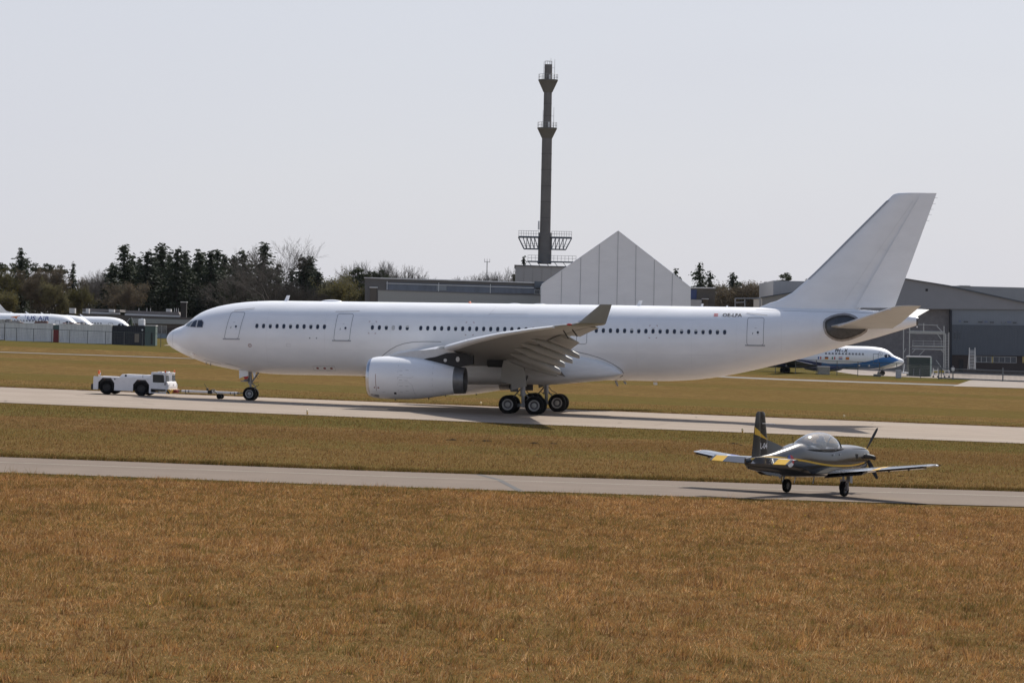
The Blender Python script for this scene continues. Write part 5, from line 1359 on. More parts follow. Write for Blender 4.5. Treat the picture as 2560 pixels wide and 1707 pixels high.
# sliding gate of upright bars
p0, p1 = at(2345, 948, 404), at(2640, 948, 404)
root = empty('sliding_gate', (p0.x, 404, G(p0.x, 404))); tag(root, 'long grey sliding gate of upright bars by the hangar', 'gate')
GREYM = M('gate_grey', (.16, .17, .18), .5, .3)
zg0, zg1 = G(p0.x, 404), G(p1.x, 404)
zz_ = lambda x: zg0 + (zg1-zg0)*(x-p0.x)/(p1.x-p0.x)
for h, r_ in ((.16, .10), (1.55, .06)):
    m = MB(); m.tube([(p0.x, 404, zg0+h), (p1.x, 404, zg1+h)], r_, 6); put(m, 'rail', GREYM, root)
bm0 = MB(); bm0.cyl((0, 0, .16), (0, 0, 1.55), .018, None, 5); BARM = bm0.mesh('gate_bar', GREYM)
x = p0.x + .17
while x < p1.x:
    o = bpy.data.objects.new('gate_bar', BARM); link(o, root); o.location = (x - p0.x, 0, zz_(x) - zg0); x += .17
for px in (2347, 2382, 2507):
    q = at(px, 948, 404); m = MB(); m.bbox(q.x-.07, q.x+.07, 403.9, 404.1, G(q.x, 404), G(q.x, 404)+1.95, .01); put(m, 'post', GREYM, root)
q = at(2382, 948, 403.7); m = MB(); m.bbox(q.x-.2, q.x+.2, 403.6, 403.85, G(q.x, 404)+1.25, G(q.x, 404)+1.7, .02); put(m, 'keypad_box', LGREY, root)
# concrete blocks, cabinet and sign by the right fence
CONC = M('concrete', (.26, .25, .22), .85, var=.18, scale=3, bump=.3)
def block(px, Y, w, h, d, label, mat=CONC, name='concrete_block', cat='block'):
    q = at(px, 930, Y); z = G(q.x, Y); root = empty(name, (q.x, Y, z)); tag(root, label, cat)
    m = MB(); m.bbox(q.x-w/2, q.x+w/2, Y, Y+d, z-.03, z+h, .04); put(m, 'block_body', mat, root)
    return root, q.x, z
rt_, qx, z = block(2060, 407, 1.65, 1.10, 1.2, 'pale concrete block behind the fence near the jet belly')
m = MB(); m.bbox(qx-.85, qx+.85, 406.95, 408.25, z+1.09, z+1.15, .02); put(m, 'capping', LGREY, rt_)
rt_, qx, z = block(2194, 407, 1.0, .35, .8, 'low dark concrete footing under the jet nose', M('dark_concrete', (.12,.12,.115), .85, var=.2))
m = MB(); m.cyl((qx+.15, 407.3, z+.3), (qx+.15, 407.3, z+.75), .18, .1, 10); put(m, 'stub', CONC, rt_)
rt_, qx, z = block(2247, 402, .75, 1.1, .5, 'small grey cabinet on a post by the green hut', GREYP, 'utility_cabinet', 'cabinet')
for px in (2082, 2128):
    pass
X0, X1, Y0, Y1, Z0, Z1 = px_box(2273, 2326, 891, 935, 425, 2.6); Z0 = G(X0, 425)
root = empty('green_hut', ((X0+X1)/2, Y0, Z0)); tag(root, 'dark green hut with pale roof edge below the scaffold dock', 'hut')
m = MB(); m.bbox(X0, X1, Y0, Y1, Z0, Z1-.1, .03); put(m, 'hut_wall', DKGREEN, root)
m = MB(); m.bbox(X0-.08, X1+.12, Y0-.1, Y1+.1, Z1-.12, Z1+.06, .02); put(m, 'roof', LGREY, root)
m = MB(); m.bbox(X1-.02, X1+.22, Y0-.02, Y0+.6, Z0, Z1-.1, .02); put(m, 'white_side', M('hut_pale_side', (.35, .42, .38), .6), root)
for dx in (-.9, .0):
    m = MB(); m.bbox((X0+X1)/2+dx, (X0+X1)/2+dx+.06, Y0-.05, Y0, Z0+.1, Z0+1.1, .01); put(m, 'rail_post', LINE, root)

# ================================================================== buildings
BRICK = M('dark_brick', (.060, .046, .042), .85, var=.2, scale=6, bump=.3)
CLADG = rib(M('grey_cladding', (.30, .30, .31), .5, var=.05, scale=.6), 1.2, 'X', .03, .4)
CLADD = rib(M('dark_cladding', (.070, .085, .105), .5, var=.08, scale=.6), 1.2, 'X', .03, .5)
CLADB = rib(M('blue_grey_cladding', (.175, .20, .23), .5, var=.06, scale=.6), 1.2, 'X', .03, .4)
CONCW = M('weathered_concrete', (.145, .135, .126), .85, var=.16, scale=.5, stretch=(1, 1, 1), bump=.2)
FELT = M('roof_felt', (.20, .18, .17), .85, var=.2)
BGLASS = M('window_glass', (.045, .055, .07), .12, var=.3, scale=1)
FRAME = M('white_frame', (.42, .42, .41), .5)
FRAMEG = M('grey_frame', (.25, .25, .25), .5)
def prismpx(pts, Y, depth):
    m = MB(); m.prism([at(px, py, Y) for px, py in pts], (0, depth, 0)); return m
def window(root, parent, x0, x1, y0, y1, Y, panes=1, fmat=None, gmat=None):
    a, b_ = at(x0, y0, Y), at(x1, y1, Y); X0, X1, Z1, Z0 = a.x, b_.x, at((x0+x1)/2, y0, Y).z, at((x0+x1)/2, y1, Y).z
    f = .07; m = MB()
    m.box(X0, X1, Y-.06, Y+.02, Z0, Z0+f); m.box(X0, X1, Y-.06, Y+.02, Z1-f, Z1)
    for k in range(panes+1):
        x = X0 + (X1-X0-f)*k/panes; m.box(x, x+f, Y-.055, Y+.02, Z0+f, Z1-f)
    w = put(m, 'window', fmat or FRAME, root, parent, 0)
    for k in range(panes):
        m = MB(); m.box(X0+f+(X1-X0-f)*k/panes, X0+(X1-X0-f)*(k+1)/panes, Y-.02, Y+.01, Z0+f, Z1-f); put(m, 'pane', gmat or BGLASS, root, w, 0)
    return w
def building(name, label, px, Y, cat='building'):
    q = at(px, 900, Y); r_ = empty(name, (q.x, Y, G(q.x, Y))); tag(r_, label, cat); return r_
# --- low office on the left
Y = 520
of = building('brick_office', 'long low flat-roofed office with white window frames behind the parked jets', 330, Y)
put(prismpx([(195, 783), (455, 793), (520, 795), (520, 870), (195, 860)], Y+.6, 14), 'wall', M('office_wall', (.10, .085, .075), .8, var=.2), of)
put(prismpx([(206, 771), (300, 774), (300, 780), (206, 778)], Y+6, 8), 'upper_roof', FELT, of)
put(prismpx([(312, 776), (446, 780), (452, 792), (318, 788)], Y+4, 10), 'upper_roof', FELT, of)
put(prismpx([(312, 784), (450, 789), (450, 792.5), (312, 788)], Y+3.9, .3), 'roof_edge', LGREY, of)
put(prismpx([(206, 779), (300, 782), (300, 786), (206, 783)], Y+5.9, .3), 'roof_edge', LGREY, of)
put(prismpx([(325, 795), (470, 799.5), (520, 801), (520, 812), (470, 810.5), (325, 808)], Y, .8), 'fascia', M('fascia_grey', (.26, .27, .26), .6, var=.1), of)
window(of, None, 392, 417, 813, 834, Y+.55, 2); window(of, None, 360, 378, 811, 832, Y+.55, 2); window(of, None, 378.5, 391, 812, 833, Y+.55, 1)
put(prismpx([(392, 834), (417, 834.5), (417, 847), (392, 846.5)], Y+.5, .12), 'spandrel_panel', M('spandrel_blue', (.20, .25, .29), .5), of)
put(prismpx([(417.5, 820), (445, 818), (450, 848), (417.5, 848)], Y+.3, .4), 'brick_bay', BRICK, of)
put(prismpx([(452, 755.5), (466, 756), (465, 799), (451, 799)], Y+1, 1.2), 'chimney', M('chimney_brick', (.028, .024, .023), .85, var=.2), of)  # chimney in a darker tone than the other brick
put(prismpx([(451, 754), (467, 754.5), (467, 756.2), (451, 755.8)], Y+.9, 1.4), 'chimney_cap', LGREY, of)
for x0, x1, y0, y1 in ((173, 187, 770, 783), (214.5, 222, 771, 784), (415, 427, 772, 779), (272, 285, 773, 780)):
    put(prismpx([(x0, y0), (x1, y0+.5), (x1, y1+.5), (x0, y1)], Y+4.2, 1.5), 'roof_unit', LGREY, of)
for px in (347, 367, 376, 436, 441, 446):
    m = MB(); a = at(px, 784, Y+5); m.cyl(a, a + Vector((0, 0, 1.0)), .05, None, 6); put(m, 'vent_pipe', LGREY, of)
# --- long grey hangar wing left of the tent
Y = 530
lh = building('low_hangar', 'long low grey hangar with blue glazing strip left of the tower', 1100, Y)
put(prismpx([(912, 695), (965, 696), (1352, 707.5), (1352, 790), (912, 780)], Y+1, 22), 'wall', M('hangar_dark', (.12, .115, .112), .7, var=.12), lh)
put(prismpx([(910, 693.2), (966, 694.5), (1352, 706), (1352, 708.5), (966, 697.2), (910, 695.2)], Y+.6, 22), 'roof_edge', LGREY, lh)
put(prismpx([(966, 706), (1340, 716), (1340, 734), (966, 728)], Y+.8, .25), 'glazing_strip', M('blue_glazing', (.11, .13, .17), .35, var=.22, scale=.8, stretch=(1, 1, .3)), lh)
put(prismpx([(966, 707.5), (1335, 719), (1335, 720.5), (966, 709)], Y+.6, .25), 'gutter', LGREY, lh)
put(prismpx([(1336, 703), (1364, 704), (1364, 720), (1336, 719.5)], Y+.4, .4), 'dark_end_panel', CLADD, lh)
window(lh, None, 1336, 1362, 724, 735, Y+.5, 2)
window(lh, None, 1092, 1116, 713, 726, Y+.75, 4, FRAMEG, M('pale_glass', (.22, .25, .28), .3))
for px in (968, 1097, 1226):
    m = MB(); a = at(px, 703 + (px-968)*.028, Y+.5); m.cyl(a, a - Vector((0, 0, 2.2)), .05, None, 6); put(m, 'downpipe', WHITE2, lh)
m = MB(); a = at(934, 720, Y+.8); m.bbox(a.x-.6, a.x+.6, Y+.6, Y+.95, a.z-6, a.z, .03); put(m, 'door_recess', M('brown_door', (.10, .085, .07), .7), lh)
m = MB(); m.bbox(a.x-.75, a.x+.8, Y+.45, Y+.9, a.z, a.z+.2, .03); put(m, 'door_lintel', LGREY, lh)
sh = building('corrugated_wall', 'grey corrugated metal wall in front of the low hangar', 1150, Y-6, 'wall')
put(prismpx([(945, 725), (1352, 738.5), (1352, 800), (945, 790)], Y-6, .4), 'cladding', rib(M('corrugated_grey', (.28, .285, .27), .55, var=.05), 2.2, 'X', .03, .6), sh)
put(prismpx([(944, 723.5), (1352, 737), (1352, 739.5), (944, 726)], Y-6.1, .6), 'capping', M('capping_grey', (.13, .13, .13), .6), sh)
# --- white tent hangar
Y = 505
tent = building('tent_hangar', 'tall pale grey fabric hangar with pointed gable and vertical seams', 1540, Y, 'tent hangar')
gz_ = G(at(1540, 880, Y).x, Y)
gab = [(1354.5, 711), (1545.5, 577.5), (1727, 719), (1725, 900), (1352, 895)]
TENT = M('tent_fabric', (.80, .79, .78), .6, var=.04, scale=.25, stretch=(1, 1, 3), bump=.15, bscale=.6)
put(prismpx(gab, Y, 45), 'fabric_skin', TENT, tent, None, 0)
SEAM = M('tent_seam', (.42, .42, .43), .7)
def gy(px): return float(np.interp(px, [1354.5, 1545.5, 1727], [711, 577.5, 719]))
for xt, xb in ((1404.5, 1402), (1452, 1449), (1498.5, 1495.5), (1545.5, 1541.5), (1590, 1588), (1636, 1634), (1681, 1679)):
    m = MB(); m.tube([at(xt, gy(xt)+1, Y-.03), at(xb, 790, Y-.03)], .05, 5); put(m, 'seam', SEAM, tent)
m = MB(); m.tube([at(px, py, Y) for px, py in [(1354.5, 711), (1545.5, 577.5), (1727, 719)]], .09, 6); put(m, 'gable_piping', WHITE, tent)
# --- small flat building right of the tent
Y = 560
sb = building('flat_roof_shed', 'small brown flat-roofed building right of the tent hangar', 1760, Y)
put(prismpx([(1715, 720), (1787, 721), (1787, 860), (1715, 860)], Y, 12), 'wall', M('shed_brown', (.085, .075, .065), .8, var=.2), sb)
put(prismpx([(1712, 717.5), (1789, 718.8), (1789, 721.3), (1712, 720.3)], Y-.5, 13), 'roof_edge', LGREY, sb)
put(prismpx([(1727, 724), (1742, 724), (1741, 748), (1726, 748)], Y-.1, .2), 'glazing', JB2, sb)
put(prismpx([(1727, 749), (1754, 749.5), (1754, 775), (1727, 775)], Y-3, 3), 'lean_to', CLADG, sb)
put(prismpx([(1755, 746), (1772, 746.4), (1772, 748.2), (1755, 747.8)], Y-1.2, 1.5), 'porch_roof', LGREY, sb)
put(prismpx([(1757, 748), (1770, 748), (1770, 775), (1757, 775)], Y-.3, .4), 'door', M('tan_door', (.13, .11, .08), .7), sb)
# --- hangars on the right
Y = 500
gb = building('grey_hangar_block', 'grey box-shaped hangar roof block behind the airliner fin', 1990, Y+30)
put(prismpx([(1933, 701.5), (2050, 704), (2130, 706), (2130, 860), (1933, 860)], Y+30, 30), 'wall', CLADG, gb)
gl = building('pale_workshop', 'pale low workshop with sloping roof left of the fin', 1950, Y+10)
put(prismpx([(1905, 744), (1990, 730), (2060, 725), (2060, 870), (1905, 870)], Y+10, 18), 'wall', M('workshop_pale', (.30, .28, .25), .7, var=.1), gl)
put(prismpx([(1902, 742.5), (1990, 728.5), (2060, 723.5), (2060, 726), (1990, 731), (1902, 745)], Y+9.7, 18), 'roof_edge', CLADD, gl)
m = MB()
for x0, y0, x1, y1 in ((1838, 746, 1900, 746), (1838, 757, 1862, 755), (1838, 746, 1838, 780), (1862, 748, 1862, 780), (1900, 744, 1900, 780)): m.tube([at(x0, y0, Y+5), at(x1, y1, Y+5)], .12, 5)
put(m, 'open_frame', FRAMEG, gl)
Y = 470
bh = building('main_hangar', 'large grey gabled hangar with dark cladding and brick base on the right', 2450, Y)
put(prismpx([(2100, 812), (2175, 752), (2265, 698), (2372, 715), (2560, 756), (2760, 800), (2760, 815), (2560, 774), (2378, 772.5), (2230, 772), (2100, 830)], Y, 40), 'gable_wall', M('hangar_gable_grey', (.225, .228, .24), .55, var=.06, scale=.3), bh)
put(prismpx([(2262, 696.5), (2265, 695.8), (2372, 713), (2560, 754), (2760, 798), (2760, 801), (2560, 757), (2372, 716)], Y-.5, 40), 'roof_edge', CLADD, bh)
put(prismpx([(2378, 772.8), (2760, 776), (2760, 816), (2378, 811.5)], Y+.4, 38), 'upper_band', CLADB, bh)
put(prismpx([(2378, 811.5), (2760, 816), (2760, 893), (2378, 887)], Y+.2, 38), 'dark_band', CLADD, bh)
put(prismpx([(2378, 887.2), (2760, 893.2), (2760, 960), (2378, 950)], Y+.5, 37), 'brick_base', BRICK, bh)
put(prismpx([(2100, 772.2), (2377, 772.2), (2377, 950), (2100, 950)], Y+1.2, 30), 'recessed_wall', M('recess_brick', (.17, .16, .16), .85, var=.16, scale=2, bump=.4), bh)
put(prismpx([(2375.5, 775), (2380, 775), (2380, 935), (2375.5, 935)], Y+.1, 6), 'corner_pier', CNAVY, bh)
for x0, x1 in ((2408, 2421.5), (2444.5, 2457.5), (2473.5, 2486), (2502, 2505), (2512, 2515), (2531, 2542.5)):
    window(bh, None, x0, x1, 801.5 + (x0-2400)*.018, 807 + (x0-2400)*.018, Y+.35, 1, CLADB)
for x0, x1 in ((2396, 2404), (2517, 2529), (2460, 2470)):
    window(bh, None, x0, x1, 800.5 + (x0-2400)*.018, 806 + (x0-2400)*.018, Y+.35, 1, CLADB, M('blue_sign', (.10, .13, .25), .5))
for x0, x1, n in ((2440, 2479, 3), (2483, 2541, 4), (2562, 2600, 3)):
    window(bh, None, x0, x1, 890.5 + (x0-2440)*.018, 906 + (x0-2440)*.02, Y+.45, n)
for x0, x1 in ((2478.5, 2483), (2556, 2562)):
    put(prismpx([(x0, 891), (x1, 891), (x1, 907), (x0, 907)], Y+.42, .1), 'yellow_panel', M('yellow_panel', (.42, .32, .10), .6), bh)
for x0, x1 in ((2384, 2390), (2395, 2400)): window(bh, None, x0, x1, 831, 848, Y+.15, 1, CLADD)
m = MB(); a = at(2317, 725, Y-.1); m.bbox(a.x-.2, a.x+.2, Y-.06, Y+.05, a.z-.2, a.z+.2, .02); put(m, 'vent_hole', BLACK, bh)
m = MB(); a = at(2403, 900, Y+.4); m.bbox(a.x-.35, a.x+.35, Y+.35, Y+.55, a.z-2.2, a.z+.1, .02); put(m, 'dark_door', BLACK, bh)
fb = building('far_flat_hangar', 'long flat-topped grey hangar roof showing behind the gabled hangar', 2500, Y+60)
put(prismpx([(2340, 713.5), (2560, 719), (2800, 725), (2800, 800), (2340, 790)], Y+60, 30), 'wall', CLADG, fb)
put(prismpx([(2400, 713.2), (2426, 713.8), (2426, 716), (2400, 715.5)], Y+59.8, 4), 'roof_vent', LGREY, fb)
# --- maintenance dock of pale steel in front of the recess
Y = 456
SCAF = M('scaffold_steel', (.40, .41, .40), .5, .3, var=.15)
dk = building('maintenance_dock', 'pale steel maintenance dock with platforms beside the hangar corner', 2310, Y, 'scaffold')
def bars(segs, r_, name):
    m = MB()
    for x0, y0, x1, y1, *d in segs: m.tube([at(x0, y0, Y + (d[0] if d else 0)), at(x1, y1, Y + (d[0] if d else 0))], r_, 5)
    return put(m, name, SCAF, dk)
for x, y0 in ((2259, 815), (2274, 812), (2360, 815), (2363.5, 833), (2372, 831)):
    for d in (0, 3): bars([(x, y0, x-.8, 932, d)], .085, 'upright')
for y, x0, x1 in ((828, 2274, 2362), (832.5, 2274, 2362), (864, 2280, 2362), (872, 2280, 2362)):
    for d in (0, 3): bars([(x0, y, x1, y + (x1-x0)*.02, d)], .10, 'deck_beam')
m = MB(); a, b_ = at(2280, 866, Y), at(2362, 868, Y); m.box(a.x, b_.x, Y+.15, Y+2.9, (a.z+b_.z)/2-.06, (a.z+b_.z)/2); put(m, 'deck_boards', SCAF, dk)
m = MB(); a, b_ = at(2274, 829.5, Y), at(2362, 831.5, Y); m.box(a.x, b_.x, Y+.15, Y+2.9, (a.z+b_.z)/2-.06, (a.z+b_.z)/2); put(m, 'deck_boards', SCAF, dk)
bars([(2282, 858, 2362, 859.5), (2282, 852, 2362, 853.5)] + [(x, 850, x, 865) for x in (2282, 2308, 2335, 2353)], .04, 'handrail')
bars([(2280, 882, 2289, 873), (2361, 884, 2353, 874), (2298, 888, 2311, 875), (2342, 833, 2353, 848), (2342, 815, 2359, 833), (2259, 882, 2265, 871), (2259, 898, 2272, 886), (2340, 900, 2358, 925)], .06, 'brace')
bars([(2309, 808, 2309, 828)], .09, 'mast'); bars([(2295, 811, 2345, 813)], .05, 'handrail')
for k in range(24): bars([(2364, 836 + 4.0*k, 2371, 836.2 + 4.0*k)], .035, 'ladder_rung')
# --- aluminium step ladder in front of the hangar
Y = 452
ld = building('step_ladder', 'tall aluminium step ladder standing in front of the hangar windows', 2430, Y, 'ladder')
SC2 = M('ladder_aluminium', (.50, .52, .54), .4, .5)
for x0, x1 in ((2423.5, 2423), (2437.5, 2438.5)):
    m = MB(); m.tube([at(x0, 869, Y), at(x1, 924, Y)], .07, 6); put(m, 'rail', SC2, ld)
    m = MB(); m.tube([at(x0, 876, Y), at(x1 - 3.5, 924, Y+1.5)], .05, 6); put(m, 'rear_strut', SC2, ld)
for k in range(13):
    m = MB(); a, b_ = at(2424, 876 + 3.7*k, Y), at(2438, 876.2 + 3.7*k, Y); m.box(a.x, b_.x, Y-.05, Y+.16, a.z-.04, a.z+.04); put(m, 'step', SC2, ld)
# --- carts near the gate
for i, (px, lab) in enumerate(((2340, 'small grey equipment trolley left of the gate post'), (2368, 'grey two-tier trolley right of the gate post'))):
    Yc = 420 + 4*i; q = at(px, 930, Yc); z = G(q.x, Yc) + .03; root = empty('trolley', (q.x, Yc, z)); tag(root, lab, 'trolley', 'equipment trolleys')
    m = MB()
    for dx in (-.35, .35):
        for dy in (0, .6): m.cyl((q.x+dx, Yc+dy, z+.15), (q.x+dx, Yc+dy, z+1.35 - .3*i), .03, None, 6)
    put(m, 'trolley_frame', LGREY, root)
    for h in (.3, .95): m = MB(); m.bbox(q.x-.42, q.x+.42, Yc-.05, Yc+.65, z+h, z+h+.08, .01); put(m, 'shelf', LGREY, root)
    for dx in (-.33, .33):
        for dy in (0, .6):
            m = MB(); m.lathe((q.x+dx, Yc+dy-.03, z+.11), (0, 1, 0), [(0, .03), (0, .11), (.06, .11), (.06, .03)], 12); put(m, 'castor', TYRE, root)
q = at(2348, 930, 448); z = G(q.x, 448); root = empty('yellow_barrier', (q.x, 448, z)); tag(root, 'low yellow beam barrier in front of the dock', 'barrier')
m = MB(); m.bbox(q.x-.9, q.x+.9, 448, 448.3, z+.35, z+.7, .02); put(m, 'beam', M('barrier_yellow', (.35, .27, .02), .6), root)
m = MB()
for dx in (-.7, .7): m.bbox(q.x+dx-.08, q.x+dx+.08, 448.05, 448.25, z, z+.36, .01)
put(m, 'feet', LINE, root)

# --- tower
Y = 600
tw = building('concrete_tower', 'tall dark concrete tower with two ring balconies and a braced gallery', 1362, Y, 'tower')
ax = lambda py: at(1372.5 - (py-160)*.0235, py, Y)
S = Y/F_PX
def tl(prof, mat, name, n=28):       # prof: (pixel row, radius in m)
    m = MB(); rings = []
    for py, r_ in prof:
        c = ax(py); rings.append([(ax(500).x + r_*math.cos(u), Y + r_*math.sin(u), c.z) for u in [2*math.pi*k/n for k in range(n)]])
    m.loft(rings); return put(m, name, mat, tw, None, 40)
tx0 = ax(500).x
tl([(162, .80), (231, .82)], CONCW, 'top_drum')
tl([(231, .84), (345, .86)], CONCW, 'upper_shaft')
tl([(345, 1.05), (430, 1.07), (510, 1.09), (584, 1.12)], CONCW, 'main_shaft')
tl([(582, 1.36), (660, 1.42)], CONCW, 'base_drum')
for y0, y1, r0, r1 in ((201, 231, 2.05, .95), (321, 346, 2.05, 1.10)):
    tl([(y0-1, r0), (y0+2, r0), (y0+2.5, r0*.97), (y1, r1)], M('balcony_concrete', (.13, .125, .11), .85, var=.12), 'balcony_cone')
    m = MB(); z0 = ax(y0-1).z
    for h in (.55, 1.1): m.tube([(tx0 + r0*.97*math.cos(2*math.pi*k/20), Y + r0*.97*math.sin(2*math.pi*k/20), z0 + h) for k in range(21)], .03, 4)
    for k in range(14): 
        u = 2*math.pi*k/14; m.cyl((tx0 + r0*.97*math.cos(u), Y + r0*.97*math.sin(u), z0), (tx0 + r0*.97*math.cos(u), Y + r0*.97*math.sin(u), z0+1.1), .03, None, 4)
    put(m, 'railing', FRAMEG, tw)
    for dx, hh in ((-.95, 3.6), (1.3, 4.2)):
        m = MB(); m.cyl((tx0 + dx, Y-1, z0), (tx0 + dx, Y-1, z0 + hh), .05, .03, 5); m.cyl((tx0 + dx, Y-1, z0+2.4), (tx0 + dx*.6, Y-1, z0+2.4), .03, None, 4); put(m, 'antenna', FRAMEG, tw)
for py in (260, 290, 385, 425, 465, 505, 545):
    r_ = .87 if py < 345 else 1.115
    tl([(py-.5, r_), (py+.5, r_)], M('ring_joint', (.075, .07, .066), .9), 'ring_joint')
m = MB(); z0 = ax(162).z
for k in range(10):
    u = 2*math.pi*k/10; m.cyl((tx0 + .75*math.cos(u), Y + .75*math.sin(u), z0), (tx0 + .75*math.cos(u), Y + .75*math.sin(u), z0+.7), .03, None, 4)
m.tube([(tx0 + .75*math.cos(2*math.pi*k/16), Y + .75*math.sin(2*math.pi*k/16), z0+.7) for k in range(17)], .03, 4); m.cyl((tx0+.5, Y-.5, z0), (tx0+.5, Y-.5, z0+1.3), .03, None, 4); put(m, 'top_railing', FRAMEG, tw)
for y0, y1 in ((187, 203), (305, 321)):
    c = ax(y1); m = MB(); m.bbox(tx0+.15, tx0+.55, Y-.95, Y-.7, c.z+.1, c.z+1.25, .02); put(m, 'doorway', LGREY, tw)
m = MB(); c = ax(564); m.bbox(tx0-1.55, tx0-1.2, Y-.9, Y-.3, c.z-.9, c.z+.9, .03); put(m, 'equipment_box', LGREY, tw)
# braced gallery
zt_, zb_ = ax(594).z, ax(623).z
GAL = M('gallery_steel', (.10, .115, .135), .5, .3)
for s in (-1, 1):
    m = MB(); x1 = tx0 + s*5.55; xb = tx0 + s*4.35
    for d in (-1.0, 1.0):
        m.tube([(tx0 + s*1.2, Y+d, zt_), (x1, Y+d, zt_)], .16, 6); m.tube([(tx0 + s*1.2, Y+d, zb_), (xb, Y+d, zb_)], .13, 6); m.tube([(x1, Y+d, zt_), (xb, Y+d, zb_)], .13, 6)
        for k in range(4):
            xa = tx0 + s*(1.4 + .8*k); m.tube([(xa, Y+d, zb_), (xa, Y+d, zt_)], .07, 5); m.tube([(xa, Y+d, zb_), (xa + s*.8, Y+d, zt_)], .08, 5)
    put(m, 'gallery_truss', GAL, tw)
    m = MB(); m.box(*sorted((tx0 + s*1.2, x1)), Y-1.05, Y+1.05, zt_+.10, zt_+.2); put(m, 'gallery_deck', GAL, tw)
    m = MB()
    for h in (.6, 1.15): m.tube([(tx0 + s*1.3, Y-1.05, zt_+h+.15), (x1, Y-1.05, zt_+h+.15)], .035, 4)
    for k in range(9): m.cyl((tx0 + s*(1.4+.51*k), Y-1.05, zt_+.15), (tx0 + s*(1.4+.51*k), Y-1.05, zt_+1.3), .03, None, 4)
    for h in (.5, .95): m.tube([(tx0 + s*1.3, Y-1.05, zb_+h+.1), (xb + s*.4, Y-1.05, zb_+h+.1)], .03, 4)
    put(m, 'gallery_railing', GAL, tw)
z0 = ax(653).z
m = MB(); m.box(tx0-3.6, tx0+6.6, Y-1.3, Y+1.3, z0-.25, z0); put(m, 'roof_walkway', GAL, tw)
m = MB()
for h in (.6, 1.15): m.tube([(tx0-3.5, Y-1.3, z0+h), (tx0+6.5, Y-1.3, z0+h)], .03, 4)
for k in range(14): m.cyl((tx0-3.5+.77*k, Y-1.3, z0), (tx0-3.5+.77*k, Y-1.3, z0+1.15), .03, None, 4)
for k in range(6): m.tube([(tx0-3.4+1.8*k, Y-1.2, z0-.2), (tx0-2.6+1.8*k, Y-1.2, z0-1.2)], .06, 4)
put(m, 'walkway_railing', GAL, tw)
tbk = building('tower_base_block', 'grey panelled block under the concrete tower', 1350, Y-12)
put(prismpx([(1288.5, 664), (1440, 668.5), (1440, 880), (1286, 880)], Y-12, 24), 'wall', M('panel_grey', (.30, .30, .305), .6, var=.06), tbk)
put(prismpx([(1286, 662), (1442, 666.5), (1442, 669), (1286, 664.5)], Y-12.3, 24.6), 'parapet', CLADD, tbk)
for px in (1310, 1332, 1355, 1378):
    m = MB(); m.tube([at(px+.5, 666 + (px-1288)*.03, Y-12.03), at(px-1, 720, Y-12.03)], .03, 4); put(m, 'panel_joint', FRAMEG, tbk)
# slim mast with crossbar
Y = 590
ms = building('radio_mast', 'slim radio mast with crossbar left of the tower', 1218, Y, 'mast')
m = MB(); m.tube([at(1217.8, 655, Y), at(1216.5, 730, Y)], .10, 6); put(m, 'pole', FRAMEG, ms)
m = MB(); m.tube([at(1211, 654, Y), at(1225, 655, Y)], .05, 5)
for px in (1211.5, 1217.8, 1224.5): m.tube([at(px, 647, Y), at(px, 656, Y)], .04, 4)
put(m, 'crossbar', FRAMEG, ms)

# ================================================================== runway edge lights
for i, (px, py, lab) in enumerate(((768, 1037, 'amber edge light on the grass nearest the nose wheel, left one of the near row'), (1202, 1015, 'white edge light on the far runway side just left of the main wheels'), (1856, 1083.6, 'amber edge light on the near runway side left of the trainer fin'), (2110, 1047, 'white edge light on the far runway side behind the trainer propeller'))):
    q = gp(px, py); root = empty('runway_light', q); tag(root, lab, 'runway light', 'runway edge lights')
    m = MB(); m.cyl((0, 0, -.05), (0, 0, .18), .05, None, 8); m.cyl((0, 0, .0), (0, 0, .03), .14, None, 12); m.build('stem', M('light_stem', (.45, .28, .06), .5), root)
    m = MB(); m.lathe((0, 0, .16), (0, 0, 1), [(0, .05), (.02, .075), (.1, .08), (.16, .06), (.2, .02), (.21, .002)], 14); m.build('lens', M('lens_pale', (.80, .66, .40), .2), root)
# ================================================================== trees
def leafmat(name, c1, c2, trans=.25):
    m = bpy.data.materials.new(name); m.use_nodes = True
    t = m.node_tree; b = t.nodes['Principled BSDF']; out = t.nodes['Material Output']
    b.inputs['Roughness'].default_value = .8; b.inputs['Specular IOR Level'].default_value = .2
    g = N(t, 'ShaderNodeNewGeometry'); oi = N(t, 'ShaderNodeObjectInfo')
    n = N(t, 'ShaderNodeTexNoise'); n.inputs['Scale'].default_value = .55; n.inputs['Detail'].default_value = 4
    t.links.new(g.outputs['Position'], n.inputs['Vector'])
    a = N(t, 'ShaderNodeMath', operation='ADD'); t.links.new(n.outputs[0], a.inputs[0])
    k = N(t, 'ShaderNodeMath', operation='MULTIPLY_ADD'); t.links.new(oi.outputs['Random'], k.inputs[0]); k.inputs[1].default_value = .35; k.inputs[2].default_value = -.18
    t.links.new(k.outputs[0], a.inputs[1])
    r = N(t, 'ShaderNodeMapRange'); r.inputs[1].default_value, r.inputs[2].default_value = .3, .7; t.links.new(a.outputs[0], r.inputs[0])
    x = N(t, 'ShaderNodeMix', data_type='RGBA'); x.inputs[6].default_value = c1 + (1,); x.inputs[7].default_value = c2 + (1,)
    t.links.new(r.outputs[0], x.inputs[0]); t.links.new(x.outputs[2], b.inputs['Base Color'])
    tr = N(t, 'ShaderNodeBsdfTranslucent'); t.links.new(x.outputs[2], tr.inputs[0])
    ms_ = N(t, 'ShaderNodeMixShader'); ms_.inputs[0].default_value = trans
    t.links.new(b.outputs[0], ms_.inputs[1]); t.links.new(tr.outputs[0], ms_.inputs[2]); t.links.new(ms_.outputs[0], out.inputs[0])
    return m
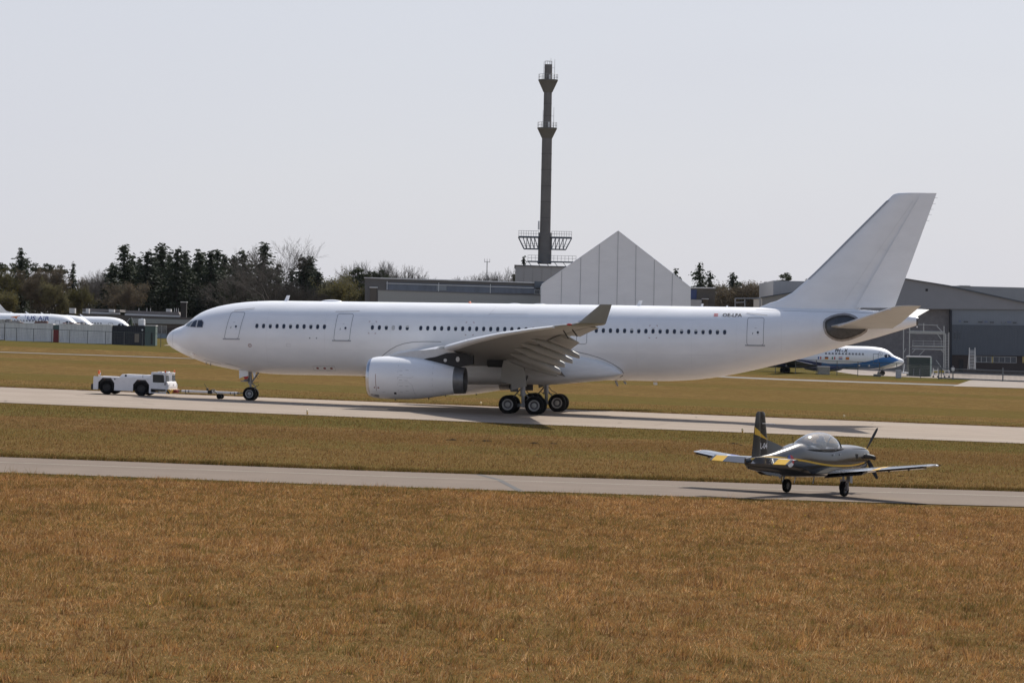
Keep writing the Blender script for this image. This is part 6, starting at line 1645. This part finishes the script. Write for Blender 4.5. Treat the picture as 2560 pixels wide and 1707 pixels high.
NEEDLE = leafmat('spruce_needles', (.024, .034, .020), (.050, .064, .034), .15)
PINEN = leafmat('pine_needles', (.032, .042, .024), (.065, .075, .038), .15)
LEAFY = leafmat('young_yellow_leaves', (.10, .090, .030), (.17, .145, .050), .35)
BUDS = leafmat('brown_buds', (.10, .078, .050), (.17, .13, .078), .3)
BUDG = leafmat('greenish_buds', (.10, .095, .04), (.17, .15, .07), .35)
BARK = M('bark', (.050, .042, .036), .9, var=.25, scale=3)
BARKG = M('grey_bark', (.085, .075, .068), .9, var=.25, scale=3)

def qmesh(name, V_, F_, mat):
    me = bpy.data.meshes.new(name)
    V_ = np.asarray(V_, dtype=np.float32); F_ = np.asarray(F_, dtype=np.int32)
    n = F_.shape[1]
    me.vertices.add(len(V_)); me.vertices.foreach_set('co', V_.ravel())
    me.loops.add(F_.size); me.loops.foreach_set('vertex_index', F_.ravel())
    me.polygons.add(len(F_)); me.polygons.foreach_set('loop_start', np.arange(0, F_.size, n, dtype=np.int32))
    me.update(calc_edges=True); me.materials.append(mat)
    return me
def leaf_quads(C, size, rng, droop=0.0, aspect=.45, dirs=None):
    n = len(C)
    d = rng.normal(size=(n, 3)) if dirs is None else dirs + rng.normal(size=(n, 3))*.35
    d[:, 2] -= droop; d /= np.linalg.norm(d, axis=1)[:, None]
    e = np.cross(d, rng.normal(size=(n, 3))); e /= np.linalg.norm(e, axis=1)[:, None]
    s = (size*rng.uniform(.6, 1.4, n))[:, None]
    V_ = np.stack([C - d*s*.5, C + e*s*aspect*.5, C + d*s*.5, C - e*s*aspect*.5], 1).reshape(-1, 3)
    return V_, np.arange(4*n).reshape(n, 4)
def trunk_mesh(h, r0, mat, bend, rng, top=.95):
    m = MB(); pts = [(bend*math.sin(2*u)*.3, bend*.2*u, h*u*top) for u in np.linspace(0, 1, 7)]
    m.tube(pts, [r0*(1-.9*u) for u in np.linspace(0, 1, 7)], 7); return m.mesh('trunk', mat, 60)
def spruce(seed, h=16., R0=3.4, nlev=34):
    rng = np.random.default_rng(seed); C, D = [], []
    lean = rng.uniform(-.35, .35); lob = rng.uniform(0, 6.28, 3)
    for i in range(nlev):
        u = (i + rng.uniform(0, .9))/nlev; zc = h*(.06 + .94*u)
        for k in range(rng.integers(6, 10)):
            an = rng.uniform(0, 2*np.pi)
            L = (R0*(1-u)**.72 + .22)*rng.uniform(.45, 1.2)*(1 + .22*math.sin(2*an + lob[0] + 5*u) + .15*math.sin(3*an + lob[1] - 9*u))
            z = zc + rng.normal()*.28; ns = max(3, int(L/.19)); dr = rng.uniform(.1, .42)
            for j in range(ns):
                q = (j + rng.uniform(.1, 1))/ns; r = L*q
                for w in range(3):
                    C.append((math.cos(an)*r + lean*u*u + rng.normal()*.2*(.3+q), math.sin(an)*r + rng.normal()*.2*(.3+q), z - dr*L*q + .16*L*max(0, q-.6) + rng.normal()*.14))
                    D.append((math.cos(an), math.sin(an), -.3))
    C, D = np.array(C), np.array(D)
    V_, F_ = leaf_quads(C, .44, rng, .3, .46, D)
    return trunk_mesh(h, .28, BARK, lean, rng), qmesh('crown', V_, F_, NEEDLE)
def pine(seed, h=15., R0=2.8, ncl=34, mat=PINEN, z0=.42, size=.42, per=85):
    rng = np.random.default_rng(seed); C = []; m = MB()
    for i in range(ncl):
        u = rng.uniform(0, 1); z = h*(z0 + (1-z0)*u); R1 = R0*math.sqrt(max(.05, 1-(2*u-.85)**2*.75))
        an = rng.uniform(0, 2*np.pi); r = R1*rng.uniform(.25, 1.0)
        c = np.array([math.cos(an)*r, math.sin(an)*r, z]); s = rng.uniform(.45, 1.0)
        p = rng.normal(size=(per, 3)); p /= np.linalg.norm(p, axis=1)[:, None]
        C.append(c + p*(s*rng.uniform(.35, 1, per))[:, None]*np.array([1.15, 1.15, .62]))
        m.tube([(0, 0, z - r*.7), (c[0]*.55, c[1]*.55, z - r*.2), tuple(c)], [.07, .05, .02], 4)
    V_, F_ = leaf_quads(np.concatenate(C), size, rng, 0, .5)
    tr = MB(); tr.tube([(0, 0, h*u*.97) for u in np.linspace(0, 1, 6)], [.24*(1-.8*u) for u in np.linspace(0, 1, 6)], 7)
    tr.v += []; n = len(tr.v); tr.v += m.v; tr.f += [tuple(i+n for i in f) for f in m.f]; tr.m += m.m
    return tr.mesh('trunk', BARK, 60), qmesh('crown', V_, F_, mat)
def bare(seed, h=14., spread=.62, levels=6, bark=BARK, fine=3, leaves=None, lsize=.16, nleaf=1, upright=.35, R1=None):
    rng = np.random.default_rng(seed)
    P0, P1, Ra, Rb, tips = [], [], [], [], []
    def grow(p, d, L, r, lev):
        nseg = 3; q = p
        for s in range(nseg):
            d2 = d + rng.normal(size=3)*.10; d2[2] += .03*upright; d2 /= np.linalg.norm(d2)
            q2 = q + d2*L/nseg; r2 = r*(1-.12)
            P0.append(q); P1.append(q2); Ra.append(r); Rb.append(r2)
            if lev >= levels - 2 and leaves is not None: tips.append(q2)
            if lev < levels and s >= (1 if lev == 0 else 0):
                for b_ in range(1 if s < nseg-1 else fine - 1):
                    ax_ = rng.normal(size=3); ax_ -= d2*ax_.dot(d2); ax_ /= np.linalg.norm(ax_)
                    k = spread*rng.uniform(.6, 1.25); nd = d2*math.cos(k) + ax_*math.sin(k); nd[2] += upright*.25; nd /= np.linalg.norm(nd)
                    grow(q2, nd, L*rng.uniform(.60, .82), r2*rng.uniform(.5, .68), lev+1)
            q, d, r = q2, d2, r2
    grow(np.zeros(3), np.array([rng.normal()*.05, rng.normal()*.05, 1.]), h*.30, h*.017, 0)
    P0, P1, Ra, Rb = map(np.array, (P0, P1, Ra, Rb)); Ra = np.maximum(Ra, .011); Rb = np.maximum(Rb, .008)
    top = P1[:, 2].max(); k = h/top; P0 *= k; P1 *= k
    d = P1-P0; d /= np.linalg.norm(d, axis=1)[:, None]
    a = np.cross(d, np.array([.31, .87, .2])); a /= np.linalg.norm(a, axis=1)[:, None]; c = np.cross(d, a)
    n = len(P0); V_ = []
    for r, Pp in ((Ra, P0), (Rb, P1)):
        for q in (0, 2.094, 4.188): V_.append(Pp + (a*math.cos(q) + c*math.sin(q))*r[:, None])
    V_ = np.stack(V_, 1).reshape(-1, 3); i6 = np.arange(n)*6
    F_ = np.concatenate([np.stack([i6+k_, i6+(k_+1) % 3, i6+3+(k_+1) % 3, i6+3+k_], 1) for k_ in range(3)])
    big = np.concatenate([Ra > h*.0042]*3)
    tm = qmesh('trunk', V_, F_[big], bark)
    cm = qmesh('twigs', V_, F_[~big], bark)
    lm = None
    if leaves is not None:
        T_ = np.array(tips)*k; T_ = np.repeat(T_, nleaf, 0) + rng.normal(size=(len(T_)*nleaf, 3))*.22
        LV, LF = leaf_quads(T_, lsize, rng, 0, .6); lm = qmesh('leaves', LV, LF, leaves)
    return tm, cm, lm
SPR = [spruce(11), spruce(12, 16, 2.7, 34), spruce(13, 16, 3.6, 30), spruce(14, 16, 3.0, 32)]
PIN = [pine(21), pine(22, 15, 3.3, 38, PINEN, .5), pine(23, 15, 2.4, 30)]
BAR = [bare(31, 15, .60, 6, BARK, 3), bare(32, 14, .52, 6, BARKG, 3, BUDS, .20, 1, .5), bare(33, 13, .55, 6, BARK, 3, BUDG, .22, 1), bare(34, 12, .5, 6, BARKG, 3, None, .2, 1, .7)]
YEL = [bare(41, 12, .55, 6, BARK, 3, LEAFY, .20, 1, .6), bare(42, 8, .6, 6, BARK, 3, LEAFY, .17, 1, .5)]
BIGBARE = bare(36, 18, .50, 6, BARK, 3, None, .2, 1, .45)
UNITH = {'s': 16., 'p': 15., 'b0': 15., 'b1': 14., 'b2': 13., 'b3': 12., 'y0': 12., 'y1': 8., 'B': 18.}
tree_rng = random.Random(9)
def tree(kind, px, ytop, Y, label, group, wscale=1.0, cat='tree', var=None, base=None):
    p = at(px, ytop, Y); gz0 = G(p.x, Y) if base is None else base
    H = p.z - gz0
    nm = {'s': 'spruce_tree', 'p': 'pine_tree', 'b': 'bare_tree', 'y': 'budding_tree', 'B': 'bare_tree'}[kind[0]]
    root = empty(nm, (p.x, Y, gz0 - .1), (0, 0, tree_rng.uniform(0, 6.28)))
    if kind[0] == 's': ms = SPR[var if var is not None else tree_rng.randrange(4)]; parts = zip(('trunk', 'crown'), ms); u = 16.6
    elif kind[0] == 'p': ms = PIN[var if var is not None else tree_rng.randrange(3)]; parts = zip(('trunk', 'crown'), ms); u = 15.6
    elif kind[0] == 'B': ms = BIGBARE; parts = zip(('trunk', 'crown', 'leaves'), ms); u = 18.
    elif kind[0] == 'b': i = int(kind[1]); ms = BAR[i]; parts = zip(('trunk', 'crown', 'leaves'), ms); u = UNITH[kind]
    else: i = int(kind[1]); ms = YEL[i]; parts = zip(('trunk', 'crown', 'leaves'), ms); u = UNITH[kind]
    for n_, me in parts:
        if me is None: continue
        o = bpy.data.objects.new(n_, me); link(o, root)
    k = H/u; root.scale = (k*wscale, k*wscale, k)
    tag(root, label, cat, group)
    return root
gL, gR = 'dark conifers behind the parked jets', 'conifers right of the tent hangar'
T_ = tree
# left edge group
T_('s', 51, 616, 560, 'tall dark spruce with a bent tip, furthest left of the tall ones', gL, 1.25, var=0)
for px, y, lab in ((71, 645, 'pine just right of the leftmost tall spruce'), (88, 652, 'second pine right of the leftmost tall spruce'), (114, 653, 'rounded pine behind the brown trees, middle of the left row'), (133, 657, 'pine above the brown trees, right of the rounded one'), (150, 657, 'low pine top between brown trees and small spruce'), (28, 652, 'pine at the far left behind the yellow-green tree'), (4, 655, 'pine cut by the left edge of the photo')):
    T_('p', px, y, 585, lab, gL, 1.1)
T_('s', 182, 651, 590, 'small pointed spruce standing alone left of the pale bare trees', gL, 1.0, var=3)
T_('y0', 8, 664, 545, 'yellow-green budding tree at the left edge of the photo', None, 1.0)
T_('y1', 33, 722, 535, 'low yellow-green bush above the lettered jet tail', None, 1.1, 'bush')
T_('b1', 78, 668, 550, 'reddish brown budding tree right of the tall left spruce', None, .85)
T_('b1', 118, 685, 548, 'bare brown tree above the jet lettering', None, 1.0)
T_('b2', 136, 688, 540, 'dark forked bare tree above the first jet roof', None, .9)
T_('b1', 163, 664, 545, 'broad brown budding tree above the first jet nose', None, 1.0)
T_('y0', 206, 710, 536, 'light green budding tree above the second jet nose', None, .8)
T_('b3', 222, 684, 575, 'grey bare tree beside the light green one', None, .9)
T_('b3', 246, 670, 600, 'pale bare tree in the gap left of the conifers', None, 1.0); T_('b3', 268, 672, 605, 'second pale bare tree touching the left conifers', None, 1.0)
T_('b1', 212, 690, 610, 'brown bare tree low in the gap behind the jets', None, 1.0)
# conifer stand
for i, (px, y, w) in enumerate(((282, 656, 1.3), (312, 607, 1.25), (333, 630, 1.1), (347, 638, 1.0), (367, 620, 1.15), (385, 640, 1.2), (405, 603, 1.3), (426, 626, 1.1), (442, 613, 1.1), (466, 624, 1.15), (495, 619, 1.05), (509, 627, 1.1), (530, 622, 1.15), (546, 618, 1.1), (560, 632, 1.1), (586, 634, 1.15), (612, 617, 1.2), (657, 601, 1.3), (762, 634, 1.2), (776, 636, 1.2), (795, 674, 1.2))):
    special = {1: 'tall twisted spruce at the left end of the dense conifer stand', 6: 'tallest dark spruce in the middle of the conifer stand', 0: 'lower spruce at the left foot of the conifer stand', 17: 'dark spruce seen through the big bare tree', 20: 'short spruce at the right end of the stand', 19: 'spruce right of the big bare tree, outer one of a pair', 18: 'spruce right of the big bare tree, inner one of a pair'}
    T_('s', px, y, 560 + 7*(i % 4), special.get(i, 'dark spruce in the stand behind the low office, %s trunk from the stand left end' % ORD[min(i, 17)]), gL, w*1.38)
for i, px in enumerate(range(285, 800, 34)):
    T_('s', px + tree_rng.uniform(-9, 9), 655 + tree_rng.uniform(-8, 14), 605, 'dark spruce in the second row filling the conifer stand', gL, 1.5)
T_('B', 686, 582, 540, 'big bare broad-crowned tree rising above the airliner nose', None, 1.15)
T_('b1', 342, 700, 540, 'bare twiggy tree in front of the conifers above the third jet', None, 1.1)
for px, y, lab in ((596, 650, 'reddish bare tree left of the big bare tree'), (640, 665, 'low bare tree under the left side of the big bare tree'), (740, 680, 'low reddish bare tree right of the big bare trunk'), (790, 700, 'bare shrubby tree right of the spruce pair'), (720, 690, 'tangled bare tree under the right of the big crown')):
    T_('b0', px, y, 548, lab, None, 1.1)
T_('b2', 828, 666, 560, 'round-topped budding tree between the spruces and the hangar', None, 1.1)
T_('y0', 872, 688, 555, 'yellow-green budding tree beside the low hangar', None, .9); T_('y1', 895, 715, 548, 'yellow-green bush against the low hangar end', None, 1.2, 'bush')
T_('p', 889, 667, 585, 'dark rounded pine left of the low hangar', None, 1.35, var=1)
T_('b0', 815, 700, 575, 'bare tree behind the budding tree', None, 1.0)
for px, y, lab in ((921, 672, 'left small pine above the low hangar roof'), (941, 676, 'middle small pine above the low hangar roof'), (958, 669, 'right small pine above the low hangar roof'), (990, 688, 'lowest pine top above the low hangar roof')):
    T_('p', px, y, 605, lab, None, .8)
for px, y, lab in ((905, 655, 'leftmost pale bare tree behind the low hangar'), (928, 648, 'second pale bare tree behind the low hangar'), (952, 646, 'middle pale bare tree behind the low hangar'), (978, 650, 'fourth pale bare tree behind the low hangar'), (1003, 657, 'rightmost pale bare tree of the group behind the hangar')):
    T_('b3', px, y, 625, lab, None, .95)
for k_, (px, y) in enumerate(((1045, 682), (1062, 688), (1150, 694), (1178, 684), (1195, 681), (1212, 686), (1232, 680), (1258, 664), (1275, 672))):
    T_('b3', px, y, 640, 'distant pale bare tree over the hangar roof, %s from the left before the tower' % ORD[k_], 'distant bare trees by the tower', 1.3)
T_('s', 1311, 636, 625, 'thin spruce tip rising beside the tower foot', None, .7, var=1); T_('p', 1284, 680, 640, 'dark pine at the corner of the tower block', None, .8)
# right of tent
for px, y, w, lab in ((1688, 666, 1.0, 'spruce half hidden behind the tent gable'), (1749, 651, 1.15, 'tallest layered spruce right of the tent hangar'), (1779, 673, 1.15, 'smaller spruce right of the tallest layered one'), (1831, 677, 1.3, 'dense dark spruce in the middle right of the tent')):
    T_('s', px, y, 610, lab, gR, w, var=2 if px != 1831 else 0)
for px, y, lab in ((1856, 700, 'pine leaning on the dense spruce'), (1903, 706, 'left pine of a pair near the grey block'), (1918, 703, 'right pine of a pair near the grey block'), (1968, 680, 'round-crowned pine above the grey block roof'), (2015, 692, 'small pine top beside the airliner fin'), (1938, 722, 'low pine against the grey block wall')):
    T_('p', px, y, 640, lab, gR, 1.2 if px == 1968 else .95, var=1 if px == 1968 else None)
for px, y, lab in ((1710, 697, 'greenish shrubby tree beside the tent wall'), (1730, 705, 'bare shrub tree between the tent and spruces')): T_('b2', px, y, 625, lab, None, 1.1)
for px, y, lab in ((1808, 712, 'reddish bare tree left of the dense spruce'), (1874, 701, 'pale bare tree left of the pine pair'), (1888, 715, 'second pale bare tree left of the pine pair'), (1900, 699, 'bare tree behind the pine pair'), (1850, 722, 'brown bare tree at the spruce foot'), (1880, 738, 'orange-brown low tree right of the spruce'), (1905, 740, 'low brown tree by the pale workshop'), (1795, 738, 'orange-brown shrubby tree beside the flat shed'), (1830, 745, 'low brown shrubby tree right of the flat shed')):
    T_('b1', px, y, 600, lab, None, 1.3)
for px, y, lab in ((1700, 705, 'brown bare tree close behind the tent gable'), (1765, 700, 'bare tree between the two layered spruces'), (1797, 708, 'brown bare tree right of the smaller layered spruce'), (1815, 700, 'bare tree just left of the dense spruce'), (1862, 708, 'tan bare tree right of the dense spruce'), (1890, 706, 'tan bare tree before the pine pair'), (1928, 710, 'tan bare tree at the corner of the grey block')):
    T_('b2', px, y, 660, lab, None, 1.5)
T_('p', 1803, 712, 650, 'low pine between the spruces right of the tent', gR, 1.2); T_('p', 1872, 716, 655, 'low pine behind the tan bare trees', gR, 1.2)
T_('b0', 2548, 700, 640, 'bare tree at the right edge above the hangar roof', None, 1.0); T_('b0', 2572, 706, 640, 'bare tree cut by the right edge', None, 1.0)
# far woodland closing the gaps
rng = np.random.default_rng(77); C = []
for i in range(1500):
    px = rng.uniform(-250, 2800); yy_ = 745 + rng.uniform(-12, 20) + (.02*(px-1280))
    if 1040 < px < 1290: yy_ += 0
    p = at(px, yy_, 690 + rng.uniform(0, 60)); z0 = G(p.x, p.y); n = 60
    q = rng.normal(size=(n, 3))*np.array([1.6, 1.2, 0]); q[:, 2] = rng.uniform(0, 1, n)**.8*(p.z - z0)
    C.append(np.array([p.x, p.y, z0]) + q)
V_, F_ = leaf_quads(np.concatenate(C), .9, rng, 0, .6)
o = bpy.data.objects.new('far_woodland', qmesh('far_woodland', V_, F_, leafmat('woodland', (.030, .028, .018), (.060, .050, .032), .1))); link(o)
tag(o, 'dense dark woodland far behind the buildings', 'woodland', kind='stuff')

# ================================================================== grass blades, flowers, molehills
def vnoise(x, y, seed):
    r = np.random.default_rng(seed).random((256, 256))
    xi, yi = np.floor(x).astype(int), np.floor(y).astype(int); fx_, fy_ = x-xi, y-yi
    fx_, fy_ = fx_*fx_*(3-2*fx_), fy_*fy_*(3-2*fy_)
    a, b_, c, d = r[xi & 255, yi & 255], r[(xi+1) & 255, yi & 255], r[xi & 255, (yi+1) & 255], r[(xi+1) & 255, (yi+1) & 255]
    return (a*(1-fx_)+b_*fx_)*(1-fy_) + (c*(1-fx_)+d*fx_)*fy_
GB = bpy.data.materials.new('grass_blade'); GB.use_nodes = True
t = GB.node_tree; b = t.nodes['Principled BSDF']; b.inputs['Roughness'].default_value = .8; b.inputs['Specular IOR Level'].default_value = .05
at_ = N(t, 'ShaderNodeAttribute', attribute_name='tint'); t.links.new(at_.outputs['Color'], b.inputs['Base Color'])
tr = N(t, 'ShaderNodeBsdfTranslucent'); t.links.new(at_.outputs['Color'], tr.inputs[0]); mxs = N(t, 'ShaderNodeMixShader'); mxs.inputs[0].default_value = .3
t.links.new(b.outputs[0], mxs.inputs[1]); t.links.new(tr.outputs[0], mxs.inputs[2]); t.links.new(mxs.outputs[0], t.nodes['Material Output'].inputs[0])
def Gv(x, y): return -.0185*np.clip(x, -140, 140) + np.interp(y, PY, PZ)
def blades(name, x, y, hgt, wid, rng, label, green=None, dim=True, lean_=.42):
    n = len(x)
    cl_ = vnoise(x*1.6, y*1.1, 1)*.6 + vnoise(x*4.5, y*3, 2)*.4
    h = hgt*(.35 + 1.1*cl_)*rng.uniform(.55, 1.35, n)
    an = rng.uniform(0, 2*np.pi, n); ln = rng.normal(size=(n, 2))*lean_ + np.array([.18, -.05])
    z = Gv(x, y)
    bx, by = np.cos(an)*wid*.5, np.sin(an)*wid*.5
    V_ = np.empty((n, 3, 3), np.float32)
    V_[:, 0] = np.stack([x-bx, y-by, z-.01], 1); V_[:, 1] = np.stack([x+bx, y+by, z-.01], 1)
    V_[:, 2] = np.stack([x+ln[:, 0]*h, y+ln[:, 1]*h, z+h], 1)
    me = qmesh(name, V_.reshape(-1, 3), np.arange(3*n).reshape(n, 3), GB)
    pal = np.array([(.50, .305, .125), (.40, .235, .090), (.72, .52, .30), (.16, .085, .042), (.28, .140, .078), (.26, .205, .068), (.16, .145, .050)])
    pal = pal*np.array([.90, .81, .72])
    if dim: pal = pal*.62
    g = np.clip((vnoise(x*.16+9, y*.11+4, 3)*.6 + vnoise(x*.55, y*.5, 4)*.4 - .50)*1.8, 0, .26)
    if green is not None: g = np.maximum(g, green)
    u = rng.random(n); pk = np.where(u < .36, 0, np.where(u < .62, 1, np.where(u < .76, 2, np.where(u < .90, 3, 4))))
    pk = np.where(rng.random(n) < g, np.where(rng.random(n) < .6, 5, 6), pk)
    br = (.62 + .76*(.35*vnoise(x*.8+3, y*.5, 5) + .65*vnoise(x*3.4, y*2.0, 6)))*rng.uniform(.8, 1.2, n)
    col = np.clip(pal[pk]*br[:, None], 0, 1)
    ca = me.color_attributes.new('tint', 'FLOAT_COLOR', 'POINT')
    c4 = np.ones((n, 3, 4), np.float32); c4[:, :, :3] = col[:, None, :]; c4[:, 0:2, :3] *= 1.0
    ca.data.foreach_set('color', c4.ravel())
    o = bpy.data.objects.new(name, me); link(o); tag(o, label, 'grass', kind='stuff')
    return o
rng = np.random.default_rng(5)
n = 560000
y = 44 + (107.5-44)*rng.random(n)**.80
x = (rng.random(n)-.5)*(.40*y + 2) - .0
keep = y < np.interp(x, [-150, -19, -5.5, 4.3, 11.5, 19.6, 150], [105.2, 106.1, 106.3, 107.2, 107.9, 109.4, 123]) + rng.normal(size=n)*.10
x, y = x[keep], y[keep]
edge = np.interp(x, [-150, -19, -5.5, 4.3, 11.5, 19.6, 150], [105.2, 106.1, 106.3, 107.2, 107.9, 109.4, 123]) - y
blades('foreground_grass', x, y, .060 + .0003*(y-44), .015 + .00026*(y-44), rng, 'dry brown foreground meadow grass', np.clip((2.4-edge)/1.6, 0, .75), False, .85)
# taller tufts standing out of the meadow
nt_ = 5200; ty0 = 45 + 61*rng.random(nt_)**.9; tx0_ = (rng.random(nt_)-.5)*(.40*ty0 + 2)
sz = rng.gamma(2.0, .5, nt_); rep = np.clip((8 + 16*sz).astype(int), 6, 60)
x = np.repeat(tx0_, rep) + rng.normal(size=rep.sum())*.07*np.repeat(sz, rep); y = np.repeat(ty0, rep) + rng.normal(size=rep.sum())*.07*np.repeat(sz, rep)
keep = y < 105.6; hs = (.10 + .05*np.repeat(sz, rep))[keep]; gr = np.repeat(np.where(rng.random(nt_) < .22, .8, 0.), rep)[keep]
blades('grass_tufts', x[keep], y[keep], hs, .016, rng, 'taller straw and green tufts standing in the foreground meadow', gr, False)
n = 230000
y = 117 + (190-117)*rng.random(n); x = (rng.random(n)-.5)*(.42*y)
tt2 = np.interp(x, [-150, -21, -6, 5, 13, 22, 150], [116.4, 117.7, 117.9, 119.0, 120.0, 121.4, 135]); rb2 = np.interp(x, [-200, -34, 0, 34, 200], [202, 191.6, 188.6, 187.6, 180])
sel = rng.random(n) < .30; y[sel] = tt2[sel] + np.abs(rng.normal(size=sel.sum()))*1.2 - .12
keep = (y > tt2 - .15) & (y < rb2 + .1)
x, y, tt2, rb2 = x[keep], y[keep], tt2[keep], rb2[keep]
blades('middle_grass', x, y, np.where(y - tt2 < .6, .17, .085), .028, rng, 'brown and green grass strip between taxiway and runway', np.clip(np.maximum((5-(y-tt2))/6, (rb2-y < 18)*.55), 0, .7))
n = 90000
x = (rng.random(n)-.5)*120; rt2 = np.interp(x, [-200, -41, 0, 41, 200], [240, 233.2, 231.0, 229.0, 221]); y = rt2 + np.abs(rng.normal(size=n))*2.0*(rng.random(n) < .5) + rng.random(n)**2*30*(rng.random(n) < .5) - .1
blades('far_grass', x, y, np.where(y-rt2 < .4, .13, .07), .035, rng, 'grass strip beyond the runway', np.full(n, .4))
# dandelions
C, k = [], 0
m = MB()
for px, py in ((1905, 1288), (1930, 1305), (1934, 1316), (2006, 1288), (2060, 1322), (2174, 1322), (2195, 1337), (2254, 1338), (2290, 1305), (2296, 1338), (2411, 1343), (2486, 1339), (2079, 1447), (2298, 1477), (166, 1466), (466, 1489), (382, 1511), (950, 1263), (967, 1251), (700, 1620), (1250, 1600), (1100, 1300)):
    q = gp(px, py, .06)
    for d in range(rr.choice((1, 1, 2))):
        cx, cy = q.x + rr.uniform(-.08, .08), q.y + rr.uniform(-.1, .1)
        m.cyl((cx, cy, G(cx, cy)), (cx, cy, G(cx, cy) + .07), .004, None, 3)
        m.sphere((cx, cy, G(cx, cy) + .08), .024, 8, 4, sc=(1, 1, .6))
o = m.build('dandelions', M('dandelion_yellow', (.75, .52, .02), .7)); tag(o, 'scattered yellow dandelion flowers in the foreground grass', 'flowers', kind='stuff')
# molehills
SOIL = M('dark_soil', (.045, .032, .020), .95, var=.3, scale=8, bump=.8, spec=0)
MPX = (1126, 1181, 1218, 1292, 1335, 1382, 1272, 1346, 1838, 1850, 906, 450, 2250, 2336, 1660)
MOLE = [sorted(MPX).index(v) for v in MPX]
for i, (px, py, w) in enumerate(((1126, 1100, .55), (1181, 1102, .35), (1218, 1103, .5), (1292, 1106, .35), (1335, 1108.5, .45), (1382, 1109, .4), (1272, 1135, .3), (1346, 1138, .3), (1838, 1109.5, .5), (1850, 1113, .45), (906, 1078, .3), (450, 1080, .35), (2250, 1190, .3), (2336, 1187, .3), (1660, 1118, .3))):
    q = gp(px, py); m = MB(); w *= .7
    for k in range(3):
        cx, cy = rr.uniform(-.5, .5)*w, rr.uniform(-.3, .3)*w; s_ = w*rr.uniform(.5, .9); rs = []
        for j in range(5):
            u = j/4; rs.append([(cx + s_*(1-u**1.5)*math.cos(a_)*rr.uniform(.85, 1.15), cy + s_*(1-u**1.5)*math.sin(a_)*rr.uniform(.85, 1.15), -.03 + s_*.42*u) for a_ in [2*math.pi*v/10 for v in range(10)]])
        m.loft(rs)
    o = m.build('molehill', SOIL); o.location = q; tag(o, 'small dark molehill in the middle grass strip, %s one counting from the left' % ORD[MOLE[i]], 'molehill', 'molehills')

# ================================================================== thin haze over the airfield
m = MB(); m.box(-420, 420, -40, 860, -12, 74)
hz = m.build('haze', M('haze_air', (.8, .8, .8)), None, 0)
hm = hz.data.materials[0]; t = hm.node_tree; t.nodes.clear()
out = N(t, 'ShaderNodeOutputMaterial'); pv = N(t, 'ShaderNodeVolumePrincipled')
pv.inputs['Color'].default_value = (.86, .90, .96, 1); pv.inputs['Density'].default_value = .000012; pv.inputs['Anisotropy'].default_value = .2
t.links.new(pv.outputs[0], out.inputs['Volume'])
tag(hz, 'thin pale haze over the airfield', 'haze', kind='stuff')
